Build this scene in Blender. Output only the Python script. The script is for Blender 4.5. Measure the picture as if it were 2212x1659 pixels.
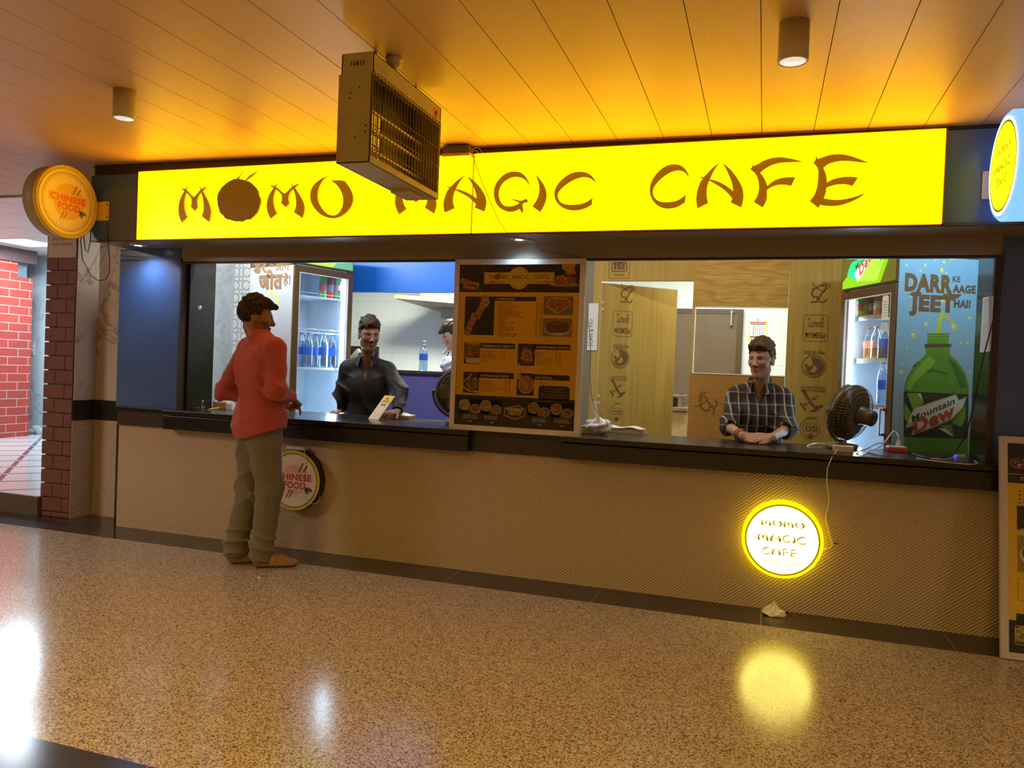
import bpy, bmesh, math, random
import numpy as np
from mathutils import Vector, Matrix
from mathutils.geometry import tessellate_polygon

for o in list(bpy.data.objects):
    bpy.data.objects.remove(o)
SC = bpy.context.scene
COL = SC.collection
PI = math.pi
RAD = math.radians

# ---------------------------------------------------------------- camera
FPX, HCAM, DCAM = 1657.32, 1.35, 4.7649
YAW, PITCH, ROLL = -0.316271, -0.018169, 0.039372
_f = Vector((math.sin(YAW)*math.cos(PITCH), math.cos(YAW)*math.cos(PITCH), math.sin(PITCH)))
_r = Vector((math.cos(YAW), -math.sin(YAW), 0))
_u = _r.cross(_f)
_r2 = math.cos(ROLL)*_r + math.sin(ROLL)*_u
_u2 = -math.sin(ROLL)*_r + math.cos(ROLL)*_u
cam = bpy.data.cameras.new('camera')
cam.sensor_fit = 'HORIZONTAL'
cam.sensor_width = 36
cam.lens = FPX/2212*36
cam.clip_start = 0.05
camo = bpy.data.objects.new('camera', cam)
COL.objects.link(camo)
_m = Matrix((_r2, _u2, -_f)).transposed().to_4x4()
_m.translation = Vector((0, -DCAM, HCAM))
camo.matrix_world = _m
SC.camera = camo

def ray(x, y):
    return ((x-1106)/FPX)*_r2 - ((y-829.5)/FPX)*_u2 + _f
def at(x, y, Y):            # point of the plane Y = const seen at a photo pixel
    d = ray(x, y); t = (Y+DCAM)/d.y
    return Vector((0, -DCAM, HCAM)) + t*d
def atz(x, y, z):
    d = ray(x, y); t = (z-HCAM)/d.z
    return Vector((0, -DCAM, HCAM)) + t*d
def zc(X):                  # the plank ceiling sags a little to the right
    return 2.693-0.0098*X

# ---------------------------------------------------------------- world, exposure, lights
w = bpy.data.worlds.new('world'); SC.world = w
w.use_nodes = True
w.node_tree.nodes['Background'].inputs[0].default_value = (1.0, 0.82, 0.66, 1)
w.node_tree.nodes['Background'].inputs[1].default_value = 0.03
vs = SC.view_settings
vs.view_transform = 'Standard'; vs.look = 'None'; vs.gamma = 1.0; vs.use_curve_mapping = False
vs.exposure = 0.28

def area(name, loc, size, power, col, rot=(0, 0, 0), sy=None, spread=None):
    l = bpy.data.lights.new(name, 'AREA')
    l.energy = power; l.color = col; l.size = size
    if sy: l.shape = 'RECTANGLE'; l.size_y = sy
    if spread: l.spread = spread
    o = bpy.data.objects.new(name, l); COL.objects.link(o)
    o.location = loc; o.rotation_euler = rot
    return o
def spot(name, loc, power, col, angle=100, blend=0.6, size=0.03, rot=(0, 0, 0)):
    l = bpy.data.lights.new(name, 'SPOT')
    l.energy = power; l.color = col; l.spot_size = RAD(angle); l.spot_blend = blend; l.shadow_soft_size = size
    o = bpy.data.objects.new(name, l); COL.objects.link(o)
    o.location = loc; o.rotation_euler = rot
    return o
# ceiling panels of the hall behind the camera
WARM = (1.0, 0.70, 0.15)
area('hall_light', (-3.2, -5.0, 2.62), 0.9, 90, (1.0, 0.71, 0.19), spread=RAD(150))
area('hall_light', (0.6, -5.2, 2.60), 0.9, 84, WARM, spread=RAD(150))
area('hall_light', (-6.8, -3.0, 2.68), 0.9, 80, (1.0, 0.82, 0.70))
area('hall_light', (3.4, -3.2, 2.6), 0.8, 16, (1.0, 0.80, 0.75))
# the shop: tube lights and added fills behind its header, the kitchen and the side corridor
TILT = (RAD(38), 0, 0)
area('shop_light_and_fill', (-4.0, 0.20, 2.62), 0.9, 26, (0.86, 0.93, 1.0), TILT, sy=0.06)  # fill added to brighten the left end, not a known tube
area('shop_light_and_fill', (-2.5, 0.20, 2.62), 1.2, 17, (0.90, 0.93, 1.0), TILT, sy=0.06)
area('shop_light_and_fill', (-0.5, 0.20, 2.62), 1.2, 13, (1.0, 0.84, 0.55), TILT, sy=0.06)
area('shop_light_and_fill', (1.2, 0.16, 2.60), 0.8, 10, (0.78, 0.94, 1.0), (RAD(25), 0, 0), sy=0.06)  # fill added to brighten the right refrigerator's side, not a known tube
area('kitchen_light', (-3.0, 2.3, 2.6), 1.2, 85, (1.0, 0.98, 0.86), sy=0.3)
area('kitchen_light', (-0.4, 2.3, 2.6), 1.2, 55, (0.93, 1.0, 0.92), sy=0.3)
area('corridor_light', (-8.98, 2.6, 2.70), 0.6, 75, (0.66, 0.86, 1.0))
area('corridor_light', (-7.2, 1.2, 2.70), 0.5, 24, (0.74, 0.88, 1.0))

# ---------------------------------------------------------------- materials
MATS = {}
class NT:
    def __init__(s, name):
        s.m = bpy.data.materials.new(name); s.m.use_nodes = True
        s.t = s.m.node_tree; s.n = s.t.nodes
        s.b = s.n['Principled BSDF']; s.out = s.n['Material Output']
        MATS[name] = s.m
    def new(s, ty, **kw):
        n = s.n.new(ty)
        for k, v in kw.items(): setattr(n, k, v)
        return n
    def ln(s, a, b): s.t.links.new(a, b)
    def val(s, sock, v): sock.default_value = v
    def coord(s, kind='Object', scale=(1, 1, 1), rot=(0, 0, 0), loc=(0, 0, 0)):
        tc = s.new('ShaderNodeTexCoord'); mp = s.new('ShaderNodeMapping')
        s.ln(tc.outputs[kind], mp.inputs['Vector'])
        mp.inputs['Scale'].default_value = scale; mp.inputs['Rotation'].default_value = rot
        mp.inputs['Location'].default_value = loc
        return mp.outputs[0]
    def noise(s, vec, scale, detail=4, rough=0.5, dist=0):
        n = s.new('ShaderNodeTexNoise'); s.ln(vec, n.inputs['Vector'])
        n.inputs['Scale'].default_value = scale; n.inputs['Detail'].default_value = detail
        n.inputs['Roughness'].default_value = rough; n.inputs['Distortion'].default_value = dist
        return n.outputs['Fac']
    def vor(s, vec, scale, feature='F1', out='Distance', rnd=1):
        n = s.new('ShaderNodeTexVoronoi', feature=feature); s.ln(vec, n.inputs['Vector'])
        n.inputs['Scale'].default_value = scale; n.inputs['Randomness'].default_value = rnd
        return n.outputs[out]
    def ramp(s, fac, stops, interp='LINEAR'):
        n = s.new('ShaderNodeValToRGB'); s.ln(fac, n.inputs[0]); cr = n.color_ramp
        cr.interpolation = interp
        while len(cr.elements) > 1: cr.elements.remove(cr.elements[-1])
        cr.elements[0].position = stops[0][0]; cr.elements[0].color = (*stops[0][1], 1)
        for p, c in stops[1:]:
            e = cr.elements.new(p); e.color = (*c, 1)
        return n.outputs[0]
    def mix(s, fac, a, b, mode='MIX'):
        n = s.new('ShaderNodeMix', data_type='RGBA', blend_type=mode)
        for k, v in ((0, fac), (6, a), (7, b)):
            if isinstance(v, (int, float)): n.inputs[k].default_value = v
            elif isinstance(v, tuple): n.inputs[k].default_value = (*v, 1)
            else: s.ln(v, n.inputs[k])
        return n.outputs[2]
    def math(s, op, a, b=0.0, c=None):
        n = s.new('ShaderNodeMath', operation=op)
        for k, v in ((0, a), (1, b), (2, c)):
            if v is None: continue
            if isinstance(v, (int, float)): n.inputs[k].default_value = v
            else: s.ln(v, n.inputs[k])
        return n.outputs[0]
    def sep(s, vec):
        n = s.new('ShaderNodeSeparateXYZ'); s.ln(vec, n.inputs[0]); return n.outputs
    def bump(s, h, strength=0.3, dist=0.01):
        n = s.new('ShaderNodeBump'); s.ln(h, n.inputs['Height'])
        n.inputs['Strength'].default_value = strength; n.inputs['Distance'].default_value = dist
        s.ln(n.outputs[0], s.b.inputs['Normal'])
    def set(s, col=None, rough=0.5, metal=0.0, spec=0.5, emit=None, es=0.0, trans=0.0, ior=1.45, alpha=1.0, coat=0.0):
        if col is not None:
            if isinstance(col, tuple): s.b.inputs['Base Color'].default_value = (*col, 1)
            else: s.ln(col, s.b.inputs['Base Color'])
        if isinstance(rough, (int, float)): s.b.inputs['Roughness'].default_value = rough
        else: s.ln(rough, s.b.inputs['Roughness'])
        s.b.inputs['Metallic'].default_value = metal
        s.b.inputs['Specular IOR Level'].default_value = spec
        s.b.inputs['Transmission Weight'].default_value = trans
        s.b.inputs['IOR'].default_value = ior
        s.b.inputs['Alpha'].default_value = alpha
        s.b.inputs['Coat Weight'].default_value = coat
        if emit is not None:
            if isinstance(emit, tuple): s.b.inputs['Emission Color'].default_value = (*emit, 1)
            else: s.ln(emit, s.b.inputs['Emission Color'])
            s.b.inputs['Emission Strength'].default_value = es
        return s.m
def M(name, col, rough=0.5, metal=0.0, spec=0.5, var=0.12, vscale=14, bump=0.0, bscale=60, **kw):
    if name in MATS: return MATS[name]
    t = NT(name)
    v = t.coord()
    f = t.noise(v, vscale, 3)
    c = t.mix(f, tuple(max(0, x*(1-var)) for x in col), tuple(min(1, x*(1+var)) for x in col))
    if bump: t.bump(t.noise(v, bscale, 4), bump, 0.01)
    return t.set(c, rough, metal, spec, **kw)
def EM(name, col, es, base=(0.02, 0.02, 0.02), rough=0.4):
    if name in MATS: return MATS[name]
    t = NT(name)
    f = t.noise(t.coord(), 3, 2)
    c = t.mix(f, tuple(x*0.97 for x in col), col)
    return t.set(base, rough, emit=c, es=es)

# ---------------------------------------------------------------- mesh builder
class MB:
    def __init__(s):
        s.v = []; s.f = []; s.mi = []; s.sm = []; s.fc = []; s.cur = 0; s.smooth = False; s.col = None
    def add(s, vs, fs):
        b = len(s.v)
        s.v += [tuple(q) for q in vs]
        for f in fs:
            s.f.append(tuple(b+i for i in f)); s.mi.append(s.cur); s.sm.append(s.smooth); s.fc.append(s.col)
        return s
    def bx(s, x0, x1, y0, y1, z0, z1, mt=None):
        vs = [Vector((x, y, z)) for x in (x0, x1) for y in (y0, y1) for z in (z0, z1)]
        if mt is not None: vs = [mt @ q for q in vs]
        return s.add(vs, [(0, 1, 3, 2), (4, 6, 7, 5), (0, 4, 5, 1), (2, 3, 7, 6), (0, 2, 6, 4), (1, 5, 7, 3)])
    def quad(s, a, b, c, d): return s.add([a, b, c, d], [(0, 1, 2, 3)])
    def poly(s, pts):
        p0 = Vector(pts[0])
        tris = tessellate_polygon([[(Vector(q)-p0)*400 for q in pts]])
        return s.add(pts, [tuple(t) for t in tris])
    def prism(s, pts, off):
        n = len(pts); off = Vector(off)
        a = [Vector(q) for q in pts]; b = [q+off for q in a]
        tris = tessellate_polygon([a])
        fs = [tuple(t) for t in tris] + [tuple(n+i for i in reversed(t)) for t in tris]
        fs += [(i, (i+1) % n, n+(i+1) % n, n+i) for i in range(n)]
        return s.add(a+b, fs)
    def frame(s, d):
        d = Vector(d).normalized()
        a = Vector((0, 0, 1)) if abs(d.z) < 0.9 else Vector((1, 0, 0))
        u = d.cross(a).normalized(); return u, d.cross(u)
    def cyl(s, p0, p1, r0, r1=None, n=20, caps=True):
        r1 = r0 if r1 is None else r1
        p0 = Vector(p0); p1 = Vector(p1); u, v = s.frame(p1-p0)
        ring = lambda p, r: [p+r*(math.cos(2*PI*i/n)*u+math.sin(2*PI*i/n)*v) for i in range(n)]
        sm = s.smooth
        s.smooth = True
        s.add(ring(p0, r0)+ring(p1, r1), [(i, (i+1) % n, n+(i+1) % n, n+i) for i in range(n)])
        s.smooth = sm
        if caps:
            if r0 > 0: s.add(ring(p0, r0), [tuple(range(n))])
            if r1 > 0: s.add(ring(p1, r1), [tuple(reversed(range(n)))])
        return s
    def tube(s, pts, r, n=8, closed=False):
        pts = [Vector(q) for q in pts]; m = len(pts); vs = []; pu = None
        for i in range(m):
            if closed: d = pts[(i+1) % m]-pts[i-1]
            else: d = pts[min(i+1, m-1)]-pts[max(i-1, 0)]
            d.normalize()
            if pu is None: u, v = s.frame(d)
            else:
                u = (pu-d*pu.dot(d))
                u = u.normalized() if u.length > 1e-6 else s.frame(d)[0]
                v = d.cross(u)
            pu = u
            rr = r[i] if isinstance(r, (list, tuple)) else r
            vs += [pts[i]+rr*(math.cos(2*PI*k/n)*u+math.sin(2*PI*k/n)*v) for k in range(n)]
        fs = []
        for i in range(m if closed else m-1):
            j = (i+1) % m
            fs += [(i*n+k, i*n+(k+1) % n, j*n+(k+1) % n, j*n+k) for k in range(n)]
        if not closed: fs += [tuple(reversed(range(n))), tuple((m-1)*n+k for k in range(n))]
        sm = s.smooth; s.smooth = True; s.add(vs, fs); s.smooth = sm
        return s
    def lathe(s, prof, n=24, o=(0, 0, 0), ax=(0, 0, 1)):
        o = Vector(o); ax = Vector(ax).normalized(); u, v = s.frame(ax); vs = []; fs = []
        for (r, z) in prof:
            vs += [o+ax*z+r*(math.cos(2*PI*k/n)*u+math.sin(2*PI*k/n)*v) for k in range(n)]
        for i in range(len(prof)-1):
            fs += [(i*n+k, i*n+(k+1) % n, (i+1)*n+(k+1) % n, (i+1)*n+k) for k in range(n)]
        fs += [tuple(reversed(range(n))), tuple((len(prof)-1)*n+k for k in range(n))]
        sm = s.smooth; s.smooth = True; s.add(vs, fs); s.smooth = sm
        return s
    def ball(s, c, r, n=12, m=8):
        c = Vector(c); r = Vector(r) if not isinstance(r, (int, float)) else Vector((r, r, r))
        vs = []; fs = []
        for j in range(m+1):
            t = PI*j/m
            for i in range(n):
                a = 2*PI*i/n
                vs.append(c+Vector((r.x*math.sin(t)*math.cos(a), r.y*math.sin(t)*math.sin(a), r.z*math.cos(t))))
        for j in range(m):
            fs += [(j*n+i, (j+1)*n+i, (j+1)*n+(i+1) % n, j*n+(i+1) % n) for i in range(n)]
        sm = s.smooth; s.smooth = True; s.add(vs, fs); s.smooth = sm
        return s

def link(o, parent=None):
    COL.objects.link(o)
    if parent is not None:
        o.parent = parent
        bpy.context.view_layer.update()
        o.matrix_parent_inverse = parent.matrix_world.inverted()
    return o
def obj(name, mb, mats, parent=None, bevel=0.0, seg=2, loc=None, smooth_angle=None):
    me = bpy.data.meshes.new(name)
    me.from_pydata(mb.v, [], mb.f)
    mats = mats if isinstance(mats, (list, tuple)) else [mats]
    for m_ in mats: me.materials.append(m_)
    me.polygons.foreach_set('material_index', [min(i, len(mats)-1) for i in mb.mi])
    me.polygons.foreach_set('use_smooth', mb.sm)
    if any(c is not None for c in mb.fc):
        ca = me.color_attributes.new('Col', 'FLOAT_COLOR', 'CORNER')
        arr = []
        for p in me.polygons:
            c = mb.fc[p.index] or (1, 1, 1)
            arr += [c[0], c[1], c[2], 1.0]*p.loop_total
        ca.data.foreach_set('color', arr)
    me.validate(); me.update()
    o = bpy.data.objects.new(name, me)
    link(o, parent)
    if bevel:
        b = o.modifiers.new('bevel', 'BEVEL'); b.width = bevel; b.segments = seg; b.limit_method = 'ANGLE'; b.angle_limit = RAD(40)
    return o
def tag(o, label, cat, group=None, kind=None):
    o['label'] = label; o['category'] = cat
    if group: o['group'] = group
    if kind: o['kind'] = kind
    return o
def thing(name, label, cat, loc=(0, 0, 0), rz=0, group=None):
    o = bpy.data.objects.new(name, None); o.empty_display_size = 0.05
    COL.objects.link(o); o.location = loc; o.rotation_euler = (0, 0, rz)
    bpy.context.view_layer.update()
    return tag(o, label, cat, group)
def struct(name, mb, mats, bevel=0.0, parent=None):
    o = obj(name, mb, mats, parent, bevel)
    o['kind'] = 'structure'
    return o
def dup(root, loc, rz, label, group=None, name=None):
    r = root.copy(); COL.objects.link(r); r.location = loc; r.rotation_euler = (0, 0, rz); r['label'] = label
    if group: r['group'] = group
    for ch in list(root.children):
        c = ch.copy(); COL.objects.link(c); c.parent = r; c.matrix_parent_inverse = ch.matrix_parent_inverse.copy()
        for g in ch.children:
            d = g.copy(); COL.objects.link(d); d.parent = c; d.matrix_parent_inverse = g.matrix_parent_inverse.copy()
    return r

# ---------------------------------------------------------------- lettering and printed matter
_TX = {}
def text_mesh(s, bold=0.0):
    k = (s, bold)
    if k in _TX: return _TX[k]
    c = bpy.data.curves.new('tmp', 'FONT'); c.body = s; c.size = 1.0; c.offset = bold; c.resolution_u = 3; c.space_character = 1+bold*1.6
    o = bpy.data.objects.new('tmp', c); COL.objects.link(o)
    dg = bpy.context.evaluated_depsgraph_get(); dg.update()
    me = o.evaluated_get(dg).to_mesh()
    vs = [(v.co.x, v.co.y) for v in me.vertices]; fs = [tuple(p.vertices) for p in me.polygons]
    o.evaluated_get(dg).to_mesh_clear()
    bpy.data.objects.remove(o); bpy.data.curves.remove(c)
    _TX[k] = (vs, fs)
    return _TX[k]
def sm_poly(p, it=1):
    for _ in range(it):
        q = []; n = len(p)
        for i in range(n):
            a, b, c = Vector(p[i-1]), Vector(p[i]), Vector(p[(i+1) % n])
            d1 = b-a; d2 = c-b
            ang = d1.angle(d2) if d1.length > 1e-9 and d2.length > 1e-9 else 0
            if ang > RAD(48): q.append(tuple(b))
            else: q += [tuple(b-d1*0.25), tuple(b+d2*0.25)]
        p = q
    return p
class Canvas(MB):
    """flat printed matter: coloured shapes laid on a plane O + u U + v V"""
    def __init__(s, O, U, V, eps=0.0004):
        super().__init__()
        s.O = Vector(O); s.U = Vector(U).normalized(); s.V = Vector(V).normalized(); s.N = s.U.cross(s.V); s.eps = eps
    def P(s, u, v, l=0): return s.O+s.U*u+s.V*v+s.N*(s.eps*l)
    def pts(s, pts, col, l=1):
        s.col = col; return s.poly([s.P(u, v, l) for u, v in pts])
    def rect(s, u0, v0, u1, v1, col, l=1):
        s.col = col; return s.quad(s.P(u0, v0, l), s.P(u1, v0, l), s.P(u1, v1, l), s.P(u0, v1, l))
    def rrect(s, u0, v0, u1, v1, r, col, l=1):
        p = []
        for cx, cy, a0 in ((u1-r, v1-r, 0), (u0+r, v1-r, 90), (u0+r, v0+r, 180), (u1-r, v0+r, 270)):
            p += [(cx+r*math.cos(RAD(a0+k*22.5)), cy+r*math.sin(RAD(a0+k*22.5))) for k in range(5)]
        return s.pts(p, col, l)
    def rline(s, u0, v0, u1, v1, r, w, col, l=1):
        def ring(e):
            p = []; rr = max(r-e, 0.0005)
            for cx, cy, a0 in ((u1-r, v1-r, 0), (u0+r, v1-r, 90), (u0+r, v0+r, 180), (u1-r, v0+r, 270)):
                p += [(cx+rr*math.cos(RAD(a0+k*22.5)), cy+rr*math.sin(RAD(a0+k*22.5))) for k in range(5)]
            return p
        return s.band(ring(0), ring(w), col, l)
    def band(s, a, b, col, l=1):
        n = len(a); s.col = col
        return s.add([s.P(*q, l) for q in a]+[s.P(*q, l) for q in b], [(i, (i+1) % n, n+(i+1) % n, n+i) for i in range(n)])
    def disc(s, u, v, r, col, l=1, n=28, ry=None):
        ry = ry or r
        return s.pts([(u+r*math.cos(2*PI*i/n), v+ry*math.sin(2*PI*i/n)) for i in range(n)], col, l)
    def ring(s, u, v, r0, r1, col, l=1, n=40, a0=0, a1=360):
        full = a1-a0 >= 360; s.col = col
        k = n if full else n+1
        A = [RAD(a0+(a1-a0)*i/n) for i in range(k)]
        vs = [s.P(u+r0*math.cos(t), v+r0*math.sin(t), l) for t in A]+[s.P(u+r1*math.cos(t), v+r1*math.sin(t), l) for t in A]
        m = k if full else k-1
        return s.add(vs, [(i, (i+1) % k, k+(i+1) % k, k+i) for i in range(m)])
    def line(s, pts, w, col, l=1):
        L = []; R_ = []
        for i, q in enumerate(pts):
            a = Vector(pts[max(i-1, 0)]); b = Vector(pts[min(i+1, len(pts)-1)])
            d = (b-a).normalized(); n = Vector((-d.y, d.x))
            ww = w[i] if isinstance(w, (list, tuple)) else w
            L.append(tuple(Vector(q)+n*ww/2)); R_.append(tuple(Vector(q)-n*ww/2))
        s.col = col
        for i in range(len(pts)-1):
            s.quad(s.P(*L[i], l), s.P(*L[i+1], l), s.P(*R_[i+1], l), s.P(*R_[i], l))
        return s
    def text(s, t, u, v, h, col, al='c', l=3, bold=0.0, shear=0.0, sx=1.0, rot=0.0, w=None, shv=0.0):
        vs, fs = text_mesh(t, bold)
        if not vs: return s
        xs = [q[0] for q in vs]; x0, x1 = min(xs), max(xs)
        k = h/0.73                                  # h = height of a capital
        kx = k*sx if w is None else w/(x1-x0)
        ax = {'l': x0, 'c': (x0+x1)/2, 'r': x1}[al]
        cr, sr = math.cos(RAD(rot)), math.sin(RAD(rot))
        out = []
        for x, y in vs:
            a = (x-ax)*kx+shear*y*k; b = y*k+shv*(x-ax)*kx
            out.append(s.P(u+a*cr-b*sr, v+a*sr+b*cr, l))
        s.col = col
        return s.add(out, fs)
def print_mat(name, rough=0.4, emit=0.0, spec=0.5, coat=0.0):
    if name in MATS: return MATS[name]
    t = NT(name)
    a = t.new('ShaderNodeVertexColor', layer_name='Col')
    f = t.noise(t.coord(), 30, 3)
    c = t.mix(0.06, a.outputs[0], f)
    t.set(c, rough, spec=spec, coat=coat)
    if emit:
        t.ln(a.outputs[0], t.b.inputs['Emission Color']); t.b.inputs['Emission Strength'].default_value = emit
    return t.m
PRINT = print_mat('printed_vinyl', 0.35)
PAPER = print_mat('printed_paper', 0.6, spec=0.2)
STAMP = print_mat('stamp_ink', 0.7, spec=0.1)
GLOSS = print_mat('laminated_print', 0.12, coat=0.6)
BACKLIT = print_mat('backlit_print', 0.3, emit=1.1)

# brush letters of the cafe's name, traced as outlines: per letter a list of strokes
def N(s): 
    a = [float(q) for q in s.split()]
    return [(a[i], a[i+1]) for i in range(0, len(a), 2)]
GM = [N('1360 242 1345 275 1352 292 1335 340 1327 390 1332 440 1345 485 1364 517 1304 566 1283 525 1270 480 1268 435 1278 380 1300 330 1328 290 1338 268'),
      N('1489 235 1505 262 1530 285 1560 330 1590 380 1610 430 1616 470 1610 515 1594 560 1518 507 1535 470 1540 430 1537 385 1528 340 1515 300 1500 270'),
      N('1290 262 1315 262 1345 265 1370 285 1405 318 1435 338 1470 305 1500 275 1530 255 1565 242 1545 265 1515 290 1490 315 1468 350 1466 385 1475 428 1442 460 1402 425 1410 385 1408 350 1380 318 1345 290 1315 275')]
GO = [N('1833 175 1800 195 1770 230 1745 280 1735 330 1735 380 1750 430 1780 480 1815 515 1850 533 1885 537 1920 525 1950 490 1968 440 1972 390 1962 340 1935 285 1900 245 1857 217 1972 210 2010 250 2040 300 2060 350 2062 390 2050 440 2020 490 1975 530 1930 555 1880 565 1830 558 1780 540 1735 505 1695 455 1672 405 1666 350 1675 300 1700 255 1745 215 1790 188')]
GA = [N('728 268 700 300 675 335 655 375 640 405 625 440 617 490 622 540 634 577 540 620 530 580 528 530 540 470 565 410 583 393 570 383 552 373 590 378 612 360 650 320 690 290'),
      N('748 268 790 292 830 325 875 375 905 420 928 460 938 510 934 560 918 610 825 572 838 545 846 510 843 460 830 410 808 360 780 310'),
      N('632 398 660 395 720 412 780 440 830 472 850 490 842 545 815 515 770 475 710 440 660 415')]
GG = [N('1350 370 1325 325 1290 295 1250 280 1200 278 1150 295 1105 325 1070 370 1055 420 1055 460 1065 500 1085 535 1110 555 1150 562 1190 557 1230 543 1250 530 1240 518 1205 508 1170 486 1215 495 1260 507 1290 500 1310 488 1328 492 1334 515 1315 525 1290 528 1280 548 1290 590 1286 615 1275 624 1265 605 1255 583 1225 600 1180 614 1135 610 1085 590 1045 555 1020 510 1009 455 1010 400 1025 350 1060 300 1105 255 1155 233 1210 226 1260 233 1305 265 1340 320')]
GI = [N('1412 253 1440 290 1475 335 1500 385 1513 440 1510 490 1490 550 1450 615 1376 562 1410 515 1432 465 1443 415 1442 365 1432 320 1415 275')]
GC = [N('1990 360 1965 320 1930 292 1885 280 1840 283 1785 300 1730 330 1680 365 1640 405 1618 440 1618 475 1635 510 1670 535 1715 545 1770 545 1830 540 1880 525 1925 500 1950 478 1942 545 1900 570 1850 590 1790 600 1730 597 1675 580 1625 545 1595 500 1584 455 1590 400 1610 360 1650 310 1705 265 1765 237 1830 228 1890 235 1935 260 1970 300')]
GF = [N('665 240 680 262 700 252 740 228 790 214 840 212 890 220 960 238 900 240 840 242 790 252 745 275 715 300 735 325 750 355 755 375 790 345 830 330 870 325 914 326 892 374 850 367 810 368 770 385 752 400 755 430 750 460 730 497 678 466 700 430 708 390 705 345 690 305 658 280 672 262')]
GE = [N('1030 203 1042 222 1070 212 1110 198 1160 194 1210 200 1260 216 1333 245 1270 240 1210 232 1150 235 1100 250 1072 272 1085 300 1092 330 1092 355 1130 335 1180 324 1230 322 1269 328 1237 375 1200 364 1150 366 1110 376 1090 385 1087 415 1075 445 1110 452 1160 455 1220 445 1270 430 1314 414 1280 440 1230 465 1180 482 1130 490 1080 487 1055 482 1045 500 995 460 1020 430 1035 390 1042 345 1045 300 1040 270 1015 243 1030 225')]
CROPA, CROPB, CROPC = (280, 340, 4.2538), (840, 320, 4.424), (1370, 260, 2.6271)
def glyph(g, crop):                      # strokes in metres on the sign plane
    return [[(lambda q: (q.x, q.z))(at(x/crop[2]+crop[0], y/crop[2]+crop[1], -0.37)) for x, y in st] for st in g]
def bbox(g):
    xs = [q[0] for st in g for q in st]; ys = [q[1] for st in g for q in st]
    return min(xs), min(ys), max(xs), max(ys)
def norm(g):
    x0, y0, x1, y1 = bbox(g); k = 1/(y1-y0)
    return [[((x-x0)*k, (y-y0)*k) for x, y in st] for st in g], (x1-x0)*k
RAW = {'M': glyph(GM, CROPA), 'O': glyph(GO, CROPA), 'A': glyph(GA, CROPB), 'G': glyph(GG, CROPB), 'I': glyph(GI, CROPB),
       'C': glyph(GC, CROPB), 'F': glyph(GF, CROPC), 'E': glyph(GE, CROPC)}
GLY = {k: norm(v) for k, v in RAW.items()}
def word(s, gap=0.12):
    out = []; x = 0.0
    for ch in s:
        g, w_ = GLY[ch]
        out += [[(x+a, b) for a, b in st] for st in g]
        x += w_+gap
    return out, x-gap
def put_word(cv, s, u, v, width, col, l=3, cap=None, gap=0.12):
    g, w_ = word(s, gap); k = width/w_; ky = cap or k
    for st in g:
        cv.pts([(u+(x-w_/2)*k, v+y*ky) for x, y in sm_poly(st)], col, l)
# ================================================================= the setting
def mat_floor():
    t = NT('terrazzo_floor'); v = t.coord()
    x, y, z = t.sep(v)
    d = t.vor(v, 185, 'F1', 'Color'); sp = t.sep(d)[0]
    n = t.noise(v, 130, 3, 0.6)
    g = t.math('ADD', t.math('MULTIPLY', sp, 0.62), t.math('MULTIPLY', n, 0.55))
    c = t.ramp(g, [(0.0, (0.055, 0.028, 0.016)), (0.36, (0.085, 0.045, 0.025)), (0.44, (0.26, 0.195, 0.14)), (0.62, (0.43, 0.35, 0.265)), (0.85, (0.58, 0.50, 0.40))])
    big = t.noise(v, 1.3, 2)
    c = t.mix(t.math('MULTIPLY', big, 0.25), c, (0.32, 0.245, 0.17))
    # black granite border along the shop front and across the hall
    m1 = t.math('GREATER_THAN', y, -0.33)
    m2 = t.math('MULTIPLY', t.math('LESS_THAN', y, -2.742), t.math('GREATER_THAN', y, -3.12))
    bm = t.math('MAXIMUM', m1, m2)
    dark = t.ramp(n, [(0.3, (0.022, 0.018, 0.015)), (0.7, (0.05, 0.042, 0.036))])
    c = t.mix(bm, c, dark)
    # joints between slabs
    fx = t.math('ABSOLUTE', t.math('SUBTRACT', t.math('FRACT', t.math('DIVIDE', t.math('ADD', x, 19.1+0.4775-0.045), 0.955)), 0.5))
    jx = t.math('LESS_THAN', fx, 0.0022)
    fy = t.math('ABSOLUTE', t.math('SUBTRACT', t.math('FRACT', t.math('DIVIDE', t.math('ADD', y, 12.2+0.61+1.55), 1.22)), 0.5))
    jy = t.math('MULTIPLY', t.math('LESS_THAN', fy, 0.0014), t.math('SUBTRACT', 1.0, bm))
    j = t.math('MULTIPLY', t.math('MAXIMUM', jx, jy), 0.6)
    c = t.mix(j, c, (0.46, 0.33, 0.2))
    r = t.math('ADD', t.math('MULTIPLY', big, 0.08), 0.115)
    t.bump(n, 0.02, 0.002)
    return t.set(c, r, spec=0.5)
def mat_ceiling():
    t = NT('plank_ceiling'); v = t.coord(scale=(60, 3, 1))
    f = t.noise(v, 2.0, 3)
    c = t.mix(f, (0.50, 0.32, 0.165), (0.58, 0.38, 0.20))
    t.bump(t.noise(t.coord(scale=(90, 6, 1)), 2.0, 3), 0.12, 0.003)
    return t.set(c, 0.42, spec=0.45)
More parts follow.
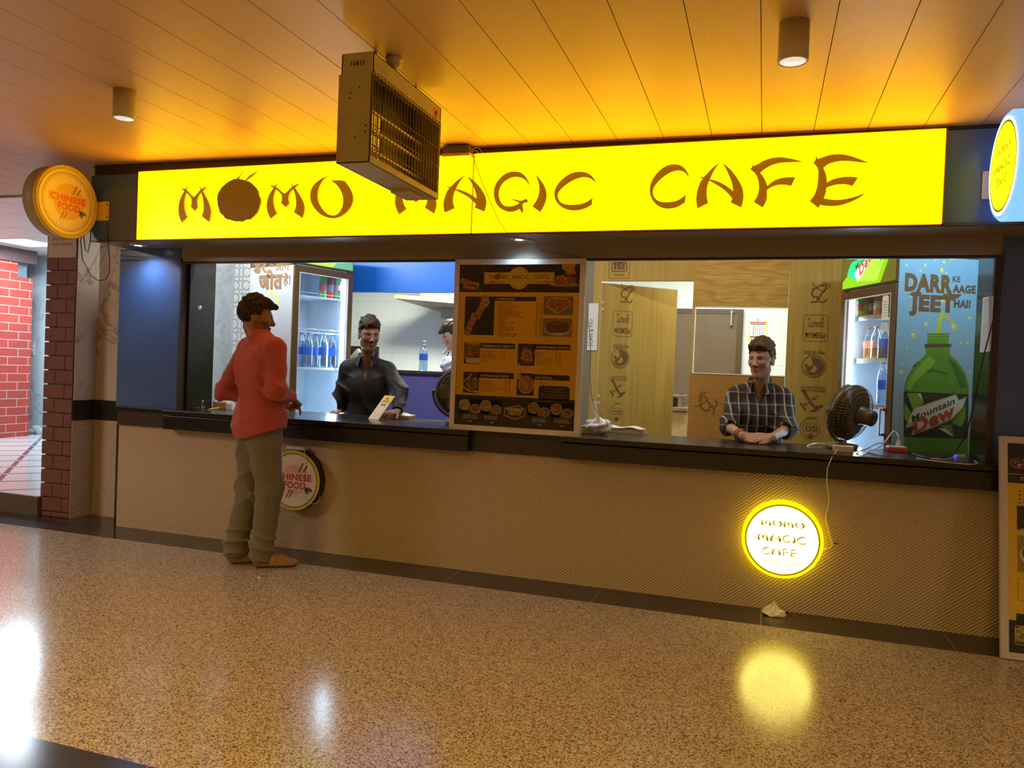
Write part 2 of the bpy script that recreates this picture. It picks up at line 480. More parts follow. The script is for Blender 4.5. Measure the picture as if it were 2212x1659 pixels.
def mat_ribbed():
    t = NT('ribbed_cream_tile'); v = t.coord()
    x, y, z = t.sep(v)
    s = t.math('SUBTRACT', t.math('MULTIPLY', x, 0.62), t.math('MULTIPLY', z, 0.78))
    wv = t.math('SINE', t.math('MULTIPLY', s, 2*PI/0.0155))
    n = t.noise(v, 40, 3)
    fx = t.math('ABSOLUTE', t.math('SUBTRACT', t.math('FRACT', t.math('DIVIDE', t.math('ADD', x, 20.0), 0.403)), 0.5))
    seam = t.math('LESS_THAN', fx, 0.004)
    c = t.mix(n, (0.44, 0.33, 0.22), (0.51, 0.385, 0.26))
    c = t.mix(t.math('MULTIPLY', seam, 0.5), c, (0.42, 0.31, 0.21))
    h = t.math('MULTIPLY', wv, t.math('SUBTRACT', 1.0, t.math('MULTIPLY', seam, 0.9)))
    t.bump(t.math('ADD', h, t.math('MULTIPLY', n, 0.5)), 0.42, 0.0035)
    return t.set(c, 0.42, spec=0.4)
def mat_blue():
    t = NT('blue_laminate'); v = t.coord()
    f = t.noise(v, 2.2, 4)
    c = t.mix(f, (0.065, 0.115, 0.25), (0.085, 0.145, 0.31))
    sc = t.ramp(t.vor(v, 38, 'F1', 'Distance'), [(0.03, (1, 1, 1)), (0.06, (0, 0, 0))])
    c = t.mix(t.math('MULTIPLY', t.sep(sc)[0], t.math('MULTIPLY', t.math('GREATER_THAN', f, 0.62), 0.4)), c, (0.5, 0.55, 0.65))
    t.bump(t.noise(v, 7, 2), 0.05, 0.02)
    return t.set(c, t.math('ADD', t.math('MULTIPLY', f, 0.2), 0.12), spec=0.45)
def mat_marble(name, a, b, vein, rough=0.25, sc=1.0):
    t = NT(name); v = t.coord()
    n = t.noise(v, 2.4*sc, 6, 0.62, 1.2)
    k = t.math('ABSOLUTE', t.math('SUBTRACT', n, 0.5))
    line = t.ramp(k, [(0.0, (1, 1, 1)), (0.016, (0.35, 0.35, 0.35)), (0.05, (0, 0, 0))])
    msk = t.math('GREATER_THAN', t.noise(v, 1.3*sc, 2), 0.5)
    c = t.mix(t.noise(v, 1.1, 3), a, b)
    c = t.mix(t.math('MULTIPLY', t.sep(line)[0], t.math('MULTIPLY', msk, 0.75)), c, vein)
    return t.set(c, rough, spec=0.45)
def mat_granite():
    t = NT('black_granite'); v = t.coord()
    n = t.noise(v, 90, 4, 0.7); k = t.noise(v, 9, 4)
    c = t.ramp(n, [(0.35, (0.012, 0.0095, 0.007)), (0.58, (0.022, 0.018, 0.013)), (0.75, (0.062, 0.052, 0.042))])
    r = t.math('ADD', t.math('MULTIPLY', k, 0.24), 0.10)
    t.bump(k, 0.04, 0.01)
    return t.set(c, r, spec=0.55)
def mat_ply(name, a, b, c_, vert=True, rough=0.5, figured=False):
    t = NT(name)
    if figured:
        v = t.coord(scale=(0.9, 1, 3.0)); n = t.noise(v, 1.5, 2, 0.5, 0.8)
        g = t.math('SINE', t.math('MULTIPLY', n, 46.0)); f = t.math('ADD', t.math('MULTIPLY', g, 0.11), t.math('MULTIPLY', t.noise(t.coord(scale=(2, 1, 30)), 3, 3), 0.95))
    else:
        v = t.coord(scale=(26, 26, 1.2) if vert else (1.2, 26, 26))
        f = t.math('ADD', t.math('MULTIPLY', t.noise(v, 1.2, 4), 0.6), t.math('MULTIPLY', t.noise(t.coord(scale=(4, 4, 0.8)), 1.5, 3), 0.5))
    c = t.ramp(f, [(0.25, a), (0.5, b), (0.78, c_)])
    return t.set(c, rough, spec=0.3)
def mat_tile(name, col, grout, sx, sz, rough=0.2, ax=0):
    t = NT(name); v = t.coord(); p = t.sep(v)
    n = t.noise(v, 6, 5)
    fx = t.math('ABSOLUTE', t.math('SUBTRACT', t.math('FRACT', t.math('DIVIDE', t.math('ADD', p[ax], 30.0), sx)), 0.5))
    fz = t.math('ABSOLUTE', t.math('SUBTRACT', t.math('FRACT', t.math('DIVIDE', t.math('ADD', p[2], 30.0), sz)), 0.5))
    j = t.math('MAXIMUM', t.math('GREATER_THAN', fx, 0.5-0.0025/sx), t.math('GREATER_THAN', fz, 0.5-0.0025/sz))
    c = t.mix(n, tuple(q*0.94 for q in col), col)
    c = t.mix(t.math('MULTIPLY', j, 0.55), c, grout)
    return t.set(c, rough, spec=0.4)
def mat_diamond():
    t = NT('diamond_floor'); v = t.coord(); x, y, z = t.sep(v)
    a = t.math('ADD', x, y); b = t.math('SUBTRACT', x, y)
    fa = t.math('ABSOLUTE', t.math('SUBTRACT', t.math('FRACT', t.math('DIVIDE', t.math('ADD', a, 40), 0.72)), 0.5))
    fb = t.math('ABSOLUTE', t.math('SUBTRACT', t.math('FRACT', t.math('DIVIDE', t.math('ADD', b, 40), 0.72)), 0.5))
    m = t.math('MAXIMUM', t.math('GREATER_THAN', fa, 0.455), t.math('GREATER_THAN', fb, 0.455))
    both = t.math('MULTIPLY', t.math('GREATER_THAN', fa, 0.455), t.math('GREATER_THAN', fb, 0.455))
    m = t.math('SUBTRACT', m, both)
    c = t.mix(m, (0.75, 0.72, 0.72), (0.14, 0.11, 0.12))
    return t.set(c, 0.12, spec=0.5)
def mat_brick():
    t = NT('glazed_red_brick')
    p_ = t.sep(t.coord()); cb = t.new('ShaderNodeCombineXYZ'); t.ln(t.math('ADD', p_[0], p_[1]), cb.inputs[0]); t.ln(p_[2], cb.inputs[1]); tc = cb.outputs[0]
    b = t.new('ShaderNodeTexBrick'); t.ln(tc, b.inputs['Vector'])
    b.inputs['Scale'].default_value = 1.0; b.inputs['Brick Width'].default_value = 0.30; b.inputs['Row Height'].default_value = 0.115
    b.inputs['Mortar Size'].default_value = 0.006; b.inputs['Mortar Smooth'].default_value = 0.3
    b.inputs['Color1'].default_value = (0.46, 0.045, 0.028, 1); b.inputs['Color2'].default_value = (0.36, 0.035, 0.025, 1)
    b.inputs['Mortar'].default_value = (0.52, 0.40, 0.34, 1)
    n = t.noise(t.coord(), 14, 4)
    c = t.mix(t.math('MULTIPLY', n, 0.3), b.outputs[0], (0.52, 0.12, 0.08))
    t.bump(b.outputs['Fac'], -0.5, 0.012)
    return t.set(c, 0.18, spec=0.5)

FLOOR, CEIL, RIB, BLUE, GRAN = mat_floor(), mat_ceiling(), mat_ribbed(), mat_blue(), mat_granite()
MARB = mat_marble('cream_marble', (0.50, 0.40, 0.30), (0.58, 0.47, 0.37), (0.17, 0.12, 0.08))
WMARB = mat_marble('pale_marble', (0.55, 0.60, 0.62), (0.66, 0.69, 0.70), (0.40, 0.42, 0.42))
CMARB = mat_marble('blue_white_marble', (0.55, 0.68, 0.74), (0.68, 0.78, 0.82), (0.30, 0.36, 0.40), 0.15, 1.6)
BAND = M('black_band', (0.028, 0.024, 0.02), 0.2)
BROWN = M('dark_brown_trim', (0.045, 0.028, 0.014), 0.4)
BRICKD = M('dull_red_brick', (0.155, 0.055, 0.038), 0.55, var=0.3, vscale=9, bump=0.25, bscale=40)
MORT = M('mortar', (0.30, 0.20, 0.14), 0.8)
KTILE = mat_tile('kitchen_tile', (0.72, 0.76, 0.70), (0.45, 0.47, 0.455), 0.60, 0.30)
PLY = mat_ply('plywood', (0.28, 0.175, 0.030), (0.36, 0.235, 0.046), (0.45, 0.305, 0.085))
PLYD = mat_ply('plywood_dark', (0.26, 0.115, 0.02), (0.32, 0.15, 0.028), (0.38, 0.19, 0.04), vert=False)
PLYF = mat_ply('plywood_figured', (0.31, 0.17, 0.028), (0.39, 0.235, 0.045), (0.47, 0.31, 0.085), figured=True)
WHITEP = M('white_paint', (0.75, 0.74, 0.70), 0.5)
STEEL = M('brushed_steel', (0.55, 0.54, 0.52), 0.3, metal=1.0)
ALU = M('aluminium', (0.62, 0.54, 0.455), 0.38, metal=0.35)
WPLAS = M('white_plastic', (0.72, 0.70, 0.66), 0.35)
BPLAS = M('black_plastic', (0.025, 0.022, 0.02), 0.3)

m = MB().bx(-13.5, 4.2, -9, 5.2, -0.12, 0.0); struct('floor', m, FLOOR)
m = MB()
X = -0.067-0.2645*46
k = 0
while X < 4.1:
    yend = 0.45 if X < -4.95 else -0.30
    za = zc(X+0.002); zb = zc(X+0.2625)
    a = [Vector((X+0.002, y, za)) for y in (-9, yend)]; b = [Vector((X+0.2625, y, zb)) for y in (-9, yend)]
    up = Vector((0, 0, 0.02))
    m.prism([a[0], a[1], b[1], b[0]], up)
    X += 0.2645
struct('ceiling', m, CEIL, bevel=0.0025)
m = MB()
m.prism([Vector((x, y, zc(x)+0.03)) for x, y in ((-13.5, -9), (4.2, -9), (4.2, -0.29), (-13.5, -0.29))], (0, 0, 0.1))
m.bx(-13.5, -4.95, -0.29, 0.45, 2.84, 2.9)
struct('ceiling_backing', m, BROWN)
m = MB().bx(-13.5, 4.2, -9.2, -9, 0, 2.9); struct('wall_back', m, M('hall_wall', (0.5, 0.42, 0.34), 0.6))
m = MB().bx(4.2, 4.4, -9, 5.2, 0, 2.9); struct('wall_right', m, MATS['hall_wall'])
m = MB().bx(-13.7, -13.5, -9, 5.2, 0, 2.9); struct('wall_left', m, MATS['hall_wall'])

# brick-clad column, marble pilaster with its dado
m = MB().bx(-5.60, -5.307, 0.05, 1.5, 0, 2.80); m.cur = 1
z = 0.0; row = 0
hs = [0.045] + [0.116]*30
for h in hs:
    z1 = min(z+h-0.008, 2.70)
    if z > 2.68: break
    xs = [-5.622, -5.40, -5.312] if row % 2 else [-5.622, -5.50, -5.312]
    for a, b in zip(xs[:-1], xs[1:]):
        m.bx(a+(0 if a == xs[0] else 0.002), b-0.002, 0.03, 0.07, z+0.002, z1)
    m.bx(-5.625, -5.60, 0.04, 0.5, z+0.002, z1)
    z += h; row += 1
struct('wall_column', m, [MORT, BRICKD], bevel=0.005)
m = MB()
m.cur = 0; m.bx(-5.3065, -5.30, 0.04, 0.26, 0.965, 2.80); m.bx(-5.30, -4.79, 0.25, 0.30, 0.965, 2.80)
m.cur = 1; m.bx(-5.3065, -5.302, 0.03, 0.26, 0, 0.80); m.bx(-5.30, -4.79, 0.245, 0.30, 0, 0.80)
m.cur = 2; m.bx(-5.3065, -5.298, 0.03, 0.26, 0.80, 0.965); m.bx(-5.298, -4.79, 0.24, 0.30, 0.80, 0.965)
m.bx(-4.845, -4.793, 0.03, 0.245, 0.0, 0.80)
struct('wall_pilaster', m, [MARB, RIB, BAND])

# side corridor: raised floor, its ceiling, walls
m = MB().bx(-13.5, -5.62, 0.02, 5.2, 0.0, 0.162); struct('floor_corridor', m, mat_diamond())
m = MB().bx(-13.5, -5.61, -0.005, 0.025, 0.0, 0.150).bx(-13.5, -5.61, 0.0, 0.06, 0.150, 0.158); struct('trim_1', m, M('step_stone', (0.10, 0.075, 0.055), 0.5))
m = MB(); PI2 = 0.63
for i in range(13):
    for j in range(6):
        x0 = -5.62-(i+1)*PI2; y0 = 0.47+j*PI2
        if i == 5 and j == 3: continue
        m.bx(x0+0.004, x0+PI2-0.004, y0+0.004, y0+PI2-0.004, 2.74, 2.76)
struct('ceiling_corridor', m, M('ceiling_tile', (0.70, 0.66, 0.64), 0.4))
m = MB().bx(-13.5, -5.62, 0.45, 4.4, 2.775, 2.85); struct('ceiling_corridor_backing', m, M('dark_gap', (0.12, 0.11, 0.11), 0.7))
m = MB().bx(-13.5, -5.6, 3.75, 3.95, 0.16, 2.8); struct('wall_corridor', m, CMARB)
m = MB().bx(-13.5, -9.735, 1.2, 3.33, 0.16, 2.36); m.cur = 1; m.bx(-13.5, -9.70, 1.2, 3.36, 2.56, 2.74)
m.cur = 0; m.bx(-13.5, -9.735, 1.2, 3.10, 2.36, 2.56); m.cur = 2; m.bx(-10.4, -9.85, 3.10, 3.33, 2.36, 2.56)
struct('wall_brick', m, [mat_brick(), M('dark_brick', (0.16, 0.09, 0.09), 0.35, var=0.3), M('grey_recess', (0.22, 0.27, 0.33), 0.4)])
m = MB().bx(-9.37, -8.77, 2.385, 2.965, 2.742, 2.757)
t = thing('ceiling_light', 'square white ceiling light panel glowing over the side corridor', 'ceiling light', (-9.07, 2.675, 2.75))
obj('diffuser', m, EM('cool_panel', (0.80, 0.92, 1.0), 4.5), t)
m = MB()
for a in ((-9.385, -9.365, 2.37, 2.98), (-8.775, -8.755, 2.37, 2.98), (-9.385, -8.755, 2.37, 2.39), (-9.385, -8.755, 2.96, 2.98)): m.bx(*a, 2.737, 2.76)
obj('frame', m, WPLAS, t)
# switch plate and socket on the corridor wall, rag heap below
c0 = at(67, 752, 3.75)
t = thing('switch_plate', 'white switch plate on the pale blue corridor wall', 'switch', (c0.x, 3.75, c0.z))
obj('plate', MB().bx(c0.x-0.07, c0.x+0.07, 3.735, 3.75, c0.z-0.10, c0.z+0.10), WPLAS, t, bevel=0.004)
m = MB()
for i in range(3):
    for j in range(2): m.bx(c0.x-0.05+i*0.036, c0.x-0.022+i*0.036, 3.729, 3.737, c0.z-0.05+j*0.06, c0.z-0.01+j*0.06)
obj('rocker', m, WHITEP, t, bevel=0.002)
c1 = at(64, 677, 3.75)
tag(obj('wall_socket', MB().cyl((c1.x, 3.75, c1.z), (c1.x, 3.735, c1.z), 0.045, 0.038), WPLAS), 'small round white fitting on the pale corridor wall', 'socket')
random.seed(4)
m = MB()
for i in range(7):
    m.ball((-9.95+i*0.06+random.uniform(-.03, .03), 3.62+random.uniform(-.06, .04), 0.185+random.uniform(0, .04)), (0.09, 0.06, random.uniform(.03, .075)))
rg = tag(obj('rag', m, M('grey_rag', (0.40, 0.45, 0.47), 0.9, var=0.4, vscale=25, bump=0.6, bscale=25)), 'crumpled grey rag on the corridor floor by the red brick wall', 'rag')

# fascia over the shop front, header, panels and jambs
TANL = M('brown_grey_laminate', (0.26, 0.205, 0.15), 0.3, var=0.06)
m = MB().bx(-4.757, 3.2, -0.355, 0.0, 2.180, 2.655); m.cur = 1; m.bx(-4.757, 3.2, -0.355, 0.0, 2.177, 2.1795); struct('wall_fascia', m, [BLUE, TANL])
m = MB().bx(-4.757, 3.2, -0.33, 0.10, 2.655, 2.80); struct('trim_2', m, BROWN)
m = MB().bx(0.835, 3.2, -0.368, -0.352, 2.170, 2.186).bx(-4.757, 3.2, -0.36, -0.352, 2.168, 2.176); struct('trim_3', m, M('dark_edge', (0.06, 0.045, 0.03), 0.35))
m = MB().bx(-4.25, 3.2, 0.0, 0.10, 2.072, 2.80); struct('wall_header', m, TANL)
m = MB().bx(-4.83, -4.243, 0.0, 0.055, 0.946, 2.177); struct('wall_panel', m, BLUE)
m = MB().bx(-4.243, -4.228, -0.008, 0.06, 0.946, 2.10).bx(-4.228, 1.20, 0.0, 0.02, 2.06, 2.075).bx(1.162, 1.196, -0.012, 0.05, 0.946, 2.075); struct('trim_4', m, BROWN)
m = MB().bx(-4.80, -4.20, 0.056, 0.34, 0.946, 2.177); struct('wall_jamb', m, GRAN)
m = MB().bx(1.16, 1.9, 0.005, 0.33, 0.946, 2.177); struct('wall_jamb', m, GRAN)
m = MB().bx(1.196, 3.2, -0.006, 0.004, 0.946, 2.177); struct('wall_panel', m, BLUE)
m = MB().bx(1.9, 3.2, 0.004, 0.33, 0.95, 2.177); struct('wall_side', m, MATS['hall_wall'])

# service counter
ct = thing('service_counter', 'long shop counter with black granite top and ribbed cream front', 'counter', (-1.5, 0.2, 0))
obj('front_panel', MB().bx(-4.792, 3.2, 0.0, 0.03, 0.0, 0.806), RIB, ct)
m = MB().bx(-4.80, -3.58, -0.028, 0.60, 0.912, 0.945).bx(-3.58, -1.5, -0.028, 0.685, 0.912, 0.945).bx(-1.5, 3.2, -0.028, 0.555, 0.912, 0.945).bx(-4.29, -1.815, -0.10, -0.028, 0.912, 0.945).bx(-1.20, 3.2, -0.10, -0.028, 0.912, 0.945)
obj('worktop', m, GRAN, ct, bevel=0.004)
obj('apron', MB().bx(-4.285, -1.82, -0.09, 0.0, 0.803, 0.905), GRAN, ct, bevel=0.003)
obj('apron', MB().bx(-1.195, 3.2, -0.09, 0.0, 0.806, 0.905), GRAN, ct, bevel=0.003)
obj('apron', MB().bx(-4.792, -4.285, -0.018, 0.0, 0.803, 0.912), BROWN, ct); obj('apron', MB().bx(-1.82, -1.195, -0.018, 0.0, 0.803, 0.912), BROWN, ct)
obj('carcass', MB().bx(-4.78, 3.2, 0.03, 0.50, 0.0, 0.912), BROWN, ct)
# interior of the shop
m = MB().bx(-4.98, -4.93, 0.30, 1.55, 0, 2.75); struct('wall_marble', m, WMARB)
m = MB().bx(-4.98, -4.05, 1.5, 1.6, 0, 2.75); struct('wall_rear', m, WHITEP)
PURP = M('violet_laminate', (0.10, 0.085, 0.26), 0.35)
VBLUE = M('bright_blue_laminate', (0.012, 0.17, 0.72), 0.35)
m = MB(); m.bx(-4.06, -1.54, 1.6, 1.66, 0.0, 1.285); m.cur = 1; m.bx(-4.06, -1.54, 1.6, 1.66, 2.022, 2.75); m.cur = 2; m.bx(-4.06, -1.54, 1.57, 1.69, 1.285, 1.31)
m.cur = 2; m.bx(-4.06, -3.78, 1.6, 1.66, 1.31, 1.50)
struct('wall_partition', m, [PURP, VBLUE, BROWN])
xd0, xd1 = -1.337, -0.570          # door opening
xw0, xw1 = at(1500, 700, 1.6).x, at(1702, 665, 1.6).x
GREYS = M('grey_laminate', (0.17, 0.155, 0.10), 0.5)
m = MB(); m.bx(-1.54, xd0-0.055, 1.6, 1.635, 0, 2.75)
m.cur = 1; m.bx(xd0-0.055, xd1, 1.6, 1.635, 2.128, 2.75); m.bx(xd0-0.055, xd0, 1.6, 1.635, 0, 2.128)
m.cur = 2; m.bx(xd1, xw1, 1.6, 1.635, 1.921, 2.75)
m.cur = 3; m.bx(xd1, xw1, 1.6, 1.635, 0, 1.386)
m.cur = 1; m.bx(xd1, xw0, 1.6, 1.635, 1.386, 1.921); m.bx(xw1+0.002, 1.9, 1.59, 1.625, 0, 2.75)
struct('wall_plywood', m, [GREYS, PLY, PLYF, PLYD])
m = MB().bx(xw0, xw0+0.006, 1.597, 1.64, 1.386, 1.921).bx(xw0, xw1, 1.594, 1.64, 1.381, 1.388).bx(xw0, xw1, 1.597, 1.64, 1.918, 1.922)
struct('window_1', m, WPLAS)
m = MB().bx(1.9, 1.95, 0.56, 1.65, 0, 2.75); struct('wall_shop_right', m, WHITEP)
m = MB().bx(-5.0, 1.95, 0.10, 1.62, 2.70, 2.80); struct('ceiling_shop', m, WHITEP)
m = MB().bx(-5.6, 1.95, 3.45, 3.6, 0, 2.75); struct('wall_kitchen', m, KTILE)
m = MB().bx(-5.6, 1.95, 1.64, 3.6, 2.70, 2.80); struct('ceiling_kitchen', m, WHITEP)
m = MB().bx(1.90, 1.95, 1.66, 3.45, 0, 2.7).bx(-5.6, -5.5, 1.62, 3.45, 0, 2.7); struct('wall_kitchen_side', m, KTILE)
# ================================================================= signs
def mat_signface():
    t = NT('lit_yellow_face'); v = t.coord('Generated'); p = t.sep(v)
    def edge(s, k):
        a = t.math('MINIMUM', s, t.math('SUBTRACT', 1.0, s)); return t.math('MULTIPLY', a, k)
    e = t.math('MINIMUM', edge(p[0], 2.56), edge(p[2], 0.482))
    f = t.ramp(e, [(0.0, (0.35, 0.35, 0.35)), (0.014, (0.75, 0.75, 0.75)), (0.03, (1, 1, 1))])
    c = t.mix(t.sep(f)[0], (1.0, 0.25, 0.0), (1.0, 0.475, 0.0))
    return t.set((0.3, 0.2, 0.0), 0.35, emit=c, es=6.6)
SIGNF = mat_signface()
LETTER = EM('brown_letter', (0.235, 0.082, 0.0), 1.0, (0.10, 0.04, 0.0))
DUMPL = EM('dark_brown_letter', (0.115, 0.042, 0.0), 1.0, (0.06, 0.02, 0.0))
sg = thing('lightbox_sign', 'long glowing yellow lightbox sign with the brown brush-lettered cafe name', 'sign', (-1.74, -0.36, 2.17))
obj('face_panel', MB().bx(-4.312, -1.745, -0.37, -0.355, 2.180, 2.662), SIGNF, sg)
obj('face_panel', MB().bx(-1.736, 0.826, -0.37, -0.355, 2.180, 2.662), SIGNF, sg)
m = MB()
for a in ((-4.320, -4.312, 2.172, 2.668), (0.826, 0.834, 2.172, 2.668), (-1.745, -1.736, 2.172, 2.668), (-4.32, 0.834, 2.172, 2.180), (-4.32, 0.834, 2.662, 2.669)):
    m.bx(a[0], a[1], -0.366, -0.354, a[2], a[3])
obj('frame', m, M('sign_edge', (0.16, 0.07, 0.01), 0.4), sg)
def letter(g):
    m = MB()
    for st in g: m.prism([(x, -0.371, z) for x, z in sm_poly(st)], (0, -0.012, 0))
    return obj('letter', m, LETTER, sg)
def place(ch, crop, x0, y0, x1, y1):
    a = at(x0/crop[2]+crop[0], y1/crop[2]+crop[1], -0.372); b = at(x1/crop[2]+crop[0], y0/crop[2]+crop[1], -0.372)
    g, w_ = GLY[ch]
    letter([[(a.x+x/w_*(b.x-a.x), a.z+y*(b.z-a.z)) for x, y in st] for st in g])
letter(RAW['M']); letter(RAW['O'])
place('M', CROPA, 452, 258, 763, 604)
hM = (RAW['M'][0][0][1]-min(q[1] for q in RAW['M'][0]))
place('M', CROPB, 58, 268, 471, 640)
for ch in 'AGIC': letter(RAW[ch])
place('C', CROPC, 84, 246, 321, 507); place('A', CROPC, 349, 237, 630, 503)
letter(RAW['F']); letter(RAW['E'])
random.seed(2)
pts = []
for i in range(56):
    a = 2*PI*i/56; r = 1+random.uniform(-0.025, 0.02)-(0.05 if math.sin(a) < -0.85 else 0)
    pts.append((1013+198*r*math.cos(a), 402-200*r*math.sin(a)))
q = glyph([pts], CROPA)[0]
obj('dumpling_emblem', MB().prism([(x, -0.371, z) for x, z in q], (0, -0.014, 0)), DUMPL, sg)
for st in (N('1048 135 1022 170 1010 200 1025 215 975 215 1000 190'), N('1185 127 1130 180 1085 212 1065 218 1110 170')):
    q = glyph([st], CROPA)[0]
    obj('chopstick', MB().prism([(x, -0.371, z) for x, z in q], (0, -0.010, 0)), LETTER, sg)

RED = (0.62, 0.035, 0.02)
def chinese_food(cv, r, base, disc, txt, out, leaf, stick):
    cv.disc(0, 0, r*0.97, base, 1, 56)
    cv.disc(0.01, 0.005, r*0.55, disc, 2, 40)
    for dx in (0, 0.03):
        cv.line([(0.075+dx, 0.125-dx*0.5), (-0.055+dx*0.8, -0.125)], [0.011, 0.007], stick, 3)
    for t_, v_, w_, h_ in (('CHINESE', 0.002, 0.285, 0.046), ('FOOD', -0.056, 0.178, 0.048)):
        u_ = 0.012 if t_ == 'FOOD' else 0.004
        cv.rrect(u_-w_/2-0.012, v_-0.010, u_+w_/2+0.012, v_+h_+0.010, 0.014, out, 4+0.3*(t_ == 'FOOD'))
        cv.text(t_, u_, v_, h_, txt, 'c', 5, bold=0.045, w=w_)
    for a, s_ in ((-20, 1.0), (-62, 0.85)):
        ca, sa = math.cos(RAD(a)), math.sin(RAD(a)); L = 0.065*s_
        p = [(t_*L, 0.016*s_*math.sin(PI*t_)) for t_ in (0, .15, .35, .55, .8, 1)]+[(t_*L, -0.016*s_*math.sin(PI*t_)) for t_ in (.8, .55, .35, .15)]
        cv.pts([(0.098+x*ca-y*sa, -0.045+x*sa+y*ca) for x, y in p], leaf, 6)
        cv.line([(0.098, -0.045), (0.098+L*ca*0.9, -0.045+L*sa*0.9)], 0.002, tuple(q*0.4 for q in leaf), 7)
YEL = M('yellow_enamel', (0.80, 0.58, 0.02), 0.35)
SHELL = M('sign_rim_grey', (0.40, 0.28, 0.16), 0.45)
# unlit round blade sign on the left end of the fascia
bl = thing('round_blade_sign', 'unlit round blade sign reading CHINESE FOOD on the fascia end above the marble', 'sign', (-4.68, -0.36, 2.40))
o_ = (-4.69, -0.62, 2.403); R_ = 0.247
obj('shell', MB().lathe([(R_, -0.115), (R_+0.002, -0.06), (R_, -0.005)], 64, o_, (1, 0, 0)), SHELL, bl)
obj('rim', MB().lathe([(R_-0.004, -0.02), (R_+0.005, -0.02), (R_+0.005, 0.012), (R_-0.006, 0.014), (R_-0.016, 0.004), (R_-0.020, -0.004)], 64, o_, (1, 0, 0)), YEL, bl)
cv = Canvas((-4.684, -0.62, 2.403), (0, 1, 0), (0, 0, 1))
cv.disc(0, 0, R_-0.018, (0.78, 0.66, 0.42), 0, 56); chinese_food(cv, R_-0.02, (0.95, 0.80, 0.42), (0.85, 0.52, 0.14), (0.80, 0.10, 0.03), (0.85, 0.55, 0.28), (0.20, 0.25, 0.02), (0.38, 0.12, 0.03))
cv.ring(0, 0, R_-0.048, R_-0.044, (0.25, 0.12, 0.02), 3, 64); cv.ring(0, 0, R_-0.060, R_-0.058, (0.35, 0.2, 0.04), 3, 64)
obj('print', cv, PRINT, bl)
b0, b1 = at(208, 437, -0.36), at(235, 476, -0.36)
m = MB().bx(-4.715, -4.70, -0.38, -0.357, b1.z, b0.z).bx(b0.x-0.02, b1.x, -0.366, -0.357, b1.z, b0.z)
m.cur = 1
for z in (b1.z+0.02, b0.z-0.02): m.cyl((b1.x-0.012, -0.37, z), (b1.x-0.012, -0.365, z), 0.006)
obj('bracket', m, [YEL, BROWN], bl)
m = MB()
for pts in (N('232 478 233 520 237 560 236 590 228 604 212 606 196 595 178 560 174 520 178 500'), N('180 500 184 540 190 545 195 520 196 496')):
    m.tube([at(x, y, -0.05 if y > 523 else -0.372) + Vector((0, 0, 0)) for x, y in pts], 0.0035, 6)
tag(obj('loose_cable', m, BPLAS), 'thin dark cable looping below the round blade sign over the marble', 'cable')

# lit round blade sign at the right
o_ = (1.03, -0.66, 2.385)
br = thing('round_blade_sign', 'lit round blade sign with a glowing blue rim at the right edge', 'sign', (1.1, -0.36, 2.39))
obj('rim', MB().lathe([(0.215, -0.015), (0.238, -0.015), (0.252, 0.0), (0.252, 0.12), (0.24, 0.125)], 64, o_, (1, 0, 0)), EM('blue_white_rim', (0.22, 0.50, 1.0), 1.05), br)
obj('back_rim', MB().lathe([(0.245, 0.124), (0.268, 0.128), (0.268, 0.145), (0.2, 0.146)], 64, o_, (1, 0, 0)), EM('pink_rim', (0.9, 0.42, 0.36), 0.75), br)
cv = Canvas((1.013, -0.66, 2.385), (0, -1, 0), (0, 0, 1))
cv.disc(0, 0, 0.226, (0.85, 0.95, 0.75), 0, 56); cv.disc(0, 0, 0.208, (0.05, 0.05, 0.0), 1, 56); cv.disc(0, 0, 0.199, (0.74, 0.83, 0.0), 2, 56)
DK = (0.10, 0.075, 0.0)
def cafe_words(cv, k, col, l=3, tag_=True):
    put_word(cv, 'MOMO', 0.0, 0.072*k, 0.235*k, col, l, cap=0.040*k)
    put_word(cv, 'MAGIC', 0.0, -0.015*k, 0.268*k, col, l, cap=0.046*k)
    put_word(cv, 'CAFE', -0.008*k, -0.090*k, 0.19*k, col, l, cap=0.044*k)
    cv.text('The Magic of Taste', 0.0, -0.132*k, 0.015*k, col, 'c', l, bold=0.0, w=0.21*k)
cafe_words(cv, 0.92, DK)
obj('face', cv, BACKLIT, br)
m = MB().bx(1.035, 1.05, -0.43, -0.355, 2.30, 2.44).bx(1.0, 1.09, -0.366, -0.356, 2.30, 2.44); obj('bracket', m, WPLAS, br, bevel=0.003)

# lit round sign on the counter front
o_ = (0.142, 0.0, 0.429); R_ = 0.222
rs = thing('round_counter_sign', 'glowing white and yellow round sign on the counter front', 'sign', (0.142, -0.002, 0.205))
obj('shell', MB().lathe([(R_-0.012, 0.0), (R_+0.002, 0.004), (R_+0.002, 0.055), (R_-0.004, 0.064), (R_-0.022, 0.064)], 72, o_, (0, -1, 0)), EM('glowing_yellow_rim', (1.0, 0.72, 0.0), 2.6), rs)
cv = Canvas((0.142, -0.0635, 0.429), (1, 0, 0), (0, 0, 1))
Y0 = (0.24, 0.145, 0.0)
cv.ring(0, 0, 0.194, R_-0.006, (0.95, 0.84, 0.0), 3, 64)
cv.ring(0, 0, 0.196, 0.207, Y0, 9, 72)
cafe_words(cv, 1.02, Y0, 9)
obj('lettering', cv, BACKLIT, rs)
def mat_glowface():
    t = NT('glowing_disc'); v = t.coord(); 
    t2 = t.new('ShaderNodeNewGeometry')
    n = t.noise(v, 9, 1)
    f = t.ramp(n, [(0.30, (0, 0, 0)), (0.36, (1, 1, 1))])
    c = t.mix(t.sep(f)[0], (1.0, 0.86, 0.07), (1.0, 0.84, 0.17))
    return t.set((0.5, 0.45, 0.1), 0.4, emit=c, es=5.8)
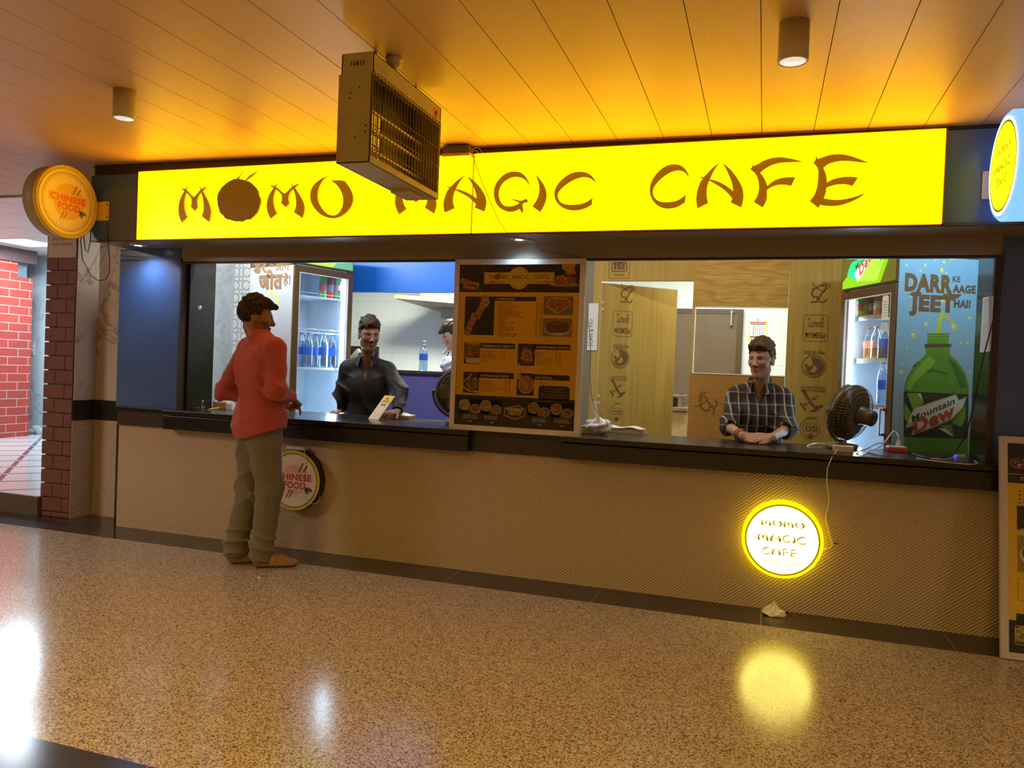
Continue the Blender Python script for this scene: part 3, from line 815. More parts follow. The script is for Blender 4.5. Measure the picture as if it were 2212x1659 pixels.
obj('face', MB().lathe([(0.001, 0.0), (0.197, 0.0), (0.197, 0.0012)], 64, (0.142, -0.0645, 0.429), (0, -1, 0)), mat_glowface(), rs)
m = MB()
pts = [(1804, 974), (1796, 990), (1787, 1012), (1786, 1040), (1790, 1070), (1791, 1090), (1785, 1108), (1784, 1122), (1790, 1145), (1795, 1165), (1799, 1174), (1794, 1184), (1784, 1187)]
P3 = [at(x, y, -0.105) if y < 1045 else at(x, y, -0.012) for x, y in pts]
P3[0] = atz(1808, 972, 0.957); P3[1] = at(1797, 988, -0.108); P3[-1] = Vector((0.366, -0.012, P3[-1].z))
m.tube(P3, 0.003, 7); m.cur = 1
a = at(1798, 1173, -0.008); m.tube([a, a+Vector((0.03, -0.003, 0.0))], 0.0025, 6)
tag(obj('power_cable', m, [WPLAS, BPLAS]), 'white cable hanging down the counter front to the glowing round sign', 'cable')

# unlit round sign on the counter front, behind the customer
o_ = (-3.140, 0.0, 0.506); R_ = 0.214
ru = thing('round_counter_sign', 'unlit white round CHINESE FOOD sign on the counter behind the customer', 'sign', (-3.14, -0.002, 0.29))
obj('shell', MB().lathe([(R_-0.004, 0.0), (R_+0.002, 0.003), (R_, 0.07), (R_-0.004, 0.072)], 72, o_, (0, -1, 0)), BPLAS, ru)
cv = Canvas((-3.140, -0.0725, 0.506), (1, 0, 0), (0, 0, 1))
cv.disc(0, 0, R_-0.001, (0.72, 0.58, 0.0), 0, 72); cv.ring(0, 0, R_-0.026, R_-0.021, (0.03, 0.03, 0.02), 4, 72)
chinese_food(cv, R_-0.02, (0.86, 0.76, 0.66), (0.82, 0.50, 0.26), RED, (0.86, 0.70, 0.62), (0.10, 0.20, 0.04), (0.10, 0.03, 0.01))
obj('print', cv, PRINT, ru)
bx_ = (at(618, 964, -0.05), at(657, 972, -0.05))
tag(obj('adapter_box', MB().bx(bx_[0].x, bx_[1].x, -0.055, -0.001, bx_[1].z-0.005, bx_[0].z+0.002), WPLAS, bevel=0.004), 'small white adapter box above the unlit round sign', 'adapter')
m = MB()
m.tube([at(x, y, -0.085) for x, y in N('652 968 658 972 658 990 654 1020 652 1050 654 1072 664 1084 676 1089 684 1087')]+[at(690, 1080, -0.05), at(691, 1072, -0.04)], 0.0028, 6)
tag(obj('sign_cable', m, WPLAS), 'white cable drooping across the unlit round sign', 'cable')

# ================================================================= things under the ceiling
CREAM = M('heater_enamel', (0.44, 0.37, 0.15), 0.62, bump=0.05, bscale=160, spec=0.15)
hx0, hx1, hy0, hy1, hz0, hz1 = -1.743, -1.596, -1.912, -1.205, 2.192, 2.650
h = thing('ceiling_heater', 'cream metal box heater with a wire grille hanging below the plank ceiling', 'heater', (-1.67, -1.56, 2.19))
m = MB()
m.bx(hx0-0.012, hx1, hy0, hy0+0.008, hz0, hz1-0.085).bx(hx0+0.006, hx1, hy0-0.002, hy0+0.008, hz1-0.095, hz1)
m.bx(hx0, hx1, hy1-0.008, hy1, hz0, hz1)
m.bx(hx0, hx1, hy0, hy1, hz1-0.006, hz1).bx(hx0-0.01, hx1, hy0, hy1, hz0, hz0+0.006)
m.bx(hx1-0.006, hx1, hy0, hy1, hz1-0.088, hz1)
m.bx(hx1-0.008, hx1+0.004, hy0, hy1, hz0, hz0+0.030).bx(hx1-0.006, hx1, hy0, hy0+0.012, hz0, hz1)
m.bx(hx1-0.006, hx1, hy1-0.012, hy1, hz0, hz1)
m.bx(hx0+0.01, hx1-0.05, hy1-0.25, hy1-0.08, hz0-0.018, hz0)
obj('housing', m, CREAM, h, bevel=0.0015)
m = MB()                                            # slotted reflector back
ys = hy0+0.36
m.bx(hx0, hx0+0.006, ys, hy1, hz0, hz1).bx(hx0, hx0+0.0015, hy0, ys, hz1-0.16, hz1).bx(hx0, hx0+0.0015, hy0, ys, hz0, hz0+0.035)
for z in (hz0+0.115, hz0+0.205): m.bx(hx0, hx0+0.0015, hy0, ys, z, z+0.022)
for i in range(16): 
    y = hy0+0.012+i*0.0225
    m.bx(hx0, hx0+0.0015, y, y+(0.006 if i % 5 else 0.02), hz0, hz1-0.1)
for i in range(26):
    z = hz0+0.04+i*0.0105
    m.bx(hx0, hx0+0.0015, hy0, ys, z, z+0.0030)
obj('reflector', m, M('reflector_dark', (0.14, 0.10, 0.04), 0.45), h)
for z in (hz0+0.10, hz0+0.19, hz0+0.27):
    obj('heating_tube', MB().cyl((hx0+0.06, hy0+0.01, z), (hx0+0.06, hy1-0.01, z), 0.009), M('tube_glass', (0.45, 0.34, 0.12), 0.15, spec=0.8), h)
m = MB()
n = 22
for i in range(n+1):
    y = hy0+0.014+(hy1-hy0-0.028)*i/n
    m.tube([(hx1-0.004, y, hz1-0.07), (hx1+0.006, y, hz1-0.082), (hx1+0.006, y, hz0+0.03), (hx1, y, hz0+0.022)], 0.0021, 5)
for z in (hz1-0.105, hz0+0.25, hz0+0.16, hz0+0.075): m.tube([(hx1+0.003, hy0+0.01, z), (hx1+0.003, hy1-0.01, z)], 0.0018, 5)
obj('grille', m, M('grille_wire', (0.20, 0.14, 0.06), 0.35, metal=0.5), h)
W_ = hx1-hx0
HC = lambda: Canvas((hx0, hy0-0.0035, hz0), (1, 0, 0), (0, 0, 1), 0.0006)
for i in range(5):
    cv = HC(); cv.rect(0.045+i*0.015, hz1-hz0-0.055, 0.049+i*0.015, hz1-hz0-0.035, (0.01, 0.01, 0.01), 1)
    if i == 2: cv.disc(0.077, hz1-hz0-0.048, 0.006, (0.01, 0.01, 0.01), 1.5)
    obj('vent_slot', cv, STAMP, h)
for fx, fz in ((0.62, 0.68), (0.34, 0.635), (0.33, 0.585), (0.86, 0.33), (0.85, 0.275), (0.54, 0.225)):
    obj('hole_mark', HC().disc(fx*W_, fz*(hz1-hz0), 0.0042, (0.015, 0.012, 0.01), 5, 14), STAMP, h)  # dark of the end-cap holes drawn as flat discs
HB = lambda: Canvas((hx1, hy0, hz1), (0, 1, 0), (0, 0, 1), 0.0006)
obj('logo', HB().text('Sunvi', 0.085, -0.062, 0.030, (0.52, 0.26, 0.07), 'c', 1, shear=0.15), STAMP, h)
cv = HB(); cv.rect(0.615, -0.078, 0.665, -0.022, (0.55, 0.16, 0.03), 1); cv.pts([(0.64, -0.07), (0.66, -0.03), (0.63, -0.04)], (0.05, 0.03, 0.02), 2); obj('warning_sticker', cv, STAMP, h)
for y in (hy0+0.15, hy1-0.15): obj('hanger', MB().cyl((-1.67, y, hz1), (-1.67, y, zc(-1.67)), 0.006), BROWN, h)

z0 = zc(-1.61)
t = thing('smoke_detector', 'small round smoke detector on the plank ceiling behind the heater', 'smoke detector', (-1.61, -1.70, z0))
obj('body', MB().lathe([(0.036, 0), (0.038, 0.012), (0.036, 0.018), (0.034, 0.020), (0.034, 0.032), (0.030, 0.042), (0.018, 0.046), (0.016, 0.050), (0.006, 0.052)], 32, (-1.61, -1.70, z0), (0, 0, -1)), M('detector_cream', (0.42, 0.34, 0.22), 0.5), t)
obj('sensor', MB().cyl((-1.61, -1.70, z0-0.052), (-1.61, -1.70, z0-0.066), 0.005), BPLAS, t)
for i, (x, y, lab) in enumerate(((-3.225, -1.585, 'cylinder downlight on the ceiling left of the heater'), (0.053, -1.692, 'cylinder downlight on the ceiling above the word CAFE'))):
    z0 = zc(x); t = thing('cylinder_downlight', lab, 'ceiling light', (x, y, z0), group=None)
    obj('housing', MB().lathe([(0.055, 0.0), (0.056, 0.143), (0.0545, 0.1455), (0.048, 0.1455), (0.046, 0.118), (0.0, 0.117)], 40, (x, y, z0), (0, 0, -1)), M('downlight_grey', (0.52, 0.44, 0.28), 0.5), t)
    obj('reflector', MB().lathe([(0.047, 0.144), (0.036, 0.128), (0.02, 0.122)], 32, (x, y, z0), (0, 0, -1)), EM('lamp_rim', (1.0, 0.90, 0.80), 0.65), t)
    m = MB().ball((x, y, z0-0.128), (0.024, 0.024, 0.012)); obj('lens', m, M('lamp_lens', (0.45, 0.38, 0.28), 0.1, spec=0.8), t)
    spot('downlight', (x, y, z0-0.15), 3, (1.0, 0.85, 0.7), 95)
for i, (x, y, lab) in enumerate(((-4.50, -0.160, 'recessed lamp glowing in the soffit over the left blue panel'), (-1.502, -0.145, 'recessed lamp glowing in the soffit above the menu board'))):
    t = thing('recessed_downlight', lab, 'ceiling light', (x, y, 2.175))
    obj('bezel', MB().lathe([(0.045, -0.004), (0.062, 0.001), (0.060, 0.004), (0.046, 0.006)], 36, (x, y, 2.178), (0, 0, -1)), WPLAS, t)
    obj('lens', MB().lathe([(0.046, 0.0), (0.044, 0.003), (0.0, 0.008)], 32, (x, y, 2.177), (0, 0, -1)), EM('led_lens', (0.86, 0.90, 1.0), 6.0), t)
    spot('downlight', (x, y+0.02, 2.160), 14 if i else 16, (0.36, 0.66, 1.0), 150, 0.9, 0.04)
a, b = at(958, 318, -0.40), at(1017, 338, -0.40)
t = thing('sign_driver', 'small finned metal driver box on top of the yellow sign', 'driver box', ((a.x+b.x)/2, -0.40, b.z))
m = MB().bx(a.x+0.012, b.x-0.005, -0.425, -0.345, b.z+0.018, a.z)
for i in range(4): m.bx(a.x+0.010, b.x-0.003, -0.428, -0.345, b.z+0.022+i*0.012, b.z+0.028+i*0.012)
obj('case', m, M('driver_case', (0.14, 0.10, 0.04), 0.4), t, bevel=0.001)
obj('flange', MB().bx(a.x, b.x+0.004, -0.43, -0.345, b.z, b.z+0.017), M('driver_flange', (0.62, 0.40, 0.05), 0.4), t, bevel=0.002)
m = MB()
for pts in (N('1018 327 1024 320 1033 319 1040 326 1044 332'), N('1020 329 1026 325 1032 328 1034 340')): m.tube([at(x, y, -0.405) for x, y in pts], 0.0018, 5)
obj('lead', m, M('yellow_lead', (0.75, 0.55, 0.12), 0.5), t)
m = MB()
P3 = [at(x, y, -0.392) for x, y in N('1019 325 1024 345 1032 368 1044 400 1060 438 1078 478 1096 504')]+[Vector((-1.56, -0.30, 2.172)), Vector((-1.40, -0.14, 2.170))]+[at(x, y, -0.012) for x, y in N('1160 535 1180 544 1204 547 1230 551 1256 557')]
m.tube(P3, 0.0026, 6)
tag(obj('sign_cable', m, M('brown_cable', (0.16, 0.09, 0.02), 0.5)), 'thin cable drooping across the yellow sign beside the word MAGIC', 'cable')

# ================================================================= menu board on the counter
BLK = (0.030, 0.022, 0.014); MY = (0.92, 0.56, 0.012); CRM = (0.80, 0.66, 0.36)
def blobs(cv, q, pal, n, r0, r1, rnd, l):
    for i in range(n):
        a = rnd.uniform(0, 2*PI); t = math.sqrt(rnd.random()); r = rnd.uniform(r0, r1)
        u = q[0]+q[2]*t*math.cos(a); v = q[1]+q[3]*t*math.sin(a); th = rnd.uniform(0, PI); el = rnd.uniform(0.35, 1)
        c = rnd.choice(pal); k = rnd.uniform(0.75, 1.2)
        cv.pts([(u+r*math.cos(b)*math.cos(th)-r*el*math.sin(b)*math.sin(th), v+r*math.cos(b)*math.sin(th)+r*el*math.sin(b)*math.cos(th)) for b in (0, 1.05, 2.1, 3.14, 4.2, 5.24)], tuple(min(1, x*k) for x in c), l+i*0.03)
NOOD = [(0.55, 0.22, 0.03), (0.42, 0.13, 0.02), (0.65, 0.33, 0.06), (0.30, 0.09, 0.015), (0.22, 0.16, 0.02)]
RICE = [(0.66, 0.45, 0.14), (0.52, 0.30, 0.06), (0.72, 0.56, 0.25), (0.30, 0.2, 0.03)]
DARKF = [(0.20, 0.07, 0.02), (0.30, 0.10, 0.02), (0.14, 0.10, 0.02), (0.38, 0.18, 0.05)]
def bowl(cv, u, v, rx, ry, pal, rnd, l=3, n=46, rim=(0.70, 0.55, 0.32)):
    cv.disc(u, v-ry*0.12, rx*1.16, tuple(x*0.55 for x in rim), l, 26, ry*1.18); cv.disc(u, v, rx*1.12, rim, l+1, 26, ry*1.12); cv.disc(u, v, rx, pal[3], l+2, 26, ry)
    blobs(cv, (u, v, rx*0.84, ry*0.84), pal, n, rx*0.08, rx*0.26, rnd, l+3)
def food(cv, u0, v0, u1, v1, kind, rnd):
    W, H = u1-u0, v1-v0; cu, cv_ = (u0+u1)/2, (v0+v1)/2; r = min(W, H)
    cv.rect(u0, v0, u1, v1, {'square': (0.30, 0.22, 0.08), 'plate': (0.34, 0.25, 0.1)}.get(kind, (0.05, 0.032, 0.012)), 2)
    if kind == 'square':
        cv.pts([(cu-W*.44, cv_-H*.02), (cu-W*.02, cv_-H*.45), (cu+W*.46, cv_+H*.06), (cu+W*.28, cv_+H*.42), (cu-W*.3, cv_+H*.42)], (0.72, 0.58, 0.3), 3)
        cv.pts([(cu-W*.39, cv_), (cu-W*.01, cv_-H*.38), (cu+W*.41, cv_+H*.07), (cu+W*.26, cv_+H*.36), (cu-W*.28, cv_+H*.36)], NOOD[1], 4)
        blobs(cv, (cu, cv_+H*.04, W*.28, H*.28), NOOD, 110, r*.03, r*.09, rnd, 5)
    elif kind == 'plate':
        cv.disc(cu, cv_-H*.02, W*.47, (0.74, 0.6, 0.36), 3, 34, H*.44); cv.disc(cu, cv_+H*.02, W*.44, (0.2, 0.12, 0.03), 4, 34, H*.38)
        blobs(cv, (cu, cv_+H*.05, W*.36, H*.28), DARKF, 80, r*.06, r*.16, rnd, 5); cv.pts([(cu-W*.1, cv_-H*.3), (cu+W*.22, cv_-H*.29), (cu+W*.3, cv_-H*.34), (cu-W*.16, cv_-H*.35)], (0.85, 0.78, 0.6), 9)
    elif kind == 'dish':
        cv.pts([(u0+W*.06, v0+H*.3), (u0+W*.16, v0+H*.03), (u1, v0+H*.03), (u1, v1-H*.03), (u0+W*.1, v1-H*.03)], (0.74, 0.60, 0.36), 3)
        cv.rect(u0+W*.1, v0+H*.28, u1, v1-H*.08, (0.28, 0.11, 0.02), 4); blobs(cv, (cu+W*.06, cv_+H*.12, W*.33, H*.26), NOOD, 60, r*.05, r*.13, rnd, 5)
    elif kind == 'noodle':
        blobs(cv, (cu+W*.06, cv_-H*.02, W*.32, H*.38), [(0.66, 0.44, 0.13), (0.45, 0.2, 0.03), (0.6, 0.3, 0.05), (0.3, 0.1, 0.02)], 120, r*.03, r*.11, rnd, 3)
        cv.pts([(u0, v0+H*.02), (u0+W*.16, v0+H*.12), (u0+W*.16, v0+H*.02)], CRM, 3)
    elif kind == 'rice':
        cv.pts([(u0+W*.02, v0+H*.55), (u0+W*.5, v1-H*.08), (u0+W*.6, v1-H*.1), (u0+W*.04, v0+H*.48)], (0.62, 0.5, 0.26), 3)
        cv.pts([(u0, v0+H*.25), (u0+W*.3, v0+H*.07), (u1, v0+H*.02), (u1, v0+H*.12), (u0+W*.3, v0+H*.14), (u0, v0+H*.34)], (0.7, 0.55, 0.3), 3)
        blobs(cv, (cu+W*.1, cv_-H*.08, W*.36, H*.32), [(0.5, 0.28, 0.06), (0.35, 0.14, 0.02), (0.66, 0.4, 0.1), (0.14, 0.1, 0.02)], 110, r*.03, r*.1, rnd, 4)
    elif kind == 'soup':
        cv.disc(u0+W*.1, v1-H*.15, W*.14, (0.62, 0.46, 0.2), 3, 20, H*.14)
        cv.disc(cu+W*.04, cv_-H*.02, W*.46, (0.72, 0.55, 0.28), 3, 34, H*.40); cv.disc(cu+W*.05, cv_-H*.01, W*.42, (0.5, 0.2, 0.03), 4, 34, H*.36)
        blobs(cv, (cu+W*.03, cv_, W*.30, H*.26), [(0.66, 0.3, 0.06), (0.55, 0.2, 0.03), (0.72, 0.42, 0.12), (0.4, 0.14, 0.02)], 80, r*.03, r*.10, rnd, 5)
    elif kind.startswith('combo'):
        cv.rrect(u0, v0, u1, v1, r*.08, (0.42, 0.32, 0.14), 2)
        cv.pts([(u0+W*.45, v0+H*.02), (u0+W*.9, v0+H*.02), (u0+W*.6, v0+H*.4), (u0+W*.4, v0+H*.4)], (0.24, 0.17, 0.06), 3)
        bowl(cv, u0+W*.24, v1-H*.40, W*.23, H*.33, RICE if 'r' in kind[5:] else NOOD, rnd); bowl(cv, u0+W*.75, v0+H*.34, W*.21, H*.28, DARKF if 'd' in kind[5:] else NOOD, rnd)
def roll(cv, u0, v0, u1, v1, w_, l):
    cv.line([(u0, v0), (u1, v1)], w_, (0.55, 0.27, 0.06), l); d = (Vector((u1-u0, v1-v0))).normalized()
    for k in (0.15, 0.4, 0.7): cv.line([(u0+(u1-u0)*k, v0+(v1-v0)*k), (u0+(u1-u0)*(k+.16), v0+(v1-v0)*(k+.16))], w_*0.8, (0.44, 0.20, 0.04), l+1)
    cv.disc(u1, v1, w_*0.58, (0.66, 0.40, 0.12), l+2, 18); blobs(cv, (u1, v1, w_*.34, w_*.34), [(0.35, 0.08, 0.03), (0.18, 0.12, 0.02), (0.6, 0.3, 0.1)], 9, w_*.08, w_*.18, random.Random(5), l+3)
MX, MYY, MZ = -1.966, -0.052, 0.946
mb = thing('menu_board', 'large framed yellow and black menu board standing on the counter', 'menu board', (-1.527, -0.035, 0.945))
MW, MH = 0.880, 1.118
fr = 0.033
m = MB()
TLc = lambda u, v, y: Vector((MX+u, y, MZ+v))
for quad in (((0, 0), (MW, 0), (MW-fr, fr), (fr, fr)), ((0, MH), (MW, MH), (MW-fr, MH-fr), (fr, MH-fr)), ((0, 0), (0, MH), (fr, MH-fr), (fr, fr)), ((MW, 0), (MW, MH), (MW-fr, MH-fr), (MW-fr, fr))):
    m.prism([TLc(u, v, MYY-0.010) for u, v in quad], (0, 0.034, 0))
obj('frame', m, ALU, mb, bevel=0.004)
obj('backing', MB().bx(MX+0.01, MX+MW-0.01, MYY+0.004, MYY+0.022, MZ+0.01, MZ+MH-0.01), WPLAS, mb)
cv = Canvas((MX, MYY-0.0002, MZ), (1, 0, 0), (0, 0, 1), 0.00022)
def mm(x, y):
    q = at(960+x/3.771, 540+y/3.771, MYY); return q.x-MX, q.z-MZ
def R4(x0, y0, x1, y1):
    a = mm(x0, (y0+0)); b = mm(x1, y1); return a[0], b[1], b[0], a[1]
rnd = random.Random(11)
cv.rect(fr, fr, MW-fr, MH-fr, MY, 1)
vt = mm(620, 345)[1]; cv.rect(fr, vt, MW-fr, MH-fr, BLK, 2)
vb = mm(590, 1200)[1]; cv.rect(fr, fr, MW-fr, vb, BLK, 2)
ul, ur = mm(325, 230)[0], mm(897, 230)[0]; v0, v1 = mm(610, 276)[1], mm(610, 182)[1]; uc = (ul+ur)/2
cv.rect(ul, v0, ur, v1, (0.84, 0.58, 0.03), 3); cv.disc(uc, (v0+v1)/2, 0.072, (0.84, 0.58, 0.03), 3.6, 44)
vw = v0+0.031; MAR = (0.16, 0.03, 0.012)
for wd, x0, x1 in (('MOMO', 378, 518), ('MAGIC', 553, 692), ('CAFE', 729, 857)):
    a, b = mm(x0, 225)[0], mm(x1, 225)[0]; put_word(cv, wd, (a+b)/2, vw, b-a, MAR, 5, cap=0.029)
a = mm(430, 222); cv.disc(a[0], vw+0.014, 0.0185, (0.36, 0.10, 0.02), 7); cv.line([(a[0], vw+0.03), (a[0]+0.05, vw+0.075)], 0.0025, MAR, 6); cv.line([(a[0]+.008, vw+0.03), (a[0]+0.075, vw+0.072)], 0.0025, MAR, 6)
for i in range(9):
    r = 0.006*(1-i*0.095)
    cv.disc(ul+0.048+i*0.0165, v0+0.012, r, MAR, 5, 14); cv.disc(ur-0.030-i*0.0165, v0+0.012, r, MAR, 5, 14)
for i, ch in enumerate('For the love of momo'): 
    a = RAD(150-i*6.3); cv.text(ch, uc+0.058*math.cos(a), (v0+v1)/2+0.058*math.sin(a), 0.0075, (0.4, 0.24, 0.03), 'c', 5, rot=math.degrees(a)-90)
cv.text('&', uc, v1-0.006, 0.006, (0.4, 0.24, 0.03)); cv.text('Chinese Food', uc, v1-0.016, 0.007, (0.4, 0.24, 0.03))
for i, ch in enumerate('The Magic of Taste'):
    a = RAD(212+i*6.8); cv.text(ch, uc+0.064*math.cos(a), (v0+v1)/2+0.064*math.sin(a), 0.0085, (0.25, 0.13, 0.02), 'c', 5, rot=math.degrees(a)+90)
a = mm(190, 290); roll(cv, a[0]-0.05, a[1]+0.035, a[0]+0.062, a[1]+0.002, 0.034, 3); roll(cv, a[0]-0.03, a[1]-0.004, a[0]+0.05, a[1]-0.010, 0.026, 3); cv.line([(a[0]-.06, a[1]-.025), (a[0]+.1, a[1]-.025)], 0.006, (0.3, 0.16, 0.03), 3)
a = mm(975, 245); blobs(cv, (a[0], a[1], 0.078, 0.030), NOOD, 130, 0.003, 0.012, rnd, 4); cv.disc(a[0], a[1]-0.030, 0.098, (0.46, 0.28, 0.06), 3, 30, 0.012)
cv.pts([mm(958, 120), mm(1070, 115), mm(1055, 170), mm(985, 170), mm(958, 150)], (0.75, 0.42, 0.04), 4); cv.rect(*R4(988, 170, 1070, 198), (0.62, 0.24, 0.03), 5)
cv.text('NEW', mm(1015, 150)[0], mm(1015, 150)[1], 0.012, (0.6, 0.25, 0.03), 'c', 6)
for x, y in ((155, 145), (322, 158), (322, 185)): a = mm(x, y); cv.disc(a[0], a[1], 0.004, (0.6, 0.4, 0.05), 4, 12)
# section one
cv.rect(*R4(172, 378, 400, 695), BLK, 2); cv.rect(*R4(172, 378, 748, 418), BLK, 2.4)
p0, p1, p2, p3 = mm(190, 680), mm(250, 540), mm(330, 440), mm(360, 385)
roll(cv, p0[0]-0.012, p0[1]-0.01, p1[0]-0.004, p1[1], 0.042, 3); roll(cv, p1[0]+0.01, p1[1]-0.012, p2[0]-0.012, p2[1]-0.006, 0.042, 5); roll(cv, p2[0], p2[1]-0.014, p2[0]+0.006, p2[1]+0.012, 0.046, 7); roll(cv, p3[0]-0.05, p3[1]-0.008, p3[0]-0.014, p3[1]+0.002, 0.03, 4)
a = mm(428, 407); cv.text('CHINESE MAGIC', a[0], a[1], 0.014, (0.8, 0.64, 0.3), 'l', 4, bold=0.03, w=mm(578, 400)[0]-a[0])
items = ['CHILLI POTATO', 'HONEY CHILLI POTATO', 'PANEER CHILLI (DRY)', 'BABY CORN CHILLI', 'BABY CORN MUSHROOM CHILLI', 'VEG MANCHURIAN (DRY)', 'CRISPY CORN SALT & PEPPER', 'CRISPY VEG', 'GOBI 65', 'GOBI MANCHURIAN', 'PANEER 65', 'PANEER POPCORN', 'CHILLI MUSHROOM', 'FRENCH FRIES', 'PERI PERI FRENCH FRIES', 'CHEESE FRENCH FRIES']
prices = [150, 160, 180, 160, 160, 140, 160, 150, 150, 150, 180, 160, 160, 110, 120, 130]
TXT = (0.24, 0.10, 0.01)
for i, (s, p) in enumerate(zip(items, prices)):
    y = 441+i*17.55; a = mm(443-i*0.6, y); b = mm(775-i*0.7, y+1); sq = mm(430-i*0.6, y-3)
    cv.text(s, a[0], a[1], 0.0095, TXT, 'l', 4, bold=0.01, sx=0.92); cv.text('Rs. %d' % p, b[0], b[1], 0.0095, TXT, 'c', 4, bold=0.02)
    cv.rline(sq[0]-0.004, sq[1]-0.004, sq[0]+0.004, sq[1]+0.004, 0.001, 0.0015, TXT, 4)
for x0, y0, x1, y1, k in ((812, 378, 1045, 530, 'square'), (805, 557, 1036, 708, 'plate')):
    r4 = R4(x0, y0, x1, y1); food(cv, *r4, k, rnd); cv.rline(*r4, 0.002, 0.003, (0.22, 0.08, 0.02), 12)
for (x0, y0, x1, y1), kind, hd, ttl, its, col2 in (
    ((165, 752, 287, 930), 'dish', (290, 755, 574, 808), 'CHINESE MAGIC (GRAVY)', [('VEG MANCHURIAN', 170), ('CHILLI PANEER', 180), ('GOBI MANCHURIAN', 170), ('VEG IN HOT GARLIC', 170), ('SAUCE', None)], 475),
    ((602, 762, 733, 945), 'noodle', (733, 766, 1030, 818), 'CHINESE MAGIC (NOODLES)', [('SCHEZWAN', 140), ('SHANGHAI', 150), ('HAKKA', 130), ('JUICY CHILLI GARLIC', 150), ('BUTTER CHILLI GARLIC', 150), ('SINGAPURI', 150)], 928),
    ((157, 990, 280, 1168), 'rice', (280, 992, 564, 1052), 'CHINESE MAGIC (RICE)', [('VEG FRIED RICE', 140), ('SCHEZWAN RICE', 150), ('CHILLI GARLIC RICE', 150), ('BUTTER CHILLI GARLIC RICE', 160), ('PANEER FRIED RICE', 160)], 515),
    ((594, 1002, 726, 1188), 'soup', (726, 1012, 1020, 1068), 'MMC SPECIAL', [('VEG THUKPA', 120)], 868)):
    food(cv, *R4(x0, y0, x1, y1), kind, rnd); cv.rect(*R4(*hd), BLK, 2)
    a = mm(hd[0]+14, (hd[1]+hd[3])/2+7); cv.text(ttl, a[0], a[1], 0.0135, (0.82, 0.66, 0.33), 'l', 4, bold=0.03, sx=0.98)
    for i, (s, p) in enumerate(its):
        y = hd[3]+22+i*18.2; a = mm(hd[0]+12, y); b = mm(col2, y+3)
        cv.text(s, a[0], a[1], 0.0088, TXT, 'l', 4, bold=0.01, sx=0.95)
        if p: cv.text('Rs. %d' % p, b[0], b[1], 0.0088, TXT, 'c', 4, bold=0.02)
r4 = R4(768, 1103, 1018, 1235); cv.rrect(*r4, 0.02, BLK, 2)
for i, s in enumerate(('For any suggestion', 'Query / Feedback', 'Email us at info@momomagiccafe.in', 'or Call +91 7004 12 47 64')):
    a = mm(893, 1138+i*23); cv.text(s, a[0], a[1], 0.011 if i != 2 else 0.009, (0.42, 0.28, 0.07), 'c', 4, w=(0.125, 0.115, 0.175, 0.165)[i])
for (x0, y0, x1, y1), kd, l1, l2, pr in (((125, 1208, 297, 1332), 'comboxrd', 'VEG FRIED RICE /', 'VEG MANCHURIAN', '199'), ((300, 1216, 464, 1342), 'comboxrn', 'VEG FRIED RICE /', 'CHILLI PANEER', '220'), ((686, 1234, 858, 1362), 'comboxn', 'VEG NOODLES /', 'CHILLI PANEER', '220'), ((872, 1243, 1047, 1372), 'comboxnd', 'VEG NOODLES /', 'VEG MANCHURIAN', '199')):
    food(cv, *R4(x0, y0, x1, y1), kd, rnd)
    for k, s in enumerate((l1, l2)): a = mm((x0+x1)/2-4, y1+22+k*17); cv.text(s, a[0], a[1], 0.0105, (0.74, 0.58, 0.30), 'c', 4, bold=0.015, shear=0.25, sx=0.9)
    a = mm((x0+x1)/2+(0 if pr != '220' else 4), y1+70); cv.text(pr, a[0], a[1], 0.012, (0.70, 0.55, 0.28), 'c', 4, bold=0.02)
hexa = [mm(*q) for q in ((492, 1290), (600, 1268), (660, 1300), (655, 1352), (574, 1380), (487, 1345))]
cv.pts(hexa, (0.10, 0.035, 0.012), 3); cv.line(hexa+[hexa[0]], 0.006, (0.66, 0.47, 0.2), 4)
a = mm(575, 1314); cv.text('COMBO', a[0], a[1], 0.020, (0.80, 0.70, 0.5), 'c', 5, bold=0.06); a = mm(575, 1342); cv.text('MEALS', a[0], a[1], 0.019, (0.80, 0.45, 0.05), 'c', 5, bold=0.06)
obj('print', cv, PAPER, mb)
def mat_film():
    t = NT('plastic_film'); v = t.coord()
    n = t.noise(v, 7, 3, 0.55, 1.0); t.bump(n, 0.35, 0.03)
    t.set((1, 1, 1), 0.03, spec=0.5, trans=0.0, alpha=1.0)
    tr = t.new('ShaderNodeBsdfTransparent'); gl = t.new('ShaderNodeBsdfGlossy'); gl.inputs['Roughness'].default_value = 0.03
    bn = [x for x in t.n if x.bl_idname == 'ShaderNodeBump'][0]; t.ln(bn.outputs[0], gl.inputs['Normal'])
    mx = t.new('ShaderNodeMixShader'); fr_ = t.new('ShaderNodeFresnel'); fr_.inputs['IOR'].default_value = 1.35; t.ln(bn.outputs[0], fr_.inputs['Normal'])
    t.ln(fr_.outputs[0], mx.inputs[0]); t.ln(tr.outputs[0], mx.inputs[1]); t.ln(gl.outputs[0], mx.inputs[2]); t.ln(mx.outputs[0], t.out.inputs['Surface'])
    return t.m
FILM = mat_film()
obj('cover_sheet', MB().quad(TLc(fr, fr, MYY-0.0065), TLc(MW-fr, fr, MYY-0.0065), TLc(MW-fr, MH-fr, MYY-0.0065), TLc(fr, MH-fr, MYY-0.0065)), FILM, mb)

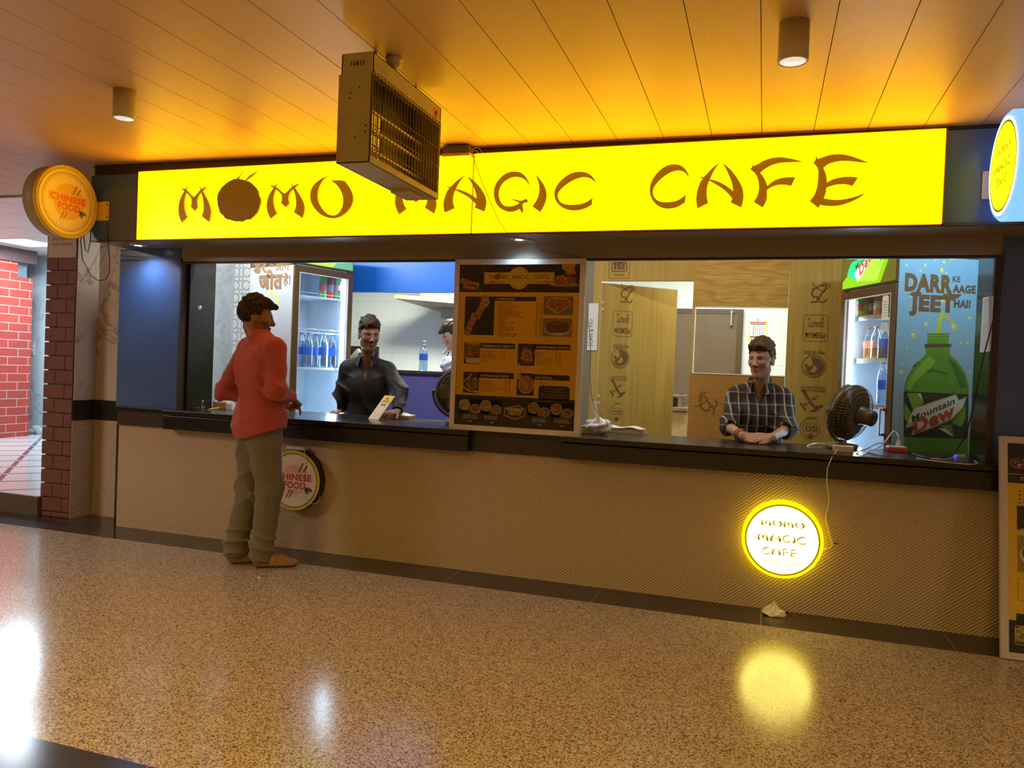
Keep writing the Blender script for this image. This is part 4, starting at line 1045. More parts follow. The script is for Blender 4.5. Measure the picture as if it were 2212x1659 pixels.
# second menu board leaning on the counter at the right edge
V_ = Vector((0, 0.215, 1.10)).normalized(); U_ = Vector((1, 0, 0)); N_ = U_.cross(V_)
O_ = Vector((1.193, -0.345, 0.004)); W2, H2 = 0.86, 1.12
m2 = thing('menu_board', 'framed menu board leaning on the counter at the right edge', 'menu board', (1.6, -0.34, 0))
PP = lambda u, v, n: O_+U_*u+V_*v+N_*n
m = MB()
for quad in (((0, 0), (W2, 0), (W2-fr, fr), (fr, fr)), ((0, H2), (W2, H2), (W2-fr, H2-fr), (fr, H2-fr)), ((0, 0), (0, H2), (fr, H2-fr), (fr, fr)), ((W2, 0), (W2, H2), (W2-fr, H2-fr), (W2-fr, fr))):
    m.prism([PP(u, v, 0.008) for u, v in quad], -N_*0.03)
obj('frame', m, M('pale_frame', (0.52, 0.46, 0.42), 0.4), m2, bevel=0.004)
cv = Canvas(PP(0, 0, 0.0), U_, V_, 0.0003)
cv.rect(fr*.9, fr*.9, W2-fr*.9, H2-fr*.9, (0.78, 0.52, 0.03), 1); cv.rect(fr, 0.88, W2-fr, H2-fr, (0.025, 0.022, 0.02), 2); cv.rect(fr, fr, W2-fr, 0.19, (0.025, 0.022, 0.02), 2); cv.rect(fr+0.035, 0.19, W2-fr-.035, 0.225, (0.025, 0.022, 0.02), 2)
cv.rect(fr, 0.925, W2-fr, 0.928, (0.7, 0.5, 0.1), 3); cv.text('TRY OUR MOMOS', 0.09, 0.895, 0.018, (0.8, 0.75, 0.6), 'l', 4, bold=0.02)
for i in range(9): bowl(cv, 0.085+i*0.085, 0.985, 0.036, 0.024, [(0.6, 0.35, 0.18), (0.7, 0.45, 0.25), (0.5, 0.25, 0.1), (0.1, 0.05, 0.03)], rnd, 3, 14, (0.3, 0.2, 0.1))
for i in range(4):
    v = 0.835-i*0.02; cv.rect(0.083, v, 0.092, v+0.009, TXT, 3); cv.text('STEAM MOMO', 0.10, v, 0.010, TXT, 'l', 3); cv.text('FRIED MOMO', 0.46, v, 0.010, TXT, 'l', 3)
food(cv, 0.075, 0.64, 0.40, 0.765, 'noodle', rnd); food(cv, 0.075, 0.43, 0.40, 0.615, 'plate', rnd); food(cv, 0.46, 0.64, 0.79, 0.765, 'dish', rnd); food(cv, 0.46, 0.43, 0.79, 0.615, 'soup', rnd)
cv.rline(0.075, 0.29, 0.40, 0.40, 0.003, 0.002, TXT, 3); food(cv, 0.062, 0.075, 0.19, 0.165, 'combor', rnd); cv.rline(0.060, 0.073, 0.192, 0.167, 0.012, 0.003, (0.7, 0.5, 0.15), 12); cv.text('MEALS', 0.10, 0.05, 0.012, (0.7, 0.6, 0.4), 'l', 4)
obj('print', cv, PAPER, m2)
obj('cover_sheet', MB().quad(PP(fr, fr, 0.004), PP(W2-fr, fr, 0.004), PP(W2-fr, H2-fr, 0.004), PP(fr, H2-fr, 0.004)), FILM, m2)
# ================================================================= drinks refrigerators
FRDARK = M('fridge_dark', (0.075, 0.045, 0.018), 0.35)
FRIN = M('fridge_liner', (0.62, 0.70, 0.78), 0.4)
def mat_glass(name, tint, rough=0.02, mixf=0.10):
    t = NT(name); t.n.remove(t.b)
    tr = t.new('ShaderNodeBsdfTransparent'); tr.inputs[0].default_value = (*tint, 1)
    gl = t.new('ShaderNodeBsdfGlossy'); gl.inputs['Roughness'].default_value = rough
    fr_ = t.new('ShaderNodeLayerWeight'); fr_.inputs['Blend'].default_value = 0.3
    n = t.noise(t.coord(), 3, 1); k = t.math('MULTIPLY', fr_.outputs['Facing'], t.math('ADD', 0.35, t.math('MULTIPLY', n, 0.1)))
    k = t.math('ADD', t.math('MULTIPLY', t.math('POWER', k, 2.0), 0.9), mixf*0.4)
    mx = t.new('ShaderNodeMixShader'); t.ln(k, mx.inputs[0]); t.ln(tr.outputs[0], mx.inputs[1]); t.ln(gl.outputs[0], mx.inputs[2]); t.ln(mx.outputs[0], t.out.inputs['Surface'])
    return t.m
GLASS = mat_glass('door_glass', (0.95, 0.98, 1.0))
PET = mat_glass('clear_bottle', (0.80, 0.90, 0.97), 0.08, 0.35)
LEDM = EM('fridge_led', (0.72, 0.88, 1.0), 7.0)
class Plane:
    def __init__(s, O, U, V): s.O = Vector(O); s.U = Vector(U).normalized(); s.V = Vector(V).normalized(); s.N = s.U.cross(s.V)
    def uv(s, x, y):
        d = ray(x, y); C = Vector((0, -DCAM, HCAM)); t = (s.O-C).dot(s.N)/d.dot(s.N); q = C+t*d-s.O
        return q.dot(s.U), q.dot(s.V)
def fridge(name, label, loc, ang, W, D, H, zh, lit, led_left):
    root = thing(name, label, 'refrigerator', (0, 0, 0))
    def put(n, m, mt, par=root, bevel=0.0):
        o = obj(n, m, mt, None, bevel); o.parent = par; return o
    m = MB(); e = 0.035
    m.bx(0, e, 0.03, D, 0.05, H).bx(W-e, W, 0.03, D, 0.05, H).bx(e, W-e, D-e, D, 0.05, H).bx(e, W-e, 0.03, D-e, 0.05, 0.25).bx(e, W-e, 0.03, D-e, zh, H)
    for x in (0.04, W-0.09):
        for y in (0.08, D-0.1): m.bx(x, x+0.05, y, y+0.05, 0, 0.05)
    put('body', m, FRDARK, bevel=0.004)
    m = MB().bx(e, e+0.012, 0.035, D-e, 0.25, zh).bx(W-e-0.012, W-e, 0.035, D-e, 0.25, zh).bx(e, W-e, D-e-0.012, D-e, 0.25, zh).bx(e, W-e, 0.035, D-e, zh-0.012, zh).bx(e, W-e, 0.035, D-e, 0.25, 0.262)
    for x in (e+0.10, W-e-0.12): m.bx(x, x+0.02, D-e-0.02, D-e-0.012, 0.3, zh-0.03)
    put('liner', m, FRIN)
    m = MB().bx(0, W, 0.0, 0.03, zh-0.022, H)
    hd = put('header', m, FRDARK, bevel=0.003)
    t_ = 0.055
    m = MB().bx(0, t_, 0.0, 0.03, 0.12, zh-0.03).bx(W-t_, W, 0.0, 0.03, 0.12, zh-0.03).bx(t_, W-t_, 0.0, 0.03, 0.12, 0.2).bx(t_, W-t_, 0.0, 0.03, zh-0.03-0.055, zh-0.03)
    dr = put('door', m, M('door_frame', (0.10, 0.055, 0.02), 0.3), bevel=0.004)
    m = MB().bx(t_-0.002, W-t_+0.002, 0.012, 0.016, 0.198, zh-0.083); o = put('glass', m, GLASS, dr)
    m = MB()
    for x in (t_, W-t_-0.006): m.bx(x, x+0.006, -0.001, 0.012, 0.2, zh-0.085)
    m.bx(t_, W-t_, -0.001, 0.012, zh-0.091, zh-0.085)
    put('gasket', m, M('pale_gasket', (0.66, 0.66, 0.70), 0.4), dr)
    hx = W-0.028 if not led_left else 0.028
    hx = W-0.05
    m = MB()
    m.bx(hx-0.02, hx+0.012, -0.03, 0.0, 1.18, 1.20).bx(hx-0.02, hx-0.008, -0.036, -0.028, 1.02, 1.2).bx(hx-0.02, hx+0.012, -0.03, 0.0, 1.02, 1.04)
    put('handle', m, STEEL, dr, bevel=0.003)
    x = e+0.02 if led_left else W-e-0.045
    put('led_strip', MB().bx(x, x+0.022, 0.045, 0.06, 0.95 if not led_left else 0.3, zh-0.08), LEDM)
    if not led_left:
        m = MB().bx(x+0.004, x+0.018, 0.056, 0.06, 0.30, 0.95)
        for i in range(9): m.bx(x, x+0.022, 0.045, 0.06, 0.32+i*0.07, 0.36+i*0.07)
        put('led_strip', m, LEDM)
    root.location = loc; root.rotation_euler = (0, 0, ang)
    bpy.context.view_layer.update()
    xl = e+0.10 if led_left else W-e-0.10
    l = area('fridge_lamp', (0, 0, 0), 0.10, 7.5, (0.62, 0.82, 1.0), sy=1.3)
    l.matrix_world = root.matrix_world @ Matrix.Translation((xl, 0.07, (zh+0.3)/2)) @ Matrix.Rotation(-PI/2 if led_left else PI/2, 4, 'Y') @ Matrix.Rotation(PI/2, 4, 'Z') @ Matrix.Identity(4)
    return root, put
def frl(root, px, py, yl):                 # local (x, z) of a pixel on the fridge plane y = yl
    mw = root.matrix_world; n = mw.to_3x3() @ Vector((0, 1, 0)); P0 = mw @ Vector((0, yl, 0))
    C = Vector((0, -DCAM, HCAM)); d = ray(px, py); t = (P0-C).dot(n)/d.dot(n)
    return mw.inverted() @ (C+t*d)
def shelf(put, W, D, z, col, wire=False, front=0.032):
    m = MB()
    if wire:
        for i in range(16): x = 0.05+(W-0.1)*i/15; m.bx(x-0.002, x+0.002, 0.07, D-0.05, z-0.004, z)
        m.bx(0.047, W-0.047, 0.065, 0.072, z-0.008, z+0.002).bx(0.047, W-0.047, D-0.06, D-0.05, z-0.006, z)
        for a, b in ((0.05, W/2-0.01), (W/2+0.01, W-0.06)): m.tube([(a, 0.068, z), (a, 0.068, z+0.028), (b, 0.068, z+0.028), (b, 0.068, z)], 0.003, 6)
    else:
        m.bx(0.047, W-0.047, 0.07, D-0.05, z-0.006, z)
    o = put('shelf', m, M('shelf_white', (0.72, 0.78, 0.84), 0.35))
    if front: put('price_strip', MB().bx(0.05, W-0.05, 0.060, 0.069, z-front*0.75, z+front*0.25), M('strip_'+str(col), col, 0.4), o)

aR = RAD(-66); LR = Vector((0.773, 0.60, 0))+0.66*Vector((math.cos(RAD(114)), math.sin(RAD(114)), 0))
HR = 2.235
zhR = at(1925, 601, 0.6).z
FR, putR = fridge('drinks_refrigerator', 'glass-door drinks refrigerator with a lit green header right of the plaid-shirted man', LR, aR, 0.66, 0.64, HR, zhR, True, True)
aL = RAD(72); LL = Vector((-3.68, 0.65, 0))
zhL = at(647, 563, 0.66).z
FL, putL = fridge('drinks_refrigerator', 'glass-door drinks refrigerator with bottled water behind the red-shirted customer', LL, aL, 0.635, 0.60, 2.34, zhL, True, False)
# lit header art
def header_art(root, put, W, z0, z1, full):
    cv = Canvas((0, -0.0015, z0), (1, 0, 0), (0, 0, 1), 0.0004); h = z1-z0; G1, G2, G3 = (0.10, 0.11, 0.0), (0.16, 0.42, 0.0), (0.28, 0.75, 0.04)
    cv.rect(0.01, 0.012, W-0.01, h-0.006, (0.07, 0.075, 0.0), 0)
    if full:
        cv.pts([(0.012, 0.014), (W-0.18, 0.014), (W-0.06, h-0.008), (0.25, h-0.008), (0.012, 0.06)], G2, 1)
        cv.pts([(0.20, 0.05), (W-0.22, 0.03), (W-0.13, h-0.03), (0.34, h-0.02)], G3, 2)
        cv.pts([(0.07, 0.11), (0.17, 0.06), (0.24, 0.12), (0.33, 0.22), (0.12, 0.19), (0.09, 0.15)], (0.0, 0.62, 0.22), 3)
        cv.pts([(0.16, 0.115), (0.40, h+0.0), (0.44, h+0.0), (0.42, 0.235), (0.21, 0.045)], (0.9, 0.9, 0.86), 4)
        cv.text('Mountain', 0.185, 0.125, 0.045, (0.02, 0.06, 0.02), 'l', 5, bold=0.01, rot=33, shear=0.25, w=0.23)
        cv.text('Dew', 0.235, 0.085, 0.068, (0.75, 0.03, 0.03), 'l', 5, bold=0.04, rot=33, shear=0.3, w=0.19)
        cv.pts([(W-0.2, h-0.02), (W-0.09, h-0.02), (W-0.19, h-0.08)], (0.0, 0.35, 0.02), 3)
    else:
        cv.rect(0.012, 0.014, W-0.012, h-0.008, (0.28, 0.68, 0.03), 1)
        cv.pts([(W*0.62, 0.014), (W-0.012, 0.014), (W-0.012, h-0.008), (W*0.86, h-0.008)], (0.08, 0.26, 0.12), 2)
    o = put('header_print', cv, BACKLIT, [c for c in root.children if c.name.startswith('header')][0])
header_art(FR, putR, 0.66, zhR-0.02, HR, True); header_art(FL, putL, 0.635, zhL-0.02, 2.34, False)
# side graphics
def bottle_art(cv, mp, bands):
    pts = lambda s: [mp(*q) for q in N(s)]
    GR, GRL, GRD = (0.105, 0.26, 0.008), (0.20, 0.40, 0.025), (0.05, 0.15, 0.005)
    cv.pts(sm_poly(pts('752 628 885 628 888 650 878 690 892 715 890 758 935 800 985 870 1006 940 1008 1000 1002 1392 606 1396 608 1000 612 940 640 870 700 800 745 758 740 715 752 690')), GR, 4)
    cv.pts(sm_poly(pts('640 900 720 815 760 770 800 800 770 850 700 900 650 975 618 975')), GRL, 5); cv.pts(sm_poly(pts('880 780 930 815 975 880 990 960 960 975 930 900')), GRD, 5)
    cv.pts(pts('735 695 900 695 900 712 735 716'), (0.10, 0.05, 0.015), 6)
    for y in (640, 658, 676): cv.pts(pts('756 %d 884 %d 884 %d 756 %d' % (y, y, y+6, y+6)), GRL, 5)
    for s in ('745 860 790 845 800 860 750 875', '780 850 870 870 880 885 800 868', '660 830 700 800 706 812 668 842'): cv.pts(pts(s), GRD, 6)
    cv.pts(pts('607 988 1006 1006 1000 1278 606 1268'), (0.035, 0.028, 0.008), 7)
    cv.pts(pts('625 998 700 1000 730 1060 660 1100 640 1040'), (0.20, 0.36, 0.02), 8); cv.pts(pts('690 1000 712 1002 725 1050'), (0.7, 0.7, 0.55), 9)
    cv.pts(pts('612 1060 660 1130 640 1200 608 1150'), (0.18, 0.36, 0.02), 8); cv.pts(pts('900 1180 990 1080 985 1160 960 1210'), (0.16, 0.30, 0.01), 8)
    cv.pts(pts('820 1216 860 1216 915 1262 900 1264'), (0.62, 0.6, 0.45), 9); cv.pts(pts('830 1200 900 1190 915 1256'), (0.13, 0.26, 0.01), 8)
    cv.pts(pts('625 1188 668 1090 928 1005 948 1040 995 1020 975 1090 905 1160 780 1215 650 1262 672 1200 618 1215'), (0.36, 0.42, 0.10), 10)
    cv.pts(pts('632 1180 672 1096 925 1012 940 1046 985 1032 965 1085 898 1152 780 1204 664 1252 684 1186'), (0.66, 0.60, 0.46), 11)
    a, b = mp(655, 1178), mp(928, 1060); rt = math.degrees(math.atan2(b[1]-a[1], b[0]-a[0]))
    cv.text('Mountain', a[0], a[1], 0.040, (0.03, 0.06, 0.015), 'l', 13, bold=0.02, rot=rt, shear=0.35, w=math.hypot(b[0]-a[0], b[1]-a[1])*0.97)
    a, b = mp(668, 1250), mp(945, 1128); rt = math.degrees(math.atan2(b[1]-a[1], b[0]-a[0]))
    cv.text('Dew', a[0], a[1], 0.080, (0.46, 0.06, 0.02), 'l', 13, bold=0.05, rot=rt, shear=0.30, w=math.hypot(b[0]-a[0], b[1]-a[1])*0.92)
def grad(cv, u0, u1, v0, v1, cols, n=14, l=1):
    for i in range(n):
        t = (i+0.5)/n*(len(cols)-1); k = min(int(t), len(cols)-2); f = t-k
        cv.rect(u0, v0+(v1-v0)*i/n, u1, v0+(v1-v0)*(i+1)/n, tuple(a+(b-a)*f for a, b in zip(cols[k], cols[k+1])), l)
def splash(cv, mp, spots, rnd, col=(0.50, 0.58, 0.16)):
    for x, y, r in spots:
        a = mp(x, y); n = 9
        cv.pts([(a[0]+r*rnd.uniform(.6, 1.2)*math.cos(2*PI*i/n), a[1]+r*rnd.uniform(.6, 1.2)*math.sin(2*PI*i/n)) for i in range(n)], col, 3.5)
        cv.disc(a[0]-r*.2, a[1]+r*.2, r*.35, (0.7, 0.75, 0.5), 5, 10)
rnd = random.Random(8)
S24 = Vector((math.cos(RAD(24)), math.sin(RAD(24)), 0)); N24 = Vector((math.sin(RAD(24)), -math.cos(RAD(24)), 0))
PO = Vector((0.773, 0.60, 0))+S24*0.012+N24*0.0006
pl = Plane(PO, S24, (0, 0, 1)); cv = Canvas(PO, S24, (0, 0, 1), 0.00025)
mp = lambda x, y: pl.uv(1740+x/2.860, 500+y/2.860)
grad(cv, 0.0, 0.618, 0.12, 2.17, [(0.40, 0.44, 0.42), (0.36, 0.42, 0.42), (0.25, 0.42, 0.52), (0.16, 0.42, 0.68)])
cv.pts(sm_poly([mp(*q) for q in N('830 500 815 560 800 625 840 625 835 580 850 530 900 560 935 605 940 580 880 530 850 495')]), (0.42, 0.52, 0.06), 3)
splash(cv, mp, [(625, 210, .012), (740, 210, .012), (710, 245, .010), (840, 240, .018), (855, 190, .014), (905, 165, .020), (870, 260, .010), (745, 572, .018), (665, 640, .020), (915, 590, .020), (590, 870, .016), (625, 720, .010), (600, 815, .010), (1012, 535, .012), (770, 540, .008), (1000, 690, .012), (960, 690, .010), (650, 400, .012), (1015, 870, .012), (880, 485, .012), (840, 350, .02), (850, 430, .02), (800, 180, .008)], rnd)
BRN = (0.145, 0.075, 0.02)
for s, x0, y0, x1, h in (('DARR', 612, 360, 905, 104), ('JEET', 640, 482, 920, 96), ):
    a, b = mp(x0, y0), mp(x1, y0+(x1-x0)*0.058); hh = mp(x0, y0-h)[1]-a[1]
    cv.text(s, a[0], a[1], hh, BRN, 'l', 6, bold=0.055, w=b[0]-a[0])
cv.pts([mp(*q) for q in N('636 395 660 372 720 376 700 400')], BRN, 6.6); cv.pts([mp(*q) for q in N('850 384 966 388 940 412 850 408')], BRN, 6.6)
for s, x0, y0, x1, h in (('KE', 908, 310, 955, 36), ('AAGE', 908, 374, 1050, 46), ('HAI!', 915, 466, 1018, 46)):
    a, b = mp(x0, y0), mp(x1, y0+(x1-x0)*0.058); hh = mp(x0, y0-h)[1]-a[1]
    cv.text(s, a[0], a[1], hh, (0.10, 0.065, 0.03), 'l', 6, bold=0.05 if s != 'KE' else 0.02, w=b[0]-a[0])
bottle_art(cv, mp, None)
o = obj('side_graphic', cv, PRINT); o.parent = FR; o.matrix_parent_inverse = FR.matrix_world.inverted()
D18 = Vector((math.cos(RAD(-18)), math.sin(RAD(-18)), 0)); N18 = D18.cross(Vector((0, 0, 1)))
PO = LL-D18*0.60+N18*0.0006; pl2 = Plane(PO, D18, (0, 0, 1)); cv = Canvas(PO, D18, (0, 0, 1), 0.00025)
m2_ = lambda x, y: pl2.uv(530+x/8.848, 540+y/8.848)
cv.rect(0.0, 0.12, 0.585, 2.14, (0.40, 0.38, 0.36), 0)
grad(cv, 0.006, 0.575, 0.12, 2.13, [(0.46, 0.42, 0.38), (0.46, 0.43, 0.41), (0.40, 0.44, 0.50)])
# the same bottle art, smaller scale on this side panel
uvb = {}
def m3(x, y):
    u = 0.335+(x-805)*0.00118; v = 1.40-(y-700)*0.00125
    return u, v
BOT = lambda x, y: m3(x, y)
bottle_art(cv, BOT, None)
cv.pts([m2_(*q) for q in N('470 760 520 760 540 860 600 870 640 960 640 1040 600 1030 560 930 500 830 450 900 430 940 420 880 460 820')], (0.50, 0.55, 0.10), 3)
splash(cv, m2_, [(160, 590, .012), (205, 795, .008), (350, 760, .006), (575, 770, .008)], rnd, (0.48, 0.52, 0.2))
for s, x0, y0, x1, h in (('डर', 155, 440, 410, 210), ('के', 462, 345, 548, 110), ('आगे', 562, 405, 845, 150), ('जीत', 255, 745, 715, 260), ('है!', 725, 655, 860, 165)):
    a, b = m2_(x0, y0), m2_(x1, y0-(x1-x0)*0.02); hh = m2_(x0, y0-h)[1]-a[1]
    cv.text(s, a[0], a[1], hh*1.06, (0.20, 0.105, 0.035), 'l', 9, bold=0.055 if s in ('डर', 'जीत') else 0.02, w=b[0]-a[0])
o = obj('side_graphic', cv, PRINT); o.parent = FL; o.matrix_parent_inverse = FL.matrix_world.inverted()

# shelves and drinks
zR = [frl(FR, 1870, 684, 0.065).z, frl(FR, 1870, 777, 0.065).z, frl(FR, 1893, 876, 0.065).z]
shelf(putR, 0.66, 0.64, zR[0], (0.20, 0.13, 0.08)); shelf(putR, 0.66, 0.64, zR[1], (0.30, 0.30, 0.22)); shelf(putR, 0.66, 0.64, zR[2], (0.22, 0.16, 0.14)); shelf(putR, 0.66, 0.64, zR[2]-0.36, (0.22, 0.16, 0.14))
zL = [frl(FL, 690, 642, 0.068).z, frl(FL, 690, 719, 0.068).z, frl(FL, 690, 795, 0.068).z]
shelf(putL, 0.635, 0.60, zL[0], (0.66, 0.74, 0.80), True, 0); shelf(putL, 0.635, 0.60, zL[1], (0.66, 0.74, 0.80), True, 0); shelf(putL, 0.635, 0.60, zL[2], (0.66, 0.74, 0.80), False, 0.02)
def can(name, label, body, bandc, group):
    r = thing(name, label, 'can')
    m = MB(); m.lathe([(0.022, 0), (0.028, 0.006), (0.0285, 0.16)], 22); obj('body', m, M('can_'+name+str(body), body, 0.3), r)
    m = MB().lathe([(0.0285, 0.16), (0.0285, 0.161), (0.024, 0.170), (0.0235, 0.166), (0.0, 0.166)], 22); obj('lid', m, STEEL, r)
    cv = MB().lathe([(0.0287, 0.05), (0.0287, 0.10)], 22); obj('logo_band', cv, M('can_band'+str(bandc), bandc, 0.35), r)
    return r
def bottle(name, label, H, R, bodym, liq, lab, capc, group=None, fill=0.8):
    r = thing(name, label, 'bottle')
    pr = [(R*0.86, 0), (R, 0.012), (R, H*0.30), (R*0.94, H*0.36), (R, H*0.42), (R, H*0.62), (R*0.9, H*0.72), (R*0.55, H*0.84), (R*0.36, H*0.90), (R*0.36, H*0.955)]
    obj('body', MB().lathe(pr, 22), bodym, r)
    if liq:
        pl_ = [(R*0.82, 0.004), (R*0.955, 0.014), (R*0.955, H*0.30), (R*0.90, H*0.36), (R*0.955, H*0.42)]
        pl_ += [(R*0.955, H*0.62), (R*0.8, H*0.74)] if fill > 0.7 else [(R*0.955, H*0.5)]
        obj('liquid', MB().lathe(pl_, 22), liq, r)
    obj('label', MB().lathe([(R*1.012, H*0.36), (R*1.015, H*0.38), (R*1.015, H*0.56), (R*1.012, H*0.58)], 22), lab, r)
    obj('cap', MB().lathe([(R*0.43, H*0.935), (R*0.43, H*0.99), (R*0.36, H)], 18), capc, r)
    return r
ORJ = M('orange_drink', (0.75, 0.22, 0.02), 0.3); COLA = M('cola', (0.04, 0.02, 0.015), 0.25); BLUEL = M('blue_label', (0.01, 0.11, 0.55), 0.4); PINKL = M('orange_label', (0.85, 0.40, 0.28), 0.4)
ORC = M('orange_cap', (0.85, 0.22, 0.06), 0.4); BLC = M('blue_cap', (0.01, 0.10, 0.50), 0.4); TEALC = M('teal_cap', (0.0, 0.45, 0.32), 0.4); WATER = mat_glass('water', (0.78, 0.90, 0.98), 0.1, 0.2)
def inside(root, r, px, py, yl, z, rz=0.0):
    q = frl(root, px, py, yl); w_ = root.matrix_world @ Vector((min(max(q.x, 0.092), 0.575), yl, z)); r.location = w_; r.rotation_euler = (0, 0, rz)
G = 'cans on the top shelf of the right refrigerator'
c = can('soda_can', 'bright green soda can on the top shelf of the right refrigerator', (0.22, 0.50, 0.02), (0.55, 0.08, 0.10), G); inside(FR, c, 1852, 680, 0.10, zR[0])
c = can('soda_can', 'dull olive soda can second on the top shelf of the right refrigerator', (0.16, 0.19, 0.02), (0.30, 0.28, 0.05), G); inside(FR, c, 1872, 678, 0.13, zR[0])
c = can('soda_can', 'dark soda can third on the top shelf of the right refrigerator', (0.05, 0.035, 0.02), (0.30, 0.24, 0.15), G); inside(FR, c, 1885, 677, 0.15, zR[0])
c = can('soda_can', 'orange soda can on the top shelf of the right refrigerator', (0.68, 0.22, 0.02), (0.72, 0.60, 0.45), G); inside(FR, c, 1897, 675, 0.11, zR[0])
b = bottle('soda_bottle', 'orange soda bottle, left of the two on the middle shelf of the right refrigerator', 0.235, 0.034, PET, ORJ, PINKL, ORC, fill=.5); inside(FR, b, 1874, 774, 0.16, zR[1])
b = bottle('soda_bottle', 'orange soda bottle beside the cola in the right refrigerator', 0.235, 0.034, PET, ORJ, PINKL, ORC, fill=.5); inside(FR, b, 1891, 772, 0.14, zR[1])
b = bottle('soda_bottle', 'cola bottle with a blue label in the right refrigerator', 0.24, 0.034, PET, COLA, BLUEL, BLC, fill=.5); inside(FR, b, 1907, 770, 0.11, zR[1])
b = bottle('water_bottle', 'water bottle with a blue label behind the door handle of the right refrigerator', 0.30, 0.036, PET, WATER, BLUEL, BLC); inside(FR, b, 1905, 872, 0.12, zR[2])
cv = Canvas((0, 0, 0), (1, 0, 0), (0, 0, 1))
a = frl(FR, 1909, 662, -0.004)
cv = Canvas((a.x, 0.0105, a.z), (1, 0, 0), (0, 0, 1), 0.0003); cv.rrect(-0.042, -0.085, 0.03, 0.075, 0.02, (0.75, 0.75, 0.72), 0)
for i in range(6): cv.rect(-0.03, -0.06+i*0.018, 0.02, -0.055+i*0.018, (0.35, 0.33, 0.4), 1)
cv.rect(-0.04, -0.16, 0.03, -0.105, (0.62, 0.66, 0.60), 0); cv.rect(-0.03, -0.145, -0.01, -0.12, (0.4, 0.6, 0.3), 1)
putR('energy_sticker', cv, PAPER)
G2 = 'cans on the top shelf of the left refrigerator'
for k, (px, bc, bb, lb) in enumerate(((697, (0.20, 0.46, 0.05), (0.5, 0.12, 0.10), 'green soda can left of the red can in the left refrigerator'), (712, (0.62, 0.06, 0.03), (0.2, 0.25, 0.4), 'red soda can on the top shelf of the left refrigerator'), (726, (0.16, 0.44, 0.10), (0.5, 0.2, 0.2), 'green soda can right of the red can in the left refrigerator'))):
    c = can('soda_can', lb, bc, bb, G2); inside(FL, c, px, 640+k, 0.13, zL[0])
    c.scale = (1.15, 1.15, 1.25)
b = bottle('water_bottle', 'small water bottle with a teal cap in the left refrigerator', 0.22, 0.034, PET, WATER, M('pale_label', (0.5, 0.65, 0.75), 0.4), TEALC); inside(FL, b, 739, 643, 0.11, zL[0])
wb = bottle('water_bottle', 'clear water bottle with a blue label nearest the door edge in the left refrigerator', 0.31, 0.042, PET, WATER, BLUEL, BLC)
inside(FL, wb, 664, 793, 0.13, zL[2])
WG = 'water bottles on the shelf of the left refrigerator'
for px, yl, lb in ((697, 0.12, 'clear water bottle second from the left in the front row of the left refrigerator'), (718, 0.13, 'clear water bottle beside the light strip of the left refrigerator'), (649, 0.24, 'clear water bottle half hidden at the left of the back row in the refrigerator'), (681, 0.26, 'clear water bottle in the back row of the left refrigerator')):
    q = frl(FL, px, 793, yl); dup(wb, FL.matrix_world @ Vector((q.x, yl, zL[2])), 0, lb, WG)
wb['group'] = WG
